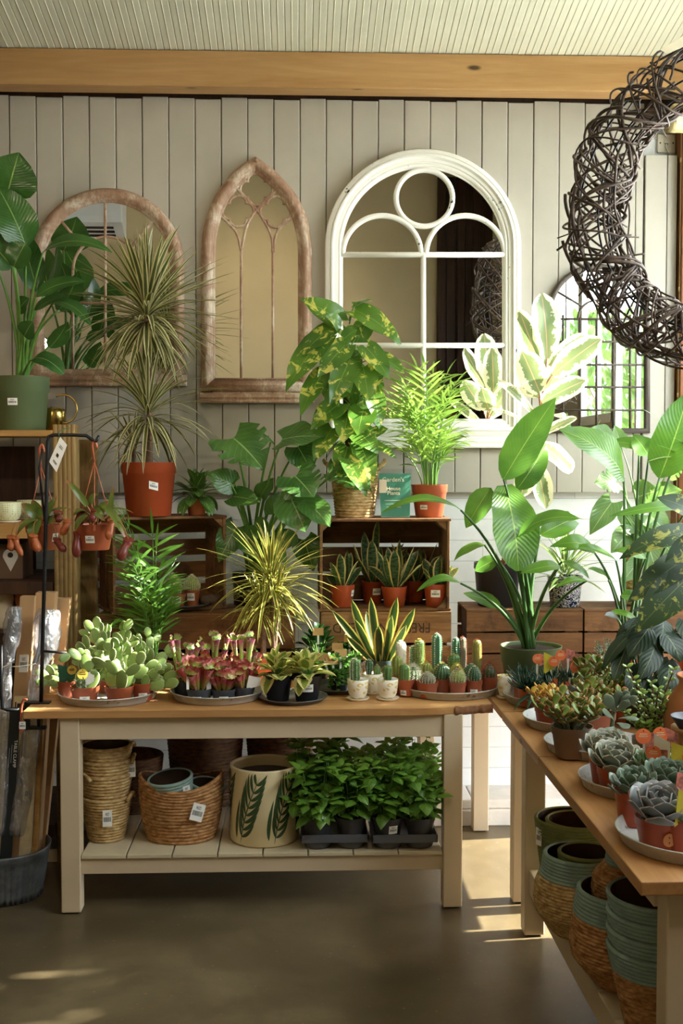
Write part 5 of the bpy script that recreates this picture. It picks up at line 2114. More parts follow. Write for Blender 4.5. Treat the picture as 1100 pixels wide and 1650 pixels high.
def basket(mb, prof_r, h, rows, amp=.0045, twist=36, z0=0, wall=.008, inner=True, mi_fun=None, seg=96, rim_dip=None, sx=1, sy=1, inner_mi=0, floor=True):
    """a coiled basket: one bulge for every rope row"""
    def add_ring(za, zb, mi):
        n = 6
        prof = []
        for j in range(n + 1):
            q = j / n
            z = za + (zb - za) * q
            prof.append((prof_r(z / h) + amp * math.sin(PI * q) ** .7, z))

        def mod(a, z, i):
            q = (z - za) / (zb - za)
            k = amp * .4 * math.sin(twist * a + q * PI * 1.1 + za * 300) * math.sin(PI * q)
            dz = rim_dip(a) * (z / h) ** 3 if rim_dip else 0
            return (k, dz)
        mb.lathe([(r, z + z0) for r, z in prof], seg, mi=mi, mod=lambda a, z, i: mod(a, z - z0, i), sx=sx, sy=sy)
    for k in range(rows):
        za, zb = h * k / rows, h * (k + 1) / rows
        add_ring(za, zb, mi_fun(k, rows) if mi_fun else 0)
    # rim and lining
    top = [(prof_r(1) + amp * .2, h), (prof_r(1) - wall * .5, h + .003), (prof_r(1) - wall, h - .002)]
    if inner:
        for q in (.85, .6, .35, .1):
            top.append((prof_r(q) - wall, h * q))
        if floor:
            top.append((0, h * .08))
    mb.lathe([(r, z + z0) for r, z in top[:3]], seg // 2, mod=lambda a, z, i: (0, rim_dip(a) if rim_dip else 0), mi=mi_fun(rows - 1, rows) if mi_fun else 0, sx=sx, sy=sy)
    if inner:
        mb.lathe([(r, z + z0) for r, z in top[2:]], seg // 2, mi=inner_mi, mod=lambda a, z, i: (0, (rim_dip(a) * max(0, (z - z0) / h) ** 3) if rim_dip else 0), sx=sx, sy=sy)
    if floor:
        mb.lathe([(0, z0 + .001), (prof_r(0) * .97, z0 + .001), (prof_r(0) + amp * .2, z0 + .004)], seg // 2, sx=sx, sy=sy, mi=mi_fun(0, rows) if mi_fun else 0)


p = PY(572, 838, 5.06)
th = thing('pothos', 'climbing pothos on a moss pole in a woven seagrass basket on the open crate', 'potted plant', (p.x, 5.09, ZC2R + .0005))
loc = V(th.location)
hb = M(80, 5.08)
rB = M(39, 5.08)
mb = MB()
basket(mb, lambda q: rB * (.78 + .22 * q), hb, 17, .0035, 40)
pb = mb.build('basket', M_GRASS, th)
for sx in (-1, 1):
    mb = MB()
    mb.tube(bez((sx * rB * .9, -.03, hb * .96), (sx * rB * 1.3, -.01, hb * 1.12), (sx * rB * 1.26, .035, hb * 1.16), 8), [.009, .01, .011, .011, .011, .011, .01, .009, .008], 8)
    mb.build('handle', M_GRASS, pb)
mb = MB()
a = PY(568, 770, 5.09) - loc
b = PY(556, 560, 5.09) - loc
mb.tube(bez(a - V((0, 0, .12)), a.lerp(b, .5), b, 24), [.022 + .002 * math.sin(i * 2.3) for i in range(25)], 12)
mb.build('moss_pole', simple('brown_coir_pole', (92, 66, 44), .95, 0, .4, 60, .9, 90), th)
mb = MB()
mb.lathe([(rB * .9, hb * .88), (0, hb * .9)], 20)
mb.build('soil', M_SOIL, th)
PO = [  # base, tip, width, facing
    (548, 520, 5.0, 484, 480, 4.95, 46, (0, -1, .5), {'a': .08}), (548, 530, 4.98, 527, 508, 4.86, 34, 'c', {'a': .05}),
    (572, 500, 5.0, 648, 552, 4.98, 44, (.3, -1, .6), {'a': .08}), (570, 495, 5.02, 600, 482, 5.0, 30, 'u', {}),
    (592, 520, 5.0, 650, 550, 5.05, 36, (.3, -.8, .8), {'d': .15}),
    (533, 530, 4.95, 484, 570, 4.88, 40, (-.5, -1, .4), {'d': .1}), (520, 545, 4.94, 458, 628, 4.86, 52, (-.4, -1, .4), {'d': .05}),
    (556, 556, 4.95, 512, 606, 4.87, 42, 'c', {}), (565, 575, 4.95, 532, 650, 4.86, 46, (.1, -1, .2), {}),
    (520, 602, 4.94, 482, 668, 4.86, 40, (-.5, -1, .2), {}), (590, 560, 4.95, 628, 610, 4.9, 42, (.4, -1, .4), {}),
    (610, 575, 4.98, 652, 600, 4.93, 38, (.4, -.8, .8), {}), (585, 592, 4.95, 594, 645, 4.87, 44, 'c', {}),
    (545, 600, 4.95, 564, 632, 4.87, 40, 'c', {}), (560, 620, 4.95, 520, 656, 4.86, 36, (-.3, -1, .4), {}),
    (600, 630, 4.98, 612, 690, 4.93, 38, (.4, -1, .3), {}), (548, 650, 4.95, 500, 690, 4.9, 44, (-.3, -1, .5), {}),
    (560, 668, 4.95, 552, 712, 4.86, 44, 'c', {}), (585, 660, 4.95, 576, 700, 4.86, 48, 'c', {}),
    (570, 690, 4.95, 610, 730, 4.9, 44, (.3, -1, .4), {}), (535, 690, 4.96, 505, 742, 4.9, 42, (-.3, -1, .4), {}),
    (560, 720, 4.96, 545, 770, 4.9, 40, (-.1, -1, .3), {}), (580, 715, 4.95, 602, 778, 4.88, 40, (.2, -1, .3), {}),
    (600, 715, 4.98, 640, 738, 4.96, 22, (.2, -.7, .8), {}), (600, 700, 5.0, 625, 690, 4.97, 26, 'r', {}),
    (555, 580, 5.05, 540, 545, 5.06, 40, 'c', {}), (580, 540, 5.05, 600, 500, 5.06, 34, 'c', {}), (555, 545, 4.9, 575, 530, 4.86, 26, 'c', {}),
    (548, 640, 5.06, 515, 620, 5.06, 40, 'c', {}), (580, 620, 5.06, 620, 600, 5.06, 40, 'c', {}), (560, 740, 4.9, 592, 800, 4.84, 34, (.3, -1, .3), {}),
]
for e in PO:
    e[8]['o'] = (564 - (e[1] - 540) * -.03, min(750, e[1] + 22), 5.07)
    e[8]['r'] = .0024
px_leaves(th, hb * .9, PO, 'heart', .0026, L_POTH, M_STEM, lobe=.16, wave=.03, n=10, m=6)
mb = MB()
L_POTH2 = L_POTH
rnd = random.Random(77)
for k in range(26):
    q = rnd.random()
    c = a.lerp(b, q)
    an = rnd.uniform(0, 2 * PI)
    d = V((math.cos(an), math.sin(an), rnd.uniform(-.8, .3))).normalized()
    s = c + V((math.cos(an) * .03, math.sin(an) * .03, 0))
    mb.leaf(s, s + d * rnd.uniform(.08, .13), V((d.x * .3, d.y * .3 - .4, 1)), rnd.uniform(.07, .1), 'heart', .06, .2, .15, 8, 4, .03, .16)
mb.build('inner_foliage', L_POTH, th)

# acrylic sign with the shop card
p = PY(636, 838, 5.03)
th = thing('acrylic_sign', 'clear acrylic stand holding a green card, between the basket and the terracotta pot', 'sign', (p.x, 5.0, ZC2R + .0005), .1)
loc = V(th.location)
t = NT('clear_acrylic')
fr = t.math('MULTIPLY', t.n('ShaderNodeFresnel', None, IOR=1.3).outputs[0], t.math('SUBTRACT', 1.0, t.n('ShaderNodeNewGeometry').outputs['Backfacing']))
gl = t.n('ShaderNodeBsdfGlossy', None, Roughness=.05).outputs[0]
tr_ = t.n('ShaderNodeBsdfTransparent', None, Color=(.93, .95, .95, 1)).outputs[0]
M_ACRYL = t.finish(t.n('ShaderNodeMixShader', None, i0=fr, i1=tr_, i2=gl).outputs[0])
w0, w1, hh = M(22, 5), M(27, 5), M(72, 5)
mb = MB()
tl_ = .035
mb.quad([(-w0, -.004, .002), (w0, -.004, .002), (w1 + .008, -.004 + tl_, hh + .02), (-w1 + .006, -.004 + tl_, hh + .02)], .003)
mb.bb(-w0, w0, -.01, .06, 0, .003)
st_ = mb.build('acrylic_holder', M_ACRYL, th)
mb = MB()
mb.quad([(-w0 - .004, .0, .006), (w0 + .004, .0, .006), (w1 + .002, tl_, hh), (-w1 + .004, tl_, hh)], .0012)
cd = mb.build('green_card', simple('green_printed_card', (66, 134, 104), .5, 0, .1, 20), th)
sl_ = math.atan2(tl_, hh)
for txt, zz, sz in (("Garden's", .86, .027), ('House', .66, .024), ('Plants', .56, .024), ('~~~~~~~~~~', .4, .014), ('~~~~~~~~~', .32, .014), ('~~~~~~~~', .25, .014)):
    mtx = Matrix.Translation((-.006, -.0062 + tl_ * zz, hh * zz)) @ Matrix.Rotation(-sl_, 4, 'X') @ FACE
    lettering('card_lettering', txt, sz, M_PALEPRINT, cd, mtx, .0002)
mb = MB()
q = PY(624, 775, 4.97) - loc
mb.box((q.x - .02, -.012, hh * .72), (.032, .002, .058))
mb.build('hang_tag', M_CREAM, th)

# palm in terracotta on the right-hand crate
p = PY(693, 837, 5.05)
th, zs = potted('parlour_palm', 'light green feathery palm in a terracotta pot at the right end of the open crate', 'potted palm', (p.x, 5.09, ZC2R + .0005), M(30, 5.07), M(53, 5.07), M_TERRA, 'parlour palms',
                taper=.74, rim=.24, sticker=(-28, .25, .034, .02), soil=.92)
palm(th, zs, random.Random(9), 22, .55, .2, .12, .0125, L_PALMB, M_STEM, (-.03, 0), .03, 9, .2)

# ------------------------------------------------------------------ monstera between the crates
p = at(404, 5.12, ZT)
p.x = PY(404, 960, 5.12).x
zpot = PY(404, 1000, 5.12).z
th, zs = potted('monstera', 'swiss cheese plant with big split leaves in a dark pot between the two crate stacks', 'potted plant', (PY(405, 960, 5.36).x + .015, 5.29, .78), .1, .42, M_BLACKP, None, taper=.85, rim=.1, soil=.93)


SPL = (.3, .48, .66)


MO = [
    (376, 706, 4.98, 424, 754, 4.88, 84, (.25, -1, .5), {'s': SPL, 'p': 'heart', 'l': .3}),
    (455, 708, 4.98, 524, 702, 4.92, 62, (.1, -.7, .9), {'p': 'heart', 'l': .2}),
    (476, 768, 4.92, 505, 800, 4.84, 66, (.2, -1, .35), {'s': SPL, 'l': .3}),
    (470, 806, 4.92, 492, 856, 4.86, 60, (0, -1, .15), {'l': .25}),
    (498, 812, 4.9, 532, 848, 4.84, 42, (.3, -1, .5), {'l': .25}),
    (545, 760, 4.95, 598, 790, 4.85, 56, (.4, -1, .6), {'s': SPL, 'l': .2}),
    (530, 762, 4.94, 560, 745, 4.88, 46, (.3, -.8, .8), {'s': SPL, 'l': .2}),
    (436, 712, 5.02, 400, 690, 5.0, 20, (0, -.4, 1), {'p': 'lance'}),
    (375, 800, 5.05, 418, 808, 4.98, 34, (-.1, -1, .6), {'l': .2}), (372, 780, 5.0, 334, 762, 4.96, 36, (-.2, -1, .3), {'l': .2}),
    (374, 770, 5.02, 386, 770, 5.0, 22, 'c', {}), (480, 720, 5.05, 502, 760, 5.0, 46, 'c', {'l': .2}),
    (380, 850, 5.15, 352, 905, 5.1, 40, 'c', {'l': .2}), (395, 860, 5.12, 410, 900, 5.08, 36, 'c', {'l': .2}), (490, 870, 5.1, 505, 920, 5.06, 40, 'c', {'l': .2}),
    (420, 800, 5.1, 440, 770, 5.12, 34, 'u', {'l': .2}), (445, 830, 5.1, 470, 790, 5.12, 44, 'c', {'l': .2}), (410, 845, 5.05, 428, 868, 5.0, 34, 'c', {'l': .2}),
    (430, 880, 5.05, 462, 905, 5.0, 36, 'c', {'l': .2}), (462, 880, 5.08, 445, 850, 5.1, 40, 'c', {'l': .2}),
]
MO = [e[:6] + (e[6] * 1.17,) + e[7:] for e in MO]
px_leaves(th, zs, MO, 'heart', .0062, L_MONST, M_STEM, lobe=.25, wave=.04, n=12, m=8, spread=.55)

# ------------------------------------------------------------------ on the slatted crates, right
zc_ = ZCR
# rubber plant in black pot
p = PY(803, 976, 5.06)
th, zs = potted('rubber_plant', 'tall cream-and-green variegated rubber plant in a black pot on the slatted crate', 'potted plant', (p.x, 5.1, zc_), M(38, 5.1), M(70, 5.1), M_BLACKP, None, taper=.84, rim=.14, soil=.9)
loc = V(th.location)
L_RUBB = leafmat('variegated_rubber_leaf', (150, 166, 112), (116, 140, 92), (214, 170, 130), .045, hue=.5, edge=(244, 240, 212), edgew=.5, edgen=1.3, veins=0, vn=14, slant=.2, trans=.4, rough=.3, tcol=(244, 242, 214))
RB = [
    (870, 588, 4.78, 836, 500, 4.72, 36, (-.5, -1, .2)), (881, 578, 4.78, 874, 473, 4.74, 52, (.2, -1, .1)), (890, 604, 4.78, 967, 545, 4.74, 46, (.2, -1, .6)),
    (885, 590, 4.84, 950, 538, 4.9, 36, (.3, -.7, .8)), (869, 632, 4.76, 842, 568, 4.66, 48, (-.2, -1, .2)), (873, 648, 4.76, 942, 612, 4.7, 40, (.3, -1, .6)),
    (860, 668, 4.8, 805, 612, 4.72, 22, (-.7, -.6, .8)), (862, 690, 4.82, 790, 655, 4.78, 16, (-.5, -.5, 1)), (875, 700, 4.8, 928, 672, 4.76, 24, (.2, -.7, .9)),
    (868, 712, 4.8, 920, 760, 4.7, 50, (.6, -1, .5)), (862, 742, 4.8, 880, 818, 4.72, 36, (.1, -1, .3)), (857, 745, 4.84, 838, 800, 4.78, 36, (-.3, -1, .3)),
    (878, 640, 4.84, 900, 590, 4.92, 40, (.2, 1, .3)), (868, 640, 4.86, 840, 600, 4.95, 42, (-.4, .8, .5)), (866, 700, 4.86, 826, 690, 4.96, 42, (-.3, .3, 1)), (876, 610, 4.86, 862, 520, 4.94, 44, (0, 1, .1)),
    (866, 672, 4.86, 905, 670, 5.0, 40, (.3, .3, 1)),
]
lst = [e + ({'ns': 1, 'a': .04, 'd': .04},) for e in RB]
px_leaves(th, zs, lst, 'pad', .003, L_RUBB, M_STEM, n=12, m=6, wave=.03)
mb = MB()
tops = [PY(881, 580, 4.79) - loc]
b0 = V((.02, -.02, zs - .01))
mid = PY(852, 760, 4.86) - loc
pts = bez(b0, b0.lerp(mid, .6) + V((-.02, 0, .06)), mid, 10) + bez(mid, PY(870, 690, 4.79) - loc, tops[0], 10)[1:]
mb.tube(pts, [.011 - .0003 * i for i in range(len(pts))], 9)
for e in RB:
    bb_ = PY(*e[:3]) - loc
    j = min(range(len(pts)), key=lambda i: (pts[i] - bb_).length)
    mb.tube([pts[max(0, j - 1)], bb_], [.004, .003], 6)
mb.build('stem', simple('pinkish_rubber_stem', (176, 118, 84), .5, 0, .15, 20), th)
mb = MB()
mb.fat(tops[0], PY(884, 545, 4.8) - loc, (0, -1, 0), .014, .012, 'lance', 0, 6, 8)
mb.build('growing_tip', simple('pink_leaf_sheath', (206, 120, 100), .4), th)

# blue and white patterned pot
t = NT('blue_white_scroll_glaze')
vec = t.obj()
nz = t.noise(vec, 36, 2, .5, 3.2)
c = t.ramp(nz, [(.44, lin((28, 42, 74))), (.47, lin((232, 236, 238))), (.53, lin((232, 236, 238))), (.56, lin((28, 42, 74)))])
M_DELFT = t.finish(t.bsdf(c, .25))
p = PY(912, 982, 5.02)
th, zs = potted('spider_plant', 'striped spider plant in a blue and white scroll-patterned pot', 'potted plant', (p.x, 5.05, zc_), M(29, 5.05), M(50, 5.05), M_DELFT, None, taper=.8, rim=.05, soil=.9)
L_SPID = leafmat('striped_spider_leaf', (104, 152, 70), (70, 120, 50), (236, 236, 190), .3, trans=.35, rough=.4)
mb = MB()
crown(mb, (0, 0, zs + .02), 34, .24, .02, random.Random(80), 85, 5, .5, 'strap', 2, 9, .2)
mb.build('foliage', L_SPID, th)

# rope basket with climbing split-leaf plant
p = PY(1032, 984, 5.06)
th = thing('monstera', 'pale split-leaf climber in a chunky rope basket on the far right crate', 'potted plant', (p.x, 5.08, zc_))
loc = V(th.location)
hb = M(98, 5.05)
rB = M(24, 5.05)
mb = MB()
basket(mb, lambda q: rB * (.86 + .14 * q), hb, 11, .009, 16)
mb.build('basket', M_GRASS, th)
mb = MB()
mb.lathe([(rB * .9, hb * .9), (0, hb * .92)], 20)
mb.build('soil', M_SOIL, th)
L_PALE = leafmat('pale_split_leaf', (120, 160, 96), (84, 132, 72), (180, 206, 150), .04, veins=.2, vn=7, slant=.5, trans=.45, rough=.35)
RM2 = [
    (992, 775, 5.1, 958, 778, 5.06, 44, 'c', {'s': SPL}), (985, 810, 5.08, 950, 860, 5.02, 42, (-.3, -1, .4), {}), (1030, 800, 5.08, 1060, 790, 5.02, 54, 'c', {}),
    (1045, 830, 5.08, 1075, 860, 5.02, 50, (.3, -1, .3), {}), (1010, 830, 5.1, 1040, 870, 5.05, 40, 'c', {'s': SPL}), (1060, 800, 5.1, 1098, 790, 5.06, 44, 'c', {}),
    (1050, 850, 5.05, 1090, 905, 5.0, 44, (.3, -1, .3), {}), (1010, 860, 5.1, 985, 890, 5.05, 40, 'c', {}), (980, 705, 5.2, 950, 690, 5.16, 34, 'c', {}), (1000, 720, 5.2, 990, 685, 5.18, 30, 'c', {}),
    (1075, 760, 5.1, 1100, 740, 5.05, 40, 'c', {'s': SPL}), (1040, 870, 5.0, 1060, 930, 4.95, 40, 'c', {}), (1028, 905, 4.97, 1000, 940, 4.92, 30, 'c', {}),
]
px_leaves(th, hb * .9, RM2, 'heart', .004, L_PALE, M_STEM, lobe=.2, wave=.04, n=12, m=8, spread=.5)
# ------------------------------------------------------------------ bird-of-paradise plants on the right
L_BIRD = leafmat('banana_like_leaf', (96, 158, 44), (54, 116, 34), (150, 190, 90), .035, veins=.1, vn=18, slant=.25, trans=.4, rough=.3, tcol=(220, 240, 90))
L_BIRDD = leafmat('glossy_bird_of_paradise_leaf', (62, 118, 48), (34, 84, 36), (130, 170, 90), .035, veins=.08, vn=18, slant=.25, trans=.3, rough=.25)
YG = 4.6
p = at(855, YG, ZT)
p.x = PY(855, 1040, YG).x
zr = PY(855, 1040, YG).z - ZT
th, zs = potted('bird_of_paradise', 'broad-leaved bird of paradise in a green pot on the corner table', 'potted plant', p, M(50.5, YG), zr, M_GREENP, 'bird of paradise plants', taper=.8, rim=.36,
                sticker=(-62, .3, .034, .036), soil=.93)
BP = [
    (811, 772, 4.55, 893, 640, 4.45, 62, (-.35, -1, .25), {'a': .03}),
    (812, 782, 4.58, 838, 918, 4.46, 84, (.3, -1, .12), {'a': .06, 'p': 'pad'}),
    (833, 866, 4.5, 938, 832, 4.4, 42, (-.1, -.6, 1), {'a': .16}),
    (870, 862, 4.62, 938, 830, 4.7, 40, (.2, -1, .5), {'a': .1}),
    (742, 822, 4.5, 614, 824, 4.4, 26, (0, -.5, 1), {'a': .16, 'd': .02}),
    (790, 786, 4.62, 750, 850, 4.6, 42, (-.4, -1, .2), {}),
    (780, 878, 4.58, 730, 902, 4.55, 20, (-.1, -.6, 1), {'a': .14}),
    (742, 940, 4.46, 672, 950, 4.4, 22, (-.1, -.6, 1), {'a': .2}),
    (902, 912, 4.42, 838, 922, 4.36, 28, (0, -.7, .9), {'a': .06}),
    (833, 788, 4.64, 882, 716, 4.7, 44, (.2, -1, .2), {'a': .05}),
    (806, 976, 4.6, 748, 955, 4.56, 24, (0, -1, .5), {'p': 'ovate'}),
    (800, 900, 4.64, 764, 920, 4.66, 26, (0, -1, .4), {}),
    (905, 905, 4.5, 950, 930, 4.46, 20, (.1, -.6, 1), {'a': .1}),
    (945, 936, 4.46, 896, 944, 4.4, 18, (0, -.7, 1), {'a': .12}),
]
px_leaves(th, zs, BP, 'paddle', .0068, L_BIRD, M_STEMD, n=16, m=6, wave=.035, spread=.5)

# second, taller one behind the succulents
p2 = at(1010, 4.52, ZT)
p2.x = PY(1012, 1040, 4.52).x
th, zs = potted('bird_of_paradise', 'taller bird of paradise with dark stems in a terracotta pot by the glazed wall', 'potted plant', p2, .09, .15, M_TERRAD, 'bird of paradise plants', taper=.8, rim=.25, soil=.93)
BP2 = [
    (1005, 770, 4.5, 906, 690, 4.36, 72, (-.05, -1, .75), {'a': .12}),
    (1062, 770, 4.5, 1112, 630, 4.45, 78, (.1, -1, .3), {'a': .04}),
    (957, 890, 4.46, 888, 878, 4.4, 34, (-.2, -.9, .8), {'a': .2}),
    (992, 904, 4.42, 905, 884, 4.38, 24, (0, -.5, 1), {'a': .14}),
    (1112, 815, 4.3, 984, 828, 4.25, 22, (0, -.8, .7), {'a': .05}),
    (1040, 900, 4.3, 990, 885, 4.32, 26, (0, -.7, 1), {'a': .1}),
    (980, 935, 4.4, 948, 915, 4.36, 20, (0, -.6, 1), {'a': .12}),
    (1000, 960, 4.42, 1035, 965, 4.4, 24, (0, -.8, .8), {'a': .1}),
    (985, 985, 4.4, 1030, 1000, 4.36, 16, (0, -.7, 1), {'a': .1}),
    (1090, 740, 4.6, 1130, 700, 4.6, 50, (0, -1, .4), {'a': .05}),
    (1030, 720, 4.62, 985, 712, 4.66, 26, (0, -.8, .6), {'a': .1}), (1045, 735, 4.6, 1020, 700, 4.64, 40, (.2, -1, .2), {}),
]
px_leaves(th, zs, BP2, 'paddle', .0062, L_BIRD, M_STEMD, n=16, m=6, wave=.035, spread=.5)

# spider-like long thin leaves at the right edge
p = at(1090, 4.6, ZT)
p.x = 1.62
th, zs = potted('ponytail_palm', 'thin-leaved arching grassy plant by the right edge', 'potted plant', p, .08, .14, M_TERRAD, None, soil=.93)
loc = V(th.location)
mb, ms = MB(), MB()
c = PY(1120, 760, 4.6) - loc
ms.tube([V((0, 0, zs - .01)), c * .5 + V((0, 0, zs * .3)), c], [.018, .012, .01], 8)
for (tx, ty, tY, ar) in ((1035, 652, 4.5, .1), (1040, 695, 4.45, .06), (1062, 712, 4.4, .05), (1040, 740, 4.4, .12), (1050, 760, 4.5, .15), (1085, 700, 4.4, .1), (1150, 650, 4.6, .1)):
    mb.leaf(c, PY(tx, ty, tY) - loc, (0, -.5, 1), .016, 'strap', ar, .05, .2, 10, 2)
mb.build('foliage', L_SPID, th)
ms.build('stem', M_STEM, th)

# dark spotted plant in the right foreground
L_DIEF = leafmat('dark_speckled_leaf', (40, 76, 34), (24, 54, 26), (90, 110, 60), .03, trans=.12, rough=.5, blotch=((150, 156, 64), 26, .55))
p = at(1110, 4.05, ZT)
p.x = PY(1120, 1080, 4.05).x
th, zs = potted('dumb_cane', 'dark speckled broad-leaved plant leaning in from the right edge', 'potted plant', p, .085, .15, M_BLACKP, None, soil=.93)
DF = [
    (1130, 855, 3.95, 998, 896, 3.9, 46, (-.1, -.8, .8), {'a': .1}), (1120, 890, 3.9, 1012, 968, 3.82, 50, (-.3, -1, .4), {'a': .08}),
    (1120, 920, 3.86, 1024, 1016, 3.78, 66, (-.4, -1, .3), {'a': .08}), (1130, 870, 3.8, 1072, 906, 3.76, 46, (0, -1, .3), {}),
    (1130, 830, 4.0, 1060, 800, 4.0, 40, (0, -1, .6), {}), (1120, 900, 4.1, 1080, 960, 4.1, 60, (0, -1, .3), {}),
]
px_leaves(th, zs, DF, 'paddle', .008, L_DIEF, M_STEMD, n=14, m=6, wave=.02, spread=.5)

# dark veined philodendron
L_PHIL = leafmat('dark_veined_philodendron_leaf', (30, 62, 34), (18, 42, 26), (120, 140, 84), .04, veins=.45, vcol=(76, 104, 64), vn=6, slant=.5, trans=.1, rough=.45)
p = at(1030, 3.98, ZT)
p.x = PY(1035, 1100, 3.98).x
th, zs = potted('philodendron', 'dark velvety philodendron with pale leaf veins among the right-hand plants', 'potted plant', p, .085, .13, M_BLACKP, None, soil=.9)
PH = [
    (1045, 1012, 3.9, 1012, 1058, 3.84, 42, (-.2, -1, .4)), (1068, 1002, 3.95, 1062, 1050, 3.86, 44, (.1, -1, .4)), (1072, 1022, 3.9, 1098, 1066, 3.84, 48, (.3, -1, .3)),
    (1055, 1040, 3.88, 1032, 1094, 3.8, 40, (0, -1, .2)), (1078, 1064, 3.88, 1070, 1120, 3.8, 46, (.1, -1, .2)), (1020, 1018, 3.95, 968, 1078, 3.88, 26, (-.7, -.7, .4)),
    (1010, 1040, 3.94, 988, 1096, 3.86, 32, (-.4, -1, .2)), (1040, 1000, 3.98, 990, 1030, 3.94, 30, (-.3, -.6, .8)), (1100, 1000, 3.95, 1120, 1050, 3.88, 50, (.3, -1, .3)),
    (1090, 1090, 3.86, 1105, 1140, 3.8, 46, (.2, -1, .2)), (1000, 1000, 4.05, 975, 990, 4.0, 24, (0, -.6, 1)), (1030, 1075, 3.86, 1012, 1125, 3.8, 36, (-.2, -1, .2)),
    (1060, 985, 4.02, 1020, 982, 4.0, 20, (0, -.7, 1)), (1050, 1090, 3.9, 1046, 1140, 3.84, 40, 'c'), (1025, 1000, 3.98, 1020, 1040, 3.94, 40, 'c'),
]
px_leaves(th, zs, [e + ({'a': .08, 'd': .06},) for e in PH], 'ovate', .0035, L_PHIL, M_STEMD, n=12, m=6, wave=.02, lobe=.1, spread=.5)
# ------------------------------------------------------------------ on the shelf of the long table
SH = ZS


def swing_tag(parent, p, w, h, yaw, lean=0, name='swing_tag', roll=0):
    mb = MB()
    R_ = Matrix.Rotation(yaw, 3, 'Z') @ Matrix.Rotation(lean, 3, 'X') @ Matrix.Rotation(roll, 3, 'Y')
    P = V(p)
    mb.quad([P + R_ @ V((-w / 2, 0, -h)), P + R_ @ V((w / 2, 0, -h)), P + R_ @ V((w / 2, 0, 0)), P + R_ @ V((-w / 2, 0, 0))], .0008)
    return mb.build(name, M_LABEL, parent)


# stack of nested seagrass baskets
Yb = PZ(172, 1364, SH).y + .1
rb = M(41, Yb)


def stack_basket(label, z, first, h=.19, tagged=None):
    th = thing('seagrass_basket', label, 'basket', (PY(173, 1300, Yb).x + (RND.uniform(-.004, .004)), Yb, z), RND.uniform(0, 1), 'nested seagrass baskets')
    mb = MB()
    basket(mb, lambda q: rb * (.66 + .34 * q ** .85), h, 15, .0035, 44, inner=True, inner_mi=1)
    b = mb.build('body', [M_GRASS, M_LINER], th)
    for s in (0, PI):
        mb = MB()
        a = -.2 + s
        d, e = V((math.cos(a), math.sin(a), 0)), V((-math.sin(a), math.cos(a), 0))
        mb.tube(bez(d * rb * 1.0 - e * .045 + V((0, 0, h - .012)), d * rb * 1.14 + V((0, 0, h + .03)), d * rb * 1.0 + e * .045 + V((0, 0, h - .012)), 10), .008, 8)
        mb.build('handle', M_GRASS, b)
    if tagged:
        th.rotation_euler = (0, 0, 0)
        swing_tag(th, tagged, .036, .064, .15)
    return th


stack_basket('bottom basket of the nested seagrass stack, with a white swing tag', SH + .001, True, .175, (.02, -rb * 1.0, .14))
stack_basket('second basket from the bottom of the nested seagrass stack', SH + .075, False)
stack_basket('third basket from the bottom of the nested seagrass stack', SH + .13, False)
tp = stack_basket('top basket of the nested seagrass stack, lined with dark plastic', SH + .185, False, .19, (rb * 1.0, -.03, .13))

# big honey basket with dipped rim
p = PZ(293, 1366, SH)
Rb = M(66, p.y + .17)
Yg = p.y + Rb * .8
th = thing('seagrass_basket', 'wide honey-coloured seagrass basket with a dipped rim', 'basket', (PY(292, 1300, Yg).x, Yg, SH + .001))
mb = MB()


def dip(a):
    return .022 * math.cos(2 * a)


hG = .235
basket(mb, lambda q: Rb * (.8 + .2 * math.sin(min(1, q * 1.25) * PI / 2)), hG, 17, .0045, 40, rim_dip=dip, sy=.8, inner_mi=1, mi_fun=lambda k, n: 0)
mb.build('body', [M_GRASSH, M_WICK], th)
swing_tag(th, (Rb * .52, -Rb * .72, .165), .05, .066, .35, -.15, 'swing_tag', .35)
bx_, by_ = th.location.x, th.location.y
# sage basket lying inside it
th = thing('cord_basket', 'sage blue cord basket tilted inside the wide honey basket', 'basket', (PY(282, 1290, Yg).x, Yg - .03, SH + .13))
mb = MB()
rs = M(36, Yg)
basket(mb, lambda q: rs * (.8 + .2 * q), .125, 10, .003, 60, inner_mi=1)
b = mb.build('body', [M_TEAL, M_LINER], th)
swing_tag(th, (rs * .75, -rs * .72, .105), .03, .05, .5)
th.rotation_euler = (.12, -.12, 0)
th = thing('cord_basket', 'second dull sage basket half hidden in the wide honey basket', 'basket', (PY(326, 1290, Yg).x, Yg + .02, SH + .085))
mb = MB()
basket(mb, lambda q: .07 * (.8 + .2 * q), .13, 10, .003, 60, inner_mi=1)
mb.build('body', [M_TEAL, M_LINER], th)
th.rotation_euler = (.1, .16, 0)

# dark wicker at the back
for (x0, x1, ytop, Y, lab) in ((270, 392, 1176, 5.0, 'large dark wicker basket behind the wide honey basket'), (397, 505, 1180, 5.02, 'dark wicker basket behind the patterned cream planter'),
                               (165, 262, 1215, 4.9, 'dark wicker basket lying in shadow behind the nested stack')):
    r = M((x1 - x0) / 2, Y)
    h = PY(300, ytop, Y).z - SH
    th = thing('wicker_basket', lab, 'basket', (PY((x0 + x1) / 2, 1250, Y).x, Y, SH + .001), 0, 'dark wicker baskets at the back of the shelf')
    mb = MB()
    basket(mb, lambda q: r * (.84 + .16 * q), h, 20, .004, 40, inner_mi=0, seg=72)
    mb.build('body', M_WICK, th)

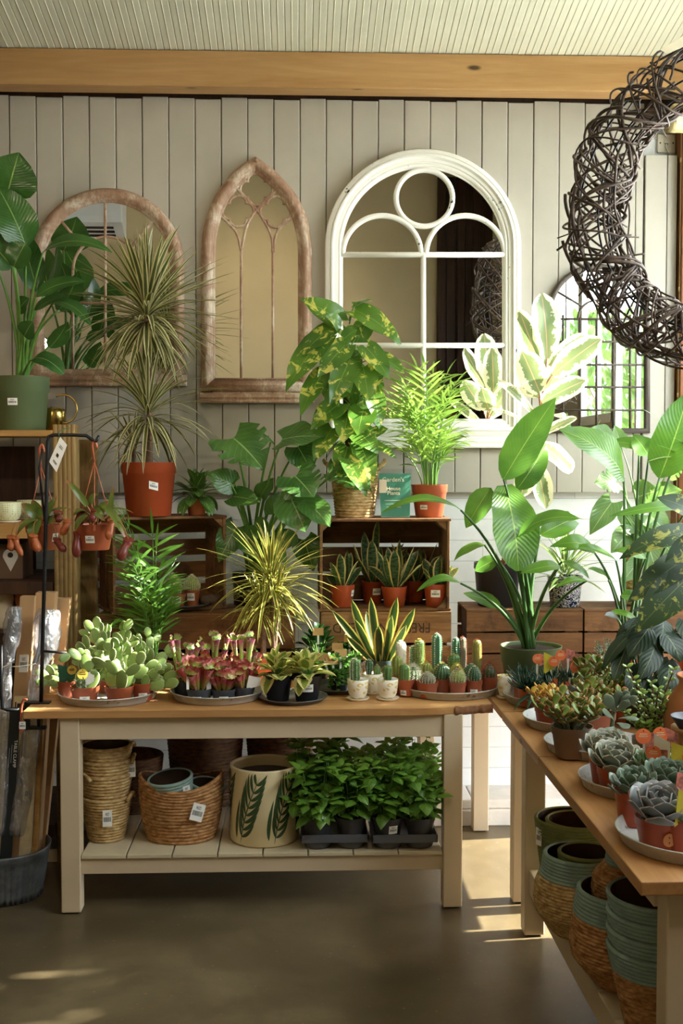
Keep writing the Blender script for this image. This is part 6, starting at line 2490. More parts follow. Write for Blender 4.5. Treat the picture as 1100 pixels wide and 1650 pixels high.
# cream planter with painted green leaves
p = PZ(426, 1368, SH)
rp = M(56, p.y + .13)
hp = .297
Yp = p.y + rp
th = thing('cylinder_planter', 'cream cylinder planter painted with dark green fern leaves', 'planter', (PY(426, 1300, Yp).x, Yp, SH + .001))
mb = MB()
mb.lathe([(0, .001), (rp * .96, .001), (rp, .008), (rp, hp - .006), (rp * .995, hp), (rp * .93, hp), (rp * .92, hp - .01), (rp * .92, hp * .3), (0, hp * .3)], 64)
M_PLNT = simple('cream_glazed_planter', (232, 214, 170), .28, 0, .03, 4)
pb = mb.build('pot', M_PLNT, th)
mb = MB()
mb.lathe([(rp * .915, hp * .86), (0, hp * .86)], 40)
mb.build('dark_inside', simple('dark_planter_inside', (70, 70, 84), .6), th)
mb = MB()
rnd = random.Random(90)


def cyl(a, z):
    return ((rp + .0012) * math.sin(a), -(rp + .0012) * math.cos(a), z)


def stroke(pts, w):
    n = len(pts)
    vs, fs = [], []
    for i, (a, z) in enumerate(pts):
        q = pts[min(n - 1, i + 1)]
        o = pts[max(0, i - 1)]
        da, dz = (q[0] - o[0]) * rp, q[1] - o[1]
        l = math.hypot(da, dz) or 1
        hw = w * (math.sin(PI * (i / (n - 1)) ** .8) ** .8 + .06)
        vs.append(cyl(a - dz / l * hw / rp, z + da / l * hw))
        vs.append(cyl(a + dz / l * hw / rp, z - da / l * hw))
    for i in range(n - 1):
        fs.append((2 * i, 2 * i + 1, 2 * i + 3, 2 * i + 2))
    mb.add(vs, fs)


def b2(p, q, r, n=9):
    return [((1 - t) ** 2 * p[0] + 2 * t * (1 - t) * q[0] + t * t * r[0], (1 - t) ** 2 * p[1] + 2 * t * (1 - t) * q[1] + t * t * r[1]) for t in (i / n for i in range(n + 1))]


for k in range(6):
    a0 = -2.75 + k * 1.02
    s = b2((a0, .012), (a0 + .12, hp * .45), (a0 + .62, hp * .93), 18)
    stroke(s, .0022)
    for j in range(2, 18, 2):
        a, z = s[j]
        L = .105 * math.sin(PI * (.25 + .6 * (j / 18)))
        stroke(b2((a, z), (a + L * 2.6, z + L * .05), (a + L * 4.6, min(hp * .96, z + L * .62)), 9), .0068)
        stroke(b2((a, z), (a - L * 1.1, z + L * .55), (a - L * .3, min(hp * .97, z + L * 1.15)), 9), .0052)
    stroke(b2((a0 - .16, .03), (a0 - .2, hp * .3), (a0 - .02, hp * .62), 9), .007)
mb.build('painted_leaves', simple('dark_green_glaze', (62, 84, 50), .3), pb)

# basil in trays
M_TRAYG = simple('grey_seedling_tray', (96, 98, 104), .45, 0, .05, 8)
L_BASIL = leafmat('basil_leaf', (112, 168, 62), (72, 130, 44), (130, 180, 90), .04, veins=.18, vn=6, slant=.4, trans=.3, rough=.28)
BG = 'basil pots under the long table'


def basil_tray(label, x0, x1):
    p = PZ((x0 + x1) / 2, 1372, SH)
    w = M(x1 - x0, p.y + .02)
    d = .26
    th = thing('carry_tray', label, 'tray', (p.x, p.y + d / 2 + .005, SH), 0, 'grey carry trays of basil')
    mb = MB()
    zt1 = .062
    mb.bb(-w / 2, w / 2, -d / 2, -d / 2 + .004, zt1 - .026, zt1)
    mb.bb(-w / 2, w / 2, d / 2 - .004, d / 2, zt1 - .026, zt1)
    mb.bb(-w / 2, -w / 2 + .004, -d / 2, d / 2, zt1 - .026, zt1)
    mb.bb(w / 2 - .004, w / 2, -d / 2, d / 2, zt1 - .026, zt1)
    mb.bb(-w / 2, w / 2, -d / 2, d / 2, zt1 - .03, zt1 - .026)
    for sx in (-1, 1):
        for sy in (-1, 1):
            mb.lathe([(0, .001), (.043, .001), (.05, .004), (.058, zt1 - .03)], 24, c=(sx * w * .25, sy * d * .25, 0))
    mb.build('tray_body', M_TRAYG, th)
    return th, p.y + d / 2 + .005, w, d


def basil(label, x, y, z, r, seed, hgt, sticker=None, n=26):
    rnd = random.Random(seed)
    th, zs = potted('basil_plant', label, 'potted herb', (x, y, z), r, .088, M_GREYP, BG, taper=.74, rim=.2, sticker=sticker)
    mb, ms = MB(), MB()
    for k in range(n):
        a = k * 2.4 + rnd.uniform(-.3, .3)
        q = math.sqrt((k + .5) / n)
        b = V((math.cos(a) * r * .6 * q, math.sin(a) * r * .6 * q, zs - .005))
        h = hgt * rnd.uniform(.35, 1) * (1.05 - .25 * q)
        e = b + V((math.cos(a) * .065 * q, math.sin(a) * .065 * q, h))
        c = b + V((math.cos(a) * .015, math.sin(a) * .015, h * .6))
        pts = bez(b, c, e, 8)
        ms.tube(pts, [.0022 - .0001 * i for i in range(9)], 5)
        for j in (3, 5, 7, 8):
            p = pts[j]
            o = rnd.uniform(0, PI)
            pairs = 2 if j < 8 else 4
            for s in range(pairs):
                an = o + s * 2 * PI / pairs
                el = rnd.uniform(-.55, .35) if j < 8 else rnd.uniform(.1, .9)
                d = V((math.cos(an) * math.cos(el), math.sin(an) * math.cos(el), math.sin(el)))
                L = rnd.uniform(.046, .074) * (1 if j < 8 else .75)
                p2 = p + d * .012
                mb.leaf(p2, p2 + d * L, V((-d.x * .4, -d.y * .4 - .15, 1)), L * .72, 'ovate', .1, rnd.uniform(.1, .4), -.25, 6, 4, .015)
    mb.build('foliage', L_BASIL, th)
    ms.build('stem', M_STEM, th)
    return th


for ti, (x0, x1, lab) in enumerate(((484, 594, 'grey carry tray holding the left-hand basil pots'), (599, 706, 'grey carry tray holding the right-hand basil pots'))):
    th, yc_, w, d = basil_tray(lab, x0, x1)
    labs = (('basil pot at the far left front of the row', 'basil pot second from the left in the front row', 'back left basil pot of the left tray', 'back right basil pot of the left tray'),
            ('basil pot with a price label, third from the left in the front row', 'basil pot at the right end of the front row', 'back left basil pot of the right tray', 'back right basil pot of the right tray'))[ti]
    for k, (sx, sy) in enumerate(((-1, -1), (1, -1), (-1, 1), (1, 1))):
        bp = basil(labs[k], th.location.x + sx * w * .25, yc_ + sy * d * .25 - (.012 if sy < 0 else 0), SH + .034, .06, 100 + ti * 10 + k, .27 if sy < 0 else .32,
                   ((20, .35, .036, .032) if (ti == 1 and k == 0) else None), 26)
        if ti == 0 and k == 0:
            stake(bp, (-.02, -.052, .078), .03, 0, [], [(0, 0, 0, .014, .05, M_WHITEC, 'card', 0)], False)
# ------------------------------------------------------------------ succulents on the side table
L_HAW = leafmat('zebra_haworthia_leaf', (44, 84, 60), (26, 58, 44), None, trans=0, rough=.4, blotch=((120, 150, 120), 90, .64))
L_ECH = leafmat('grey_blue_echeveria_leaf', (150, 156, 140), (124, 134, 120), None, edge=(226, 216, 172), edgew=.15, edgen=.02, trans=0, rough=.5, tip=((190, 180, 150), .97))
L_ECH2 = leafmat('lilac_grey_echeveria_leaf', (150, 152, 152), (122, 128, 130), None, edge=(226, 196, 170), edgew=.12, edgen=.02, trans=0, rough=.5)
L_ECHG = leafmat('grey_green_echeveria_leaf', (112, 134, 112), (86, 110, 92), None, edge=(176, 150, 130), edgew=.1, edgen=.02, trans=0, rough=.5)
L_SEMP = leafmat('fresh_green_rosette_leaf', (92, 130, 64), (62, 98, 48), None, edge=(140, 170, 110), edgew=.1, edgen=.02, trans=0, rough=.45)
L_SEMPR = leafmat('purple_rosette_leaf', (104, 66, 74), (72, 46, 56), None, trans=0, rough=.45)
L_CRAS = leafmat('red_tipped_jade_leaf', (128, 150, 60), (96, 122, 48), None, edge=(176, 84, 56), edgew=.14, edgen=.1, trans=0, rough=.32, tip=((170, 100, 60), .85), hue=.495)
L_SEDY = leafmat('yellow_orange_sedum_leaf', (214, 192, 74), (190, 160, 64), None, edge=(218, 140, 66), edgew=.18, edgen=.1, trans=0, rough=.35, tip=((224, 130, 74), .85), hue=.5)
L_JADEL = leafmat('light_jade_leaf', (122, 160, 66), (92, 132, 50), None, edge=(170, 120, 70), edgew=.12, edgen=.05, trans=0, rough=.3)
L_COTY = leafmat('purple_grey_paddle_leaf', (122, 132, 112), (98, 106, 96), None, edge=(150, 70, 90), edgew=.12, edgen=.04, trans=0, rough=.45)
L_KAL = leafmat('silver_kalanchoe_leaf', (150, 168, 146), (122, 144, 122), None, edge=(176, 180, 150), edgew=.1, edgen=.05, trans=.05, rough=.6)
L_PORT = leafmat('elephant_bush_leaf', (140, 178, 72), (106, 146, 54), None, trans=.1, rough=.3)
M_REDST = simple('dark_red_succulent_stem', (96, 44, 38), .5, 0, .15, 30)
M_GREYST = simple('grey_green_succulent_stem', (120, 130, 98), .6, 0, .15, 30)

TG = 'galvanised trays along the side table'
rts = []
for lab, (x, y, Y, r) in zip(('galvanised tray at the far end of the side table, under the spiky haworthias', 'galvanised tray second from the far end of the side table',
                              'galvanised tray under the taupe pot of red-tipped jade', 'galvanised tray under the pair of grey-blue rosettes', 'nearest galvanised tray on the side table'),
                             ((812, 1125, 4.38, .165), (844, 1168, 3.98, .155), (879, 1212, 3.62, .16), (935, 1268, 3.2, .17), (997, 1365, 2.72, .19))):
    X = (PY(x, y, Y).x)
    t_ = tray('galvanised_tray', lab, (X + r, Y, ZT), r, .036, None, TG, .014)
    rts.append(t_)
ZTS = ZT + .0045


def rpot(name, label, x, Y, r, h, mat, group, z=ZTS, **k):
    return potted(name, label, 'potted succulent', (PY(x, 1200, Y).x, Y, z), r, h, mat, group, **k)


# extra cream cup
mg, zs = mug('empty-looking cream pot with yellow print at the corner of the two tables', at(815, PZ(815, 1128, ZT).y + .035, ZT), .032, .082)
mg.name = 'cream_pot'
mg['category'] = 'plant pot'

# haworthias
HG = 'spiky haworthias'


def haw(label, x, Y, r, h, seed, n=34, L=.1, z=ZTS):
    th, zs = rpot('haworthia', label, x, Y, r, h, M_TERRA, HG, z, rim=.3)
    rnd = random.Random(seed)
    mb = MB()
    for k in range(3):
        rosette(mb, (rnd.uniform(-.02, .02), rnd.uniform(-.02, .02), zs), n // 2, L * rnd.uniform(.8, 1), .017, .008, 'claw', None, 80, 15, True, rnd, arch=.1)
    mb.build('foliage', L_HAW, th)
    return th, zs


th, zs = haw('spiky dark haworthia in the front pot of the far tray', 850, 4.28, .04, .068, 1)
for (a, b, N_) in (((.01, -.03, .05), (-.07, -.08, .0), (0, -.3, 1)), ((.02, -.03, .05), (-.03, -.12, .005), (0, -.3, 1))):
    mb = MB()
    mb.fat(a, b, N_, .02, .009, 'claw', .15, 8, 8)
    mb.build('drooping_leaf', L_HAW, th)
haw('spiky dark haworthia half hidden at the back left of the far tray', 838, 4.42, .034, .072, 2)
th, zs = haw('spiky haworthia in the middle of the far tray', 885, 4.34, .042, .075, 3, 30, .11)
stake(th, (-.05, .0, zs), .1, 0, [(.0, -.004, .105, .019, M_ORANGE, 0)], [(.024, .004, .075, .03, .05, M_PICT, 'diamond', 0)])
stake(th, (-.005, -.03, zs), .1, 0, [(.012, -.004, .1, .02, M_ORANGE, 0)], [(-.008, 0, .05, .036, .085, M_YELD, 'diamond', 0)])
th, zs = haw('spiky haworthia at the right of the far tray', 918, 4.36, .042, .075, 4, 30, .11)
stake(th, (-.01, .0, zs), .1, 0, [(-.03, -.004, .115, .02, M_ORANGE, 0), (.035, -.004, .085, .02, M_ORANGE, .2)], [(.01, .004, .085, .034, .055, M_PICT, 'diamond', 0)])
th, zs = haw('spiky haworthia at the front right of the far tray', 895, 4.22, .04, .068, 5, 26, .1)
stake(th, (.05, .0, zs), .06, 0, [(.02, -.004, .1, .021, M_ORANGE, .2)], [])
stake(th, (.03, -.02, zs), .03, 0, [(.0, -.004, .03, .02, M_ORANGE, .1)], [(-.04, .0, .0, .022, .06, M_ORANGE, 'card', 0)])


def bushy(th, zs, rnd, n, H, spread, L, w, tk, lm, smat, prof='spoon', r0=.02, per=6, stem_r=.003, whorl=True, leafy_from=.45):
    mb, ms = MB(), MB()
    for k in range(n):
        a = k * 2.4 + rnd.uniform(-.3, .3)
        q = math.sqrt((k + .4) / n)
        b = V((math.cos(a) * r0 * q, math.sin(a) * r0 * q, zs - .006))
        h = H * rnd.uniform(.6, 1) * (1.1 - .35 * q)
        e = b + V((math.cos(a) * spread * q, math.sin(a) * spread * q, h))
        pts = bez(b, b + V((math.cos(a) * spread * q * .3, math.sin(a) * spread * q * .3, h * .65)), e, 8)
        ms.tube(pts, [stem_r * (1.3 - .08 * i) for i in range(9)], 6)
        for j in range(per):
            t_ = leafy_from + (1 - leafy_from) * j / max(1, per - 1)
            i = min(7, int(t_ * 8))
            p = pts[i].lerp(pts[i + 1], t_ * 8 - i)
            for s in range(2):
                an = j * 1.57 + s * PI + k
                el = .15 + .9 * t_ * rnd.uniform(.6, 1)
                d = V((math.cos(an) * math.cos(el), math.sin(an) * math.cos(el), math.sin(el)))
                l = L * rnd.uniform(.75, 1.1)
                mb.fat(p, p + d * l, V((-d.x, -d.y, .8)), w * rnd.uniform(.85, 1.1), tk, prof, -.08, 6, 8)
    mb.build('foliage', lm, th)
    ms.build('stem', smat, th)


JG = 'jade and sedum plants'
th, zs = rpot('jade_plant', 'yellow-orange sedum in a terracotta pot on the second tray', 885, 3.92, .055, .085, M_TERRAD, JG, rim=.3)
bushy(th, zs, random.Random(1), 7, .07, .06, .042, .022, .009, L_SEDY, M_GREYST, per=5)
th, zs = rpot('jade_plant', 'red-tipped jade in a taupe pot near the middle of the side table', 921, 3.535, .066, .098, M_BROWNP, JG, rim=.26, soil=.88)
bushy(th, zs, random.Random(2), 12, .1, .085, .046, .028, .009, L_CRAS, M_GREYST, per=5, stem_r=.0045, r0=.035)
th, zs = rpot('jade_plant', 'red-tipped jade behind the taupe pot', 965, 3.75, .055, .09, M_TERRA, JG)
bushy(th, zs, random.Random(3), 9, .11, .07, .045, .026, .009, L_CRAS, M_GREYST, per=5)
th, zs = rpot('jade_plant', 'light green jade with glowing tips behind the purple-grey paddles', 955, 3.98, .055, .09, M_TERRA, JG, ZT)
bushy(th, zs, random.Random(4), 9, .11, .06, .042, .026, .008, L_JADEL, M_GREYST, per=5)
th, zs = rpot('paddle_plant', 'purple-grey paddle-leaved succulent in the middle of the group', 945, 3.84, .045, .08, M_TERRA, None, ZT)
bushy(th, zs, random.Random(5), 5, .1, .035, .06, .04, .01, L_COTY, M_GREYST, per=3)
th, zs = rpot('jade_plant', 'red-edged jade at the back of the group', 955, 4.2, .05, .09, M_TERRA, JG, ZT)
bushy(th, zs, random.Random(6), 9, .13, .06, .045, .026, .008, L_CRAS, M_GREYST, per=5)
th, zs = rpot('jade_plant', 'light jade beside the dark philodendron', 1005, 4.0, .05, .09, M_TERRA, JG, ZT)
bushy(th, zs, random.Random(7), 9, .13, .07, .042, .026, .008, L_JADEL, M_GREYST, per=5)
th, zs = rpot('string_plant', 'fine feathery crassula in front of the slatted crate', 978, 4.36, .045, .09, M_BLACKP, None, ZT)
mb, ms = MB(), MB()
rnd = random.Random(8)
for k in range(26):
    a = rnd.uniform(0, 2 * PI)
    e = V((math.cos(a) * .05, math.sin(a) * .05, zs + rnd.uniform(.08, .16)))
    pts = bez((0, 0, zs), (e.x * .3, e.y * .3, e.z * .9), e, 12)
    ms.tube(pts, .001, 4)
    for j in range(2, 13):
        for s in (-1, 1):
            d = V((s * math.cos(j), math.sin(j), .6)).normalized()
            mb.leaf(pts[j], pts[j] + d * .009, (0, -1, .4), .005, 'lance', .1, 0, .1, 3, 2)
mb.build('foliage', L_KAL, th)
ms.build('stem', M_GREYST, th)

# silver kalanchoe
th, zs = rpot('kalanchoe', 'silver grey kalanchoe with scalloped leaves beside the taupe pot', 982, 3.38, .05, .085, M_BROWNP, None, ZT)
loc = V(th.location)
mb, ms = MB(), MB()
c0 = PY(990, 1130, 3.36) - loc
ms.tube([V((0, 0, zs - .01)), V((0, 0, zs)).lerp(c0, .5), c0], [.008, .007, .005], 7)
for (bx, by, tx, ty, w_, N_) in ((990, 1146, 974, 1120, 20, (-.2, -1, .2)), (991, 1146, 1012, 1128, 17, (.3, -1, .4)), (988, 1160, 970, 1146, 17, (-.2, -.8, .7)), (996, 1158, 1028, 1160, 12, (0, -.6, 1)),
                                 (994, 1165, 1012, 1174, 20, (.1, -.7, .8)), (990, 1172, 976, 1186, 22, (-.2, -1, .4)), (995, 1175, 1004, 1192, 26, (.2, -1, .3)), (992, 1140, 996, 1112, 18, (0, -1, 0)),
                                 (997, 1140, 1010, 1118, 18, (.3, -1, .1)), (1000, 1142, 1026, 1122, 14, (.2, -.8, .5)), (985, 1180, 958, 1200, 24, (-.3, -1, .5)), (1002, 1130, 1008, 1112, 16, (0, -1, 0))):
    mb.fat(PY(bx, by, 3.36) - loc, PY(tx, ty, 3.31) - loc, N_, M(w_, 3.3), .007, 'spoon', .08, 8, 10)
mb.build('foliage', L_KAL, th)
ms.build('stem', M_GREYST, th)

# elephant bush with red stems
th, zs = rpot('elephant_bush', 'small-leaved elephant bush with dark red stems beside the terracotta urn', 1052, 3.42, .065, .09, M_BROWNP, None, ZT)
loc = V(th.location)
mb, ms = MB(), MB()
rnd = random.Random(14)
tips = [(1010, 1074), (1086, 1078), (1096, 1118), (1035, 1118), (1060, 1110), (1020, 1130), (1075, 1140), (1045, 1140), (1000, 1140), (1085, 1160), (1030, 1160), (1062, 1158), (1015, 1160), (1050, 1100), (1070, 1120), (1024, 1100), (1040, 1165), (1080, 1176)]
for (tx, ty) in tips:
    Yt = 3.4 + rnd.uniform(-.08, .1)
    e = PY(tx, ty, Yt) - loc
    b = V((rnd.uniform(-.02, .02), rnd.uniform(-.02, .02), zs - .01))
    c = b.lerp(e, .5) + V((e.x * -.1, 0, .012))
    pts = bez(b, c, e, 12)
    ms.tube(pts, [.0048 - .00025 * i for i in range(13)], 6)
    for j in range(3, 13):
        for s in (0, PI):
            an = j * 1.57 + s
            tn = (pts[min(12, j + 1)] - pts[j - 1]).normalized()
            d = (V((math.cos(an), math.sin(an), .25)) + tn * .3).normalized()
            L = rnd.uniform(.016, .024)
            mb.fat(pts[j], pts[j] + d * L, V((0, -.5, 1)), L * .72, .005, 'round', 0, 5, 8)
mb.build('foliage', L_PORT, th)
ms.build('stem', M_REDST, th)

# terracotta urn and small dark bird dish
p = PY(1108, 1230, 3.25)
th = thing('terracotta_urn', 'round-bellied terracotta urn at the right edge', 'urn', (p.x + .085, 3.35, ZT))
mb = MB()
mb.lathe([(0, 0), (.07, 0), (.085, .02), (.115, .1), (.122, .16), (.112, .21), (.092, .245), (.078, .262), (.076, .275), (.084, .285), (.086, .292), (.078, .294), (.07, .28), (.07, .26), (.1, .2), (0, .1)], 48)
mb.build('body', simple('matt_terracotta', (178, 112, 66), .75, 0, .1, 6, .1, 50), th)
p = PY(1112, 1162, 2.98)
th = thing('dish_stand', 'small dark dish on a thin wooden stand at the right edge', 'dish', (p.x, 2.98, ZT))
h_ = PY(1100, 1174, 2.98).z - ZT
mb = MB()
mb.lathe([(.006, h_ - .004), (.03, h_), (.05, h_ + .03), (.052, h_ + .034), (.048, h_ + .032), (.02, h_ + .008), (0, h_ + .006)], 32)
mb.build('dish', simple('dark_slate_dish', (52, 60, 70), .5), th)
mb = MB()
mb.lathe([(.034, h_ - .012), (.05, h_ - .004), (.05, h_ + .006), (.03, h_ - .001)], 32)
mb.tube([(-.025, 0, h_ - .006), (-.025, 0, .006)], .004, 8)
mb.lathe([(0, 0), (.045, 0), (.045, .006), (0, .008)], 24)
mb.build('wooden_stand', M_TOPY, th)

# grey-blue rosettes
EG = 'echeveria rosettes on the side table'


def ech(label, x, Y, r, h, seed, rc_, n, mat, lean=(.25, 0), zc=None, sticker=None, w=.6, z=ZTS, potm=None, disc=None, tk=.008, prof='spoon', L2=None):
    rnd = random.Random(seed)
    th, zs = rpot('echeveria', label, x, Y, r, h, potm or M_TERRAD, EG, z, rim=.3, sticker=sticker)
    mb = MB()
    rosette(mb, (0, 0, zs + .006 if zc is None else zc), n, rc_, rc_ * w * 1.18, tk, prof, None, 80, 27, True, rnd, arch=.16, lean=lean)
    mb.build('rosette', mat, th)
    if disc:
        mb = MB()
        a = math.radians(disc[0])
        d = V((math.sin(a), -math.cos(a), 0))
        mb.disc(d * (r * .93) + V((0, 0, h * .42)), .016, d, 24, .0012)
        mb.disc(d * (r * .93 + .0012) + V((0, 0, h * .42 + .006)), .002, d, 8, .0006, 1)
        mb.disc(d * (r * .93 + .0012) + V((0, 0, h * .42 - .006)), .002, d, 8, .0006, 1)
        mb.build('round_label', [simple('worn_orange_label', (196, 116, 50), .5), M_PRINT], th)
    return th, zs


ech('grey-blue rosette in the labelled pot, front of its tray', 993, 3.13, .055, .078, 1, .088, 32, L_ECH, (.25, 0), None, (-6, .25, .042, .034), .62)
ech('grey-blue rosette just behind the labelled pot', 976, 3.24, .05, .085, 2, .085, 32, L_ECH, (.2, 0), None, None, .62)
ech('largest lilac-grey rosette in the nearest pot', 1062, 2.69, .057, .075, 3, .095, 30, L_ECH2, (.28, 0), None, None, .66, disc=(10,))
th, zs = ech('grey-green pointed rosette behind the nearest pot', 1022, 2.86, .05, .09, 4, .075, 26, L_ECHG, (.15, -.1), None, None, .5)
ech('dark grey-green rosettes between the nearest tray and the labelled pot', 1075, 2.9, .06, .09, 5, .085, 30, L_ECHG, (.2, .1), None, None, .5)
th, zs = ech('fresh green rosette beside the orange tags', 1062, 3.06, .055, .085, 6, .085, 36, L_SEMP, (.2, 0), None, None, .34, ZT)
stake(th, (-.035, .02, zs), .1, 0, [(-.005, -.006, .105, .021, M_ORANGE, -.1)], [(.018, 0, .06, .03, .06, M_PICT, 'diamond', 0)])
stake(th, (.0, .03, zs), .1, .05, [(.005, -.004, .105, .022, M_ORANGE, .1)], [(.035, .004, .065, .036, .06, M_PICT, 'diamond', -.3)])
stake(th, (-.02, -.045, zs), .07, 0, [(-.012, -.008, .075, .02, M_ORANGE, -.4)], [(.012, 0, .02, .042, .105, M_WHITEC, 'diamond', -.3), (.014, -.003, .034, .026, .05, M_PICT, 'card', -.3)])
th, zs = ech('green rosette at the right edge with a yellow card', 1100, 3.0, .055, .085, 7, .08, 36, L_SEMP, (.2, 0), None, None, .34, ZT)
stake(th, (-.02, -.03, zs), .07, 0, [(.03, -.006, .07, .024, M_ORANGE, 0)], [(0, 0, .03, .045, .085, M_YELD, 'diamond', .1)])
ech('small purple rosette in the shade of the urn', 1092, 3.14, .05, .085, 8, .06, 26, L_SEMPR, (.1, 0), None, None, .4, ZT)
th, zs = ech('green pointed rosette against the right edge of the photo', 1105, 2.66, .05, .08, 9, .06, 24, L_ECHG, (.2, 0), None, None, .5)
stake(th, (-.02, -.035, zs), .06, .1, [], [(0, 0, 0, .04, .09, M_YELD, 'diamond', .3)])
stake(th, (-.0, .04, zs), .09, .1, [], [(0, 0, .04, .04, .07, M_PICT, 'diamond', .3)])

# ------------------------------------------------------------------ baskets on the lower shelf of the side table
zf = ZS2 + .0005


def belly(R_, neck=.78, base=.55):
    tab = [(0, base), (.12, base + .2), (.3, .96), (.45, 1.0), (.62, .96), (.8, neck + .06), (1, neck)]
    return lambda q: R_ * interp(tab, max(0, min(1, q)))


def sea_basket(label, X, Y, z, R_, h, band, rimc, tilt=(0, 0), rows=26, prof=None, base=None, tagp=None, group='seagrass baskets with coloured rims'):
    th = thing('rimmed_basket', label, 'basket', (X, Y, z), 0, group)
    mb = MB()
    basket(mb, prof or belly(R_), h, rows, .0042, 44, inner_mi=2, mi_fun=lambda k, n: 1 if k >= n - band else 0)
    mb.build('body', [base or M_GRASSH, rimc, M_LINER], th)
    th.rotation_euler = (tilt[0], tilt[1], 0)
    if tagp:
        swing_tag(th, tagp[0], tagp[1], tagp[2], tagp[3], 0)
    return th


def straight(R_, t0=.76):
    return lambda q: R_ * (t0 + (1 - t0) * q)


X0 = STX
sea_basket('olive green basket nearest the far leg under the side table', .93, 3.82, zf, .125, .25, 99, M_OLIVE, rows=24, prof=straight(.125), base=M_OLIVE, tagp=((-.122, -.03, .225), .026, .06, -1.0))
sea_basket('smaller olive basket nested in the far olive basket', .945, 3.815, zf + .03, .104, .215, 99, M_OLIVE, rows=21, prof=straight(.104), base=M_OLIVE)
sea_basket('seagrass basket with a sage rim beside the far leg, an olive basket inside it', .872, 3.47, zf, .142, .25, 7, M_TEAL, base=M_GRASS)
sea_basket('olive basket sitting inside the sage-rimmed basket', .89, 3.47, zf + .075, .086, .18, 99, M_OLIVE, rows=17, prof=straight(.086, .8), base=M_OLIVE)
sea_basket('honey basket with a narrow sage neck perched in the basket below', .945, 3.17, zf + .15, .112, .22, 5, M_TEAL, prof=belly(.112, .6, .5), rows=24)
sea_basket('large honey basket with a wide sage rim, in the middle under the side table', .91, 3.12, zf, .152, .27, 7, M_TEAL, prof=belly(.15, .86, .5))
for k, (lab, dz, tl_) in enumerate((('bottom basket of the nearest sage-rimmed stack, with a white swing tag', 0, 0), ('second basket of the nearest sage-rimmed stack', .045, .003),
                                    ('third basket of the nearest sage-rimmed stack', .09, .006), ('top basket of the nearest sage-rimmed stack, mouth tipped towards the viewer', .135, .012))):
    sea_basket(lab, .895, 2.79, zf + dz, .115, .25, 6, M_TEAL, (tl_, -.003 * k), 24, straight(.122, .52), None, ((-.01, -.126, .2), .045, .09, -.1) if k == 0 else None,
               'nearest stack of sage-rimmed baskets')
# ------------------------------------------------------------------ wooden shelf unit on the left
M_SHELF = wood('pine_shelf_board', (200, 156, 92), (158, 112, 56), 'X', .9, .5)
M_SLEEP = wood('ribbed_pale_post', (172, 142, 88), (122, 94, 50), 'Z', 1.3, .6, True, ((96, 74, 40), 5))
YS = 4.87
th = thing('shelf_unit', 'pale timber shelf unit with a ribbed corner post at the left edge', 'shelf', (-1.35, 5.0, 0))
ox, oy = -1.35, 5.0
xa = -2.2
xp0, xp1 = PY(86, 800, YS).x, PY(122, 800, YS).x
ztop = PY(40, 693, YS).z
mb = MB()
# ribbed post: a run of half-round ribs on a square post
pts = []
W_ = xp1 - xp0
for i in range(49):
    q = i / 48
    pts.append((xp0 - ox + q * W_, YS - oy - .0035 * abs(math.sin(q * 5 * PI)) ** .6))
pts += [(xp1 - ox, YS + .09 - oy), (xp0 - ox, YS + .09 - oy)]
mb.prism(pts, 0.001, PY(100, 684, YS).z, 'Z')
mb.build('corner_post', M_SLEEP, th)
mb = MB()
mb.bb(xp0 - ox, xp1 - ox, 5.34 - oy, 5.42 - oy, .001, ztop - .03)
mb.build('corner_post', M_SLEEP, th, .003)
mb = MB()
mb.bb(xa - ox, xa + .08 - ox, YS - oy, YS + .09 - oy, .001, ztop - .03)
mb.build('corner_post', M_SLEEP, th, .003)
mb = MB()
mb.bb(xa - ox, xa + .08 - ox, 5.34 - oy, 5.42 - oy, .001, ztop - .03)
mb.build('corner_post', M_SLEEP, th, .003)
SHZ = []
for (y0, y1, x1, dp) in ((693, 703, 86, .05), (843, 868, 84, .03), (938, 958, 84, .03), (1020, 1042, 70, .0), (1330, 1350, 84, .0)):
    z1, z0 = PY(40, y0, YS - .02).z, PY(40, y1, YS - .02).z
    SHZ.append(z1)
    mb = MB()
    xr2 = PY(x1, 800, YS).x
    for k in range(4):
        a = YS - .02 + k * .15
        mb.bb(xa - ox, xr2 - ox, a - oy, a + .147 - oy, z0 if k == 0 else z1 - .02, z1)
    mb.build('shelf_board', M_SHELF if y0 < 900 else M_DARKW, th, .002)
mb = MB()
mb.bb(xa - ox, PY(40, 700, 5.3).x - ox, 5.49 - oy, 5.5 - oy, .3, ztop - .06)
mb.build('back_board', M_DARKW, th)
mb = MB()   # skirting board at the foot
z = PY(90, 1414, YS + .02).z
mb.bb(xa - ox, PY(97, 1400, YS).x - ox, YS + .005 - oy, YS + .03 - oy, 0.001, max(.05, z))
mb.build('foot_board', M_CREAM, th, .002)

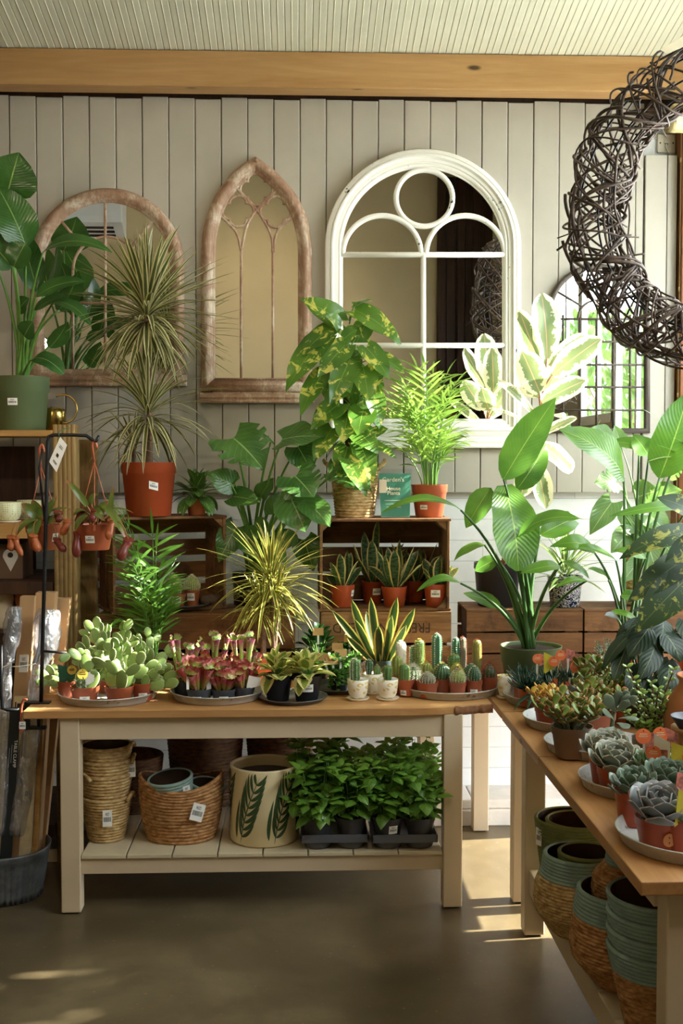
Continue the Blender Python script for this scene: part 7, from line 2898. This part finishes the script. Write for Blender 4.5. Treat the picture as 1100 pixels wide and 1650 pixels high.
# bird of paradise, top left
ztp = SHZ[0] + .0005
p = PY(33, 690, YS + .06)
rp_ = M(46, 5.02)
th, zs = potted('bird_of_paradise', 'glossy bird of paradise in a green pot on the top of the left shelf unit', 'potted plant', (PY(33, 650, 5.02).x, 5.02, ztp), rp_, PY(33, 608, 5.02).z - ztp, M_GREENP,
                'bird of paradise plants', taper=.84, rim=.28, sticker=(-3, .46, .042, .03), soil=.93)
B3 = [
    (10, 320, 4.9, 30, 246, 4.86, 84, (.25, -1, .1), {'a': .05}), (42, 398, 4.85, -4, 298, 4.82, 70, (.4, -1, .25), {'a': .08, 'p': 'paddle'}),
    (20, 430, 4.85, -20, 385, 4.8, 56, (0, -1, .3), {'p': 'pad'}), (22, 430, 4.82, 40, 392, 4.8, 44, (.1, -1, .4), {'p': 'pad'}),
    (70, 405, 4.88, 180, 405, 4.84, 36, (-.05, -.8, .8), {'a': .18, 'd': .02}), (58, 478, 4.84, 136, 450, 4.8, 34, (.0, -.9, .7), {'a': .1}),
    (56, 500, 4.9, 110, 475, 4.88, 30, (0, -.7, .8), {'a': .08}), (88, 485, 4.88, 150, 525, 4.86, 30, (.1, -.7, .9), {'a': .16}),
    (39, 542, 4.8, 52, 518, 4.76, 34, (0, -1, .2), {'p': 'ovate'}), (50, 580, 4.82, 102, 600, 4.76, 34, (.3, -.8, .6), {'a': .22, 'p': 'pad'}),
    (30, 500, 4.95, 45, 480, 4.9, 30, 'c', {}), (60, 470, 5.05, 30, 360, 5.05, 46, (.2, -1, .2), {}), (-10, 420, 4.95, -40, 300, 4.9, 60, 'c', {}),
    (75, 470, 5.02, 96, 395, 5.05, 44, (.6, .4, .3), {}), (95, 500, 5.0, 128, 440, 5.1, 44, (.4, .8, .3), {}), (80, 560, 5.0, 110, 520, 5.08, 34, (.3, .8, .2), {}),
]
px_leaves(th, zs, B3, 'paddle', .0062, L_BIRDD, M_STEM, n=16, m=6, wave=.03, spread=.4)

# brass watering can
M_BRASS = simple('polished_brass', (178, 150, 84), .25, 1.0, .05, 8)
p = PY(92, 700, 4.86)
th = thing('watering_can', 'polished brass watering can with a big hoop handle behind the green pot', 'watering can', (PY(88, 680, 5.1).x, 5.1, PY(88, 684, YS).z + .0005 if False else ztp))
rw = .05
hw = PY(88, 657, 5.1).z - ztp
mb = MB()
mb.lathe([(0, 0), (rw, 0), (rw, hw * .8), (rw * .92, hw * .93), (rw * .7, hw), (rw * .4, hw + .002), (rw * .38, hw - .002), (0, hw - .01)], 40)
mb.build('body', M_BRASS, th)
mb = MB()
c = PY(102, 659, 5.08) - V(th.location)
R_ = M(22, 4.96)
mb.tube([c + V((math.cos(a) * R_, 0, math.sin(a) * R_ * 1.05)) for a in (-2.5 + 4.6 * i / 36 for i in range(37))], .0045, 8)
mb.build('handle', M_BRASS, th)
mb = MB()
mb.tube(bez((0, .05, .03), (-.02, .12, .06), (-.05, .16, hw * 1.1), 8), [.01, .009, .008, .007, .007, .006, .006, .005, .005], 8)
mb.build('spout', M_BRASS, th)
sl = bpy.data.objects  # (support: the can stands on the same top board)

# items on the shelves
z2 = SHZ[1] + .0005
t = NT('dotted_cream_glaze')
vec = t.obj()
vo = t.n('ShaderNodeTexVoronoi', {'feature': 'F1'}, Vector=vec, Scale=110.0, Randomness=.15).outputs['Distance']
c = t.mix(t.ramp(vo, [(.2, (1, 1, 1)), (.3, (0, 0, 0))]), lin((222, 222, 180)), lin((150, 156, 110)))
M_DOT = t.finish(t.bsdf(c, .35))
X = PY(13, 820, YS + .05).x
th = thing('dotted_pot', 'pale cream pot with tiny green dots and a saucer on the second shelf', 'plant pot', (X, YS + .055, z2), 0, 'dotted pots')
r = M(21, YS + .05)
h_ = M(30, YS)
mb = MB()
mb.lathe([(0, .008), (r * .6, .008), (r * .82, .016), (r * .96, .04), (r, h_ + .006), (r * .95, h_ + .007), (r * .88, .04), (0, .03)], 36)
mb.build('pot', M_DOT, th)
mb = MB()
mb.lathe([(0, 0), (r * .8, 0), (r * .95, .006), (r * .9, .007), (0, .006)], 36)
mb.build('saucer', M_SAUCER, th)
X2 = PY(48, 820, YS + .3).x
th2 = dup(th, (X2, YS + .3, z2), 0, 'dim dotted pot further back on the second shelf')

z3 = SHZ[2] + .0005
M_CARD = simple('brown_cardboard', (182, 144, 102), .8, 0, .06, 4, .05, 60)
M_CARDD = simple('dark_brown_box_board', (92, 66, 44), .7, 0, .06, 4)
w0, w1 = PY(-30, 900, YS + .1).x, PY(36, 900, YS + .1).x
zt_ = PY(20, 876, YS + .1).z
th = thing('gift_box', 'brown box with a pale drop-shaped emblem on the third shelf', 'box', ((w0 + w1) / 2, YS + .2, z3))
mb = MB()
mb.bb(-(w1 - w0) / 2, (w1 - w0) / 2, -.1, .1, 0, zt_ - z3)
mb.build('box', M_CARDD, th, .003)
mb = MB()
loc = V(th.location)
cx_ = PY(17, 900, YS + .1).x - loc.x
zt2, zb2 = PY(17, 884, YS + .1).z - loc.z, PY(17, 921, YS + .1).z - loc.z
wd = M(12, YS + .1)
pts = []
for i in range(33):
    a = 2 * PI * i / 32
    pts.append((cx_ + wd * math.sin(a), zt2 - wd * 1.0 + wd * math.cos(a) if math.cos(a) > -.2 else None))
top = [(cx_ + wd * math.sin(a), zt2 - wd + wd * math.cos(a)) for a in (-1.75 + 3.5 * i / 20 for i in range(21))]
mb.prism([(cx_, zb2)] + top, -.1015, -.1005, 'Y')
mb.build('drop_emblem', simple('pale_grey_print', (190, 182, 168), .7), th)
mb = MB()
mb.disc((cx_, -.102, zt2 - wd * .85), wd * .36, (0, -1, 0), 20, .001)
mb.build('dark_dot', M_BLACKGAP, th)

z4 = SHZ[3] + .0005
M_VASEW = simple('glossy_ivory_glaze', (226, 206, 170), .15, 0, .03, 5)
for (x, w_, lab, mt, fn) in ((4, 36, 'glossy ivory vase on the lower shelf at the left edge', M_VASEW, 1), (45, 40, 'matt terracotta vase on the lower shelf behind the cardboard', simple('matt_terracotta_vase', (184, 104, 64), .75, 0, .08, 6), 0)):
    th = thing('vase', lab, 'vase', (PY(x, 1000, YS + .12).x, YS + .12, z4), 0, 'vases on the lower shelf')
    r = M(w_ / 2, YS + .12)
    h_ = PY(x, 943, YS + .12).z - z4
    mb = MB()
    mb.lathe([(0, 0), (r * .45, 0), (r * .5, .01), (r * .8, h_ * .35), (r, h_ * .68), (r * .96, h_ * .82), (r * .7, h_ * .94), (r * .6, h_), (r * .52, h_), (r * .6, h_ * .9), (0, h_ * .5)], 40)
    mb.build('body', mt, th)

# ------------------------------------------------------------------ black hanger clamped to the table end, with pitcher plants
M_BLK = simple('black_powder_coat', (24, 24, 26), .45, .2, .05)
YH = 4.42
p0 = PY(66, 1132, YH)
p0.z = ZT
th = thing('table_hanger', 'black metal hanger clamped to the left end of the long table', 'plant hanger', (p0.x, YH, ZT + .0005))
loc = V(th.location)


def hp_(x, y, Y=YH):
    return PY(x, y, Y) - loc


mb = MB()
top = hp_(78, 702)
b = V((0, 0, .003))
mb.tube([b, b.lerp(top, .5), hp_(77, 712), hp_(79, 703), hp_(84, 701), hp_(120, 701), hp_(139, 702), hp_(149, 709), hp_(154, 712), hp_(160, 702)], [.0075, .0075, .007, .0065, .0065, .0065, .0065, .0065, .0065, .006], 10)
mb.build('arm', M_BLK, th)
mb = MB()
mb.tube([hp_(72, 840), hp_(72, 780) + V((-.02, 0, .06)), hp_(68, 723)], [.004, .004, .004], 8)
mb.build('side_hook', M_BLK, th)
mb = MB()
mb.bb(-.045, .035, -.02, .02, 0, .006)
mb.bb(-.06, -.045, -.016, .016, -.1, .006)
mb.bb(-.06, .02, -.014, .014, -.1, -.09)
mb.tube([(-.01, 0, -.09), (-.01, 0, -.04)], .007, 10)
mb.build('clamp', M_BLK, th)
mb = MB()
cc = hp_(4, 1100, YH - .1)
mb.tube([hp_(2, 1040, YH - .08), hp_(2, 1120, YH - .08), hp_(4, 1142, YH - .08), hp_(12, 1144, YH - .08), hp_(28, 1144, YH - .08), hp_(34, 1140, YH - .05), V((-.05, -.01, -.03))], .006, 8)
mb.build('lower_hook', M_BLK, th)
mb = MB()
mb.tube([hp_(66, 1049), hp_(108, 1052)], .005, 8)
mb.build('side_peg', M_BLK, th)
# its swinging paper label
a = [hp_(*q, YH - .012) for q in ((79, 744), (91, 761), (108, 717), (97, 704))]
mb = MB()
mb.quad(a)
lb = mb.build('paper_label', M_WHITEC, th)
mb = MB()
for k, (u0, v0, u1, v1) in enumerate(((.36, .38, .62, .5),)):
    q = [a[0].lerp(a[1], u).lerp(a[3].lerp(a[2], u), v) + V((0, -.0012, 0)) for u, v in ((u0, v0), (u1, v0), (u1, v1), (u0, v1))]
    mb.quad(q, .0004)
for v0 in (.72, .78, .2, .16):
    q = [a[0].lerp(a[1], u).lerp(a[3].lerp(a[2], u), v) + V((0, -.0012, 0)) for u, v in ((.3, v0), (.75, v0), (.75, v0 + .02), (.3, v0 + .02))]
    mb.quad(q, .0004)
mb.build('printed_lines', M_PRINT, lb)
mb = MB()
mb.tube(bez(hp_(95, 704, YH - .01), hp_(92, 690, YH - .01), hp_(112, 690, YH + .02), 8), .002, 5)
mb.tube([hp_(92, 700), hp_(96, 704), hp_(100, 700)], .004, 6)
mb.build('green_tie', simple('green_twist_tie', (40, 92, 50), .5), lb)

L_NEP = leafmat('tropical_pitcher_leaf', (112, 146, 60), (80, 116, 46), (170, 110, 60), .06, edge=(150, 90, 50), edgew=.12, edgen=.1, trans=.35, rough=.3, tip=((176, 110, 60), .75))
M_NPIT = simple('dark_red_pitcher', (116, 48, 38), .35, 0, .25, 30)
M_NPITO = simple('orange_brown_pitcher', (170, 92, 52), .38, 0, .25, 30)
NG = 'hanging tropical pitcher plants'


def hangpot(label, x, ytop, ybot, rpx, Y, hook, leaves, pits, sticker):
    r = M(rpx, Y)
    zt_, zb2 = PY(x, ytop, Y).z, PY(x, ybot, Y).z
    th, zs = potted('hanging_pitcher_plant', label, 'hanging plant', (PY(x, 860, Y).x, Y, zb2), r, zt_ - zb2, M_TERRA, NG, taper=.72, rim=.3, sticker=sticker, soil=.9)
    loc = V(th.location)
    hk = PY(hook[0], hook[1], Y) - loc
    kn = PY(hook[2], hook[3], Y) - loc
    mb = MB()
    mb.tube(bez(hk + V((.012, 0, -.03)), hk + V((.004, 0, .022)), hk + V((-.006, 0, -.02)), 8) + [kn], [.005] * 9 + [.004], 8)
    for k in range(3):
        a = -PI / 2 + k * 2 * PI / 3 + .15
        e = V((math.cos(a) * r * 1.02, math.sin(a) * r * 1.02, zt_ - zb2 - .012))
        mb.tube([kn, kn.lerp(e, .5), e], [.0022, .0018, .0026], 6)
        mb.box(e + V((0, 0, .0)), (.008, .006, .022))
    mb.build('hanger_hook', M_TERRA, th)
    mb, ms = MB(), MB()
    for e in leaves:
        s0 = V((RND.uniform(-.02, .02), RND.uniform(-.02, .02), zs))
        bb_, tt = PY(*e[:3]) - loc, PY(*e[3:6]) - loc
        mb.leaf(bb_, tt, NDIR[e[7]] if isinstance(e[7], str) else e[7], M(e[6], Y), 'strap', e[8], .1, .2, 10, 4)
        ms.tube(bez(s0, s0.lerp(bb_, .5) + V((0, 0, .01)), bb_, 6), .003, 6)
    mb.build('foliage', L_NEP, th)
    for (tx, ty, tY, bx, by, bY, w_, mt) in pits:
        # neck (with tendril) to the swollen tip
        a, b = PY(tx, ty, tY) - loc, PY(bx, by, bY) - loc
        n = 10
        side = V((RND.uniform(-.01, .01), -.006, 0))
        pts = bez(a, a.lerp(b, .5) + side, b, n)
        w2 = M(w_, Y) / 2
        pm = MB()
        pm.tube(pts, [w2 * k for k in (1.1, .95, .9, .92, .98, 1.05, 1.1, 1.1, 1.0, .75, .3)], 12)
        o = pm.build('pitcher', mt, th)
        pm = MB()
        pm.disc(a + V((0, -.002, .006)), w2 * 1.2, (.2, -.4, 1), 16, .002)
        pm.build('pitcher_lid', mt, o)
        ms.tube(bez(V((a.x * .4, a.y * .4 - .01, zs + .02)), V((a.x * .9, a.y - .02, max(zs + .05, a.z))), a, 8), .0018, 5)
    ms.build('stem', simple('reddish_tendril', (150, 104, 62), .5, 0, .2, 20), th)
    return th


hangpot('right-hand hanging pitcher plant under the end of the black hanger', 153, 844, 886, 31, YH, (151, 710, 152, 744),
        [(140, 815, YH - .02, 107, 772, YH - .06, 12, (.3, -1, .3), .1), (165, 825, YH - .05, 172, 808, YH - .1, 16, 'c', .2), (165, 812, YH - .06, 207, 870, YH - .12, 14, (.4, -1, .6), .12), (178, 828, YH, 181, 786, YH - .02, 9, 'c', .05),
         (138, 825, YH - .05, 118, 830, YH - .08, 14, 'u', .25), (150, 818, YH - .08, 168, 838, YH - .12, 14, 'c', .15), (147, 812, YH, 160, 795, YH + .02, 14, 'u', .3), (160, 830, YH + .03, 215, 822, YH + .04, 10, 'u', .15), (140, 830, YH - .08, 120, 856, YH - .1, 12, (-.5, -1, .3), .2)],
        [(126, 862, YH - .03, 124, 899, YH - .04, 14, M_NPIT), (207, 872, YH - .12, 194, 904, YH - .14, 14, M_NPIT), (180, 842, YH - .06, 175, 870, YH - .09, 12, M_NPITO), (130, 826, YH - .04, 126, 846, YH - .06, 14, M_NPIT), (152, 824, YH - .09, 146, 840, YH - .11, 11, M_NPIT)],
        (-8, .3, .036, .028))
hangpot('left-hand hanging pitcher plant beside the upright of the black hanger', 70, 845, 886, 29, YH + .1, (66, 716, 66, 752),
        [(68, 836, YH + .05, 36, 812, YH, 22, (-.2, -1, .5), .12), (60, 836, YH + .02, 50, 872, YH - .04, 22, (0, -1, .3), .15), (58, 838, YH, 24, 862, YH - .06, 14, (-.2, -.8, .8), .2), (75, 830, YH + .08, 90, 800, YH + .06, 12, 'c', .1),
         (72, 832, YH + .1, 118, 818, YH + .12, 8, 'u', .15), (80, 838, YH + .04, 96, 826, YH, 14, 'u', .1), (72, 840, YH + .04, 88, 838, YH, 16, 'c', .1), (66, 834, YH + .06, 52, 806, YH + .04, 18, 'c', .05)],
        [(26, 870, YH - .06, 36, 896, YH - .07, 9, M_NPITO), (18, 868, YH - .05, 18, 888, YH - .06, 12, M_NPITO), (54, 866, YH - .04, 61, 890, YH - .05, 12, M_NPITO), (92, 872, YH, 106, 889, YH - .02, 11, M_NPIT), (108, 842, YH + .04, 98, 862, YH + .02, 12, M_NPITO), (94, 828, YH + .04, 96, 842, YH + .03, 12, M_NPIT)],
        (58, .35, .03, .032))

# ------------------------------------------------------------------ galvanised tub full of long boxes
t = NT('ribbed_galvanised')
nz = t.noise(t.obj(), 18, 5, .65)
c = t.ramp(nz, [(.34, lin((84, 86, 88))), (.66, lin((124, 126, 126)))])
M_TUB = t.finish(t.bsdf(c, .5, .5, t.bump(nz, .2, .004)))
pT = PZ(8, 1466, 0)
RT2 = .17
YT2 = pT.y + RT2
cT = V((PY(5, 1400, YT2).x, YT2, 0))
hT = PY(5, 1360, YT2).z
th = thing('galvanised_tub', 'ribbed galvanised tub on the floor at the left edge', 'tub', cT)
mb = MB()
rt_, rb_ = M(74, YT2), M(62, YT2)


def ribs(a, z, i):
    return .0022 * (1 if math.sin(a * 44) > 0 else -1) if 2 <= i <= 5 else 0


mb.lathe([(0, .004), (rb_ * .98, .004), (rb_, 0), (rb_ + .002, .03), (rb_ + (rt_ - rb_) * .3, hT * .3), (rb_ + (rt_ - rb_) * .7, hT * .7), (rt_ - .004, hT * .84), (rt_, hT * .86), (rt_ + .004, hT - .008), (rt_ + .006, hT), (rt_, hT + .002), (rt_ - .006, hT - .006), (rt_ - .008, hT * .8), (rb_ - .006, .02), (0, .012)], 132, mod=ribs)
mb.build('body', M_TUB, th)


def longbox(name, label, x0, x1, ytop, Yt, xb0, xb1, Yb_, mat, d=.05, cat='box', group='cardboard boxes standing in the tub'):
    """a long carton leaning in the tub; foot at the bottom of the tub"""
    th = thing(name, label, cat, (cT.x, cT.y, .016), 0, group)
    loc = V(th.location)
    t0, t1 = PY(x0, ytop, Yt) - loc, PY(x1, ytop, Yt) - loc
    yb2 = 1400
    b0, b1 = PY(xb0, yb2, Yb_) - loc, PY(xb1, yb2, Yb_) - loc
    b0.z = b1.z = .0
    D = V((0, d, 0))
    mb = MB()
    mb.hexa([b0, b1, b1 + D, b0 + D, t0, t1, t1 + D, t0 + D])
    o = mb.build('carton', mat, th, .002)
    return th, (b0, b1, t0, t1), o


def face_quad(o, q, u0, u1, v0, v1, mat, name, off=.0012, th_=.0006):
    b0, b1, t0, t1 = q
    mb = MB()

    def pt(u, v):
        return b0.lerp(b1, u).lerp(t0.lerp(t1, u), v) + V((0, -off, 0))
    mb.quad([pt(u0, v0), pt(u1, v0), pt(u1, v1), pt(u0, v1)], th_)
    return mb.build(name, mat, o)


th, q1, o = longbox('cardboard_box', 'tall brown cardboard box with a price label and drawing, left one in the tub', 32, 56, 961, YT2 + .1, -2, 30, YT2 - .04, M_CARD)
face_quad(o, q1, .25, .8, .74, .80, M_LABEL, 'price_label')
dq = face_quad(o, q1, .1, .85, .40, .66, simple('cream_printed_panel', (226, 206, 160), .7, 0, .1, 40), 'printed_panel')
face_quad(o, q1, .1, .85, .36, .40, simple('blue_printed_band', (70, 110, 160), .6), 'blue_band')
for (u0, u1, v0, v1) in ((.16, .24, .46, .64), (.7, .78, .45, .63), (.3, .66, .62, .635)):
    face_quad(o, q1, u0, u1, v0, v1, M_PRINT, 'drawing_line', .002, .0004)
th, q2, o = longbox('cardboard_box', 'tallest brown cardboard box in the tub, behind the black upright', 57, 89, 955, YT2 + .13, 32, 58, YT2 + .0, M_CARD, .06)
face_quad(o, q2, .0, .2, .72, .77, M_LABEL, 'price_label')
th, q3, o = longbox('cardboard_box', 'brown cardboard box leaning right at the right side of the tub', 89, 113, 964, YT2 + .21, 40, 66, YT2 + .075, M_CARD, .04)
th, q4, o = longbox('plank', 'long honey-brown plank standing in the tub behind the wrapped parts', 62, 70, 1150, YT2 + .02, 48, 56, YT2 - .06, M_SHELF, .03, 'plank', None)
th, q4, o = longbox('plank', 'pale printed board standing in the tub at the right of the wrapped parts', 46, 62, 1150, YT2 - .02, 24, 44, YT2 - .1, simple('pale_printed_board', (206, 190, 158), .7, 0, .15, 30), .02, 'plank', None)
face_quad(o, q4, .5, .8, .1, .16, M_PRINT, 'printed_mark')
face_quad(o, q4, .2, .5, .55, .58, M_PRINT, 'printed_mark')
th, q5, o = longbox('cardboard_box', 'pale printed card box at the left edge of the tub', -6, 12, 1145, YT2 - .04, -12, 10, YT2 - .12, simple('pale_card', (204, 190, 160), .7, 0, .1, 40), .03)
# black clamp card
th, q6, o = longbox('clamp_card', 'black packaging card with white words leaning in the tub', 16, 33, 1140, YT2 - .08, -6, 14, YT2 - .11, simple('dark_green_black_card', (30, 36, 38), .6), .006, 'card', None)
b0, b1, t0, t1 = q6
ex_ = (b1 - b0).normalized()
ez_ = (t0 - b0).normalized()
ey_ = ez_.cross(ex_)
for txt, u, v, sz in (('TABLE CLAMP', .76, .76, .017), ('~~~~~~~~~~~~', .45, .76, .01), ('~~~~~~~~~~~~~', .25, .74, .01)):
    c = b0.lerp(b1, u).lerp(t0.lerp(t1, u), v) + V((0, -.003, 0))
    X_, Y_ = -ez_, ex_
    mt = Matrix((X_, Y_, X_.cross(Y_))).transposed().to_4x4()
    lettering('card_lettering', txt, sz, M_WHITEC, o, Matrix.Translation(c) @ mt, .0003)

# plastic wrapped parts
t = NT('crumpled_clear_plastic')
vec = t.obj((1, 1, .55))
nz = t.noise(vec, 26, 4, .6, 1.2)
nrm = t.bump(nz, 1.0, .02)
gl = t.n('ShaderNodeBsdfGlossy', None, Roughness=.12, Color=(.95, .96, 1, 1), Normal=nrm).outputs[0]
df = t.n('ShaderNodeBsdfDiffuse', None, Color=lin((196, 196, 200)), Normal=nrm).outputs[0]
tr_ = t.n('ShaderNodeBsdfTransparent', None, Color=(.94, .94, .95, 1)).outputs[0]
m1_ = t.n('ShaderNodeMixShader', None, i0=.45, i1=gl, i2=df).outputs[0]
M_PLAS = t.finish(t.n('ShaderNodeMixShader', None, i0=t.ramp(nz, [(.38, (.22, .22, .22)), (.62, (.6, .6, .6))]), i1=tr_, i2=m1_).outputs[0])
M_PARTS = simple('grey_metal_parts', (104, 106, 112), .35, .5, .3, 30)


def wrapped(label, path, rad, seed):
    th = thing('wrapped_parts', label, 'package', (cT.x, cT.y, .016), 0, 'plastic-wrapped parts in the tub')
    loc = V(th.location)
    pts = [PY(x, y, Y) - loc for (x, y, Y) in path]
    pts = [V(p) for p in sm([tuple(p) for p in pts], 5)]
    n = len(pts)
    rads = [interp([(i / (len(rad) - 1), M(r, YT2)) for i, r in enumerate(rad)], i / (n - 1)) for i in range(n)]
    mb = MB()
    mb.tube(pts, rads, 16)
    mb.v = [tuple(V(v) + V((noise.noise(V(v) * 34 + V((seed, 0, 0))), noise.noise(V(v) * 34 + V((0, seed, 5))) * .5, 0)) * .009) for v in mb.v]
    mb.build('plastic_wrap', M_PLAS, th)
    mb = MB()
    mid = n // 3
    for k in range(3):
        o_ = V(((k - 1) * rads[2] * .5, 0, 0))
        mb.tube([p + o_ for p in pts[2:n // 2]], M(4, YT2), 8)
    mb.build('metal_parts', M_PARTS, th)
    return th


w1_ = wrapped('plastic-wrapped metal parts at the far left of the tub', [(24, 978, YT2 - .02), (22, 1000, YT2 - .02), (18, 1030, YT2 - .03), (14, 1058, YT2 - .04), (12, 1085, YT2 - .05), (10, 1120, YT2 - .06), (6, 1220, YT2 - .08), (2, 1345, YT2 - .1)], [9, 15, 13, 8, 6, 9, 9, 8], 1)
w2_ = wrapped('large plastic-wrapped metal parts behind the black upright', [(78, 982, YT2 + .02), (76, 1005, YT2 + .01), (74, 1040, YT2), (68, 1062, YT2 - .01), (60, 1090, YT2 - .03), (52, 1160, YT2 - .05), (42, 1240, YT2 - .06), (26, 1345, YT2 - .08)], [16, 22, 22, 12, 10, 14, 15, 12], 3)
for (w_, a, b) in ((w1_, (3, 1076), (23, 1062)), (w2_, (19, 1074), (58, 1069))):
    loc = V(w_.location)
    mb = MB()
    mb.tube(bez(PY(*a, YT2 - .1) - loc, PY((a[0] + b[0]) / 2, (a[1] + b[1]) / 2 + 3, YT2 - .11) - loc, PY(*b, YT2 - .1) - loc, 6), .0022, 6)
    mb.build('cable_tie', M_WHITEC, w_)
# terracotta hook pieces at the end of the clamp
th = thing('terracotta_hook', 'small terracotta-coloured plastic hook with a price label by the table corner', 'hook', PY(34, 1150, YH - .13))
loc = V(th.location)
mb = MB()
Yk = YH - .13
mb.tube(bez(PY(44, 1128, Yk) - loc, PY(34, 1122, Yk) - loc, PY(34, 1150, Yk) - loc, 8) + [PY(34, 1172, Yk) - loc], [.005] * 9 + [.006], 8)
mb.prism([((PY(30, 1170, Yk) - loc).x, (PY(30, 1170, Yk) - loc).z), ((PY(33, 1183, Yk) - loc).x, (PY(33, 1183, Yk) - loc).z), ((PY(41, 1173, Yk) - loc).x, (PY(41, 1173, Yk) - loc).z), ((PY(38, 1160, Yk) - loc).x, (PY(38, 1160, Yk) - loc).z)], -.004, .004, 'Y')
o = mb.build('hook', M_TERRA, th)
mb = MB()
a, b = PY(31, 1175, Yk - .008) - loc, PY(41, 1163, Yk - .008) - loc
mb.quad([(a.x, a.y, a.z), (b.x, a.y, a.z), (b.x, a.y, b.z), (a.x, a.y, b.z)])
mb.build('price_label', M_LABEL, th)
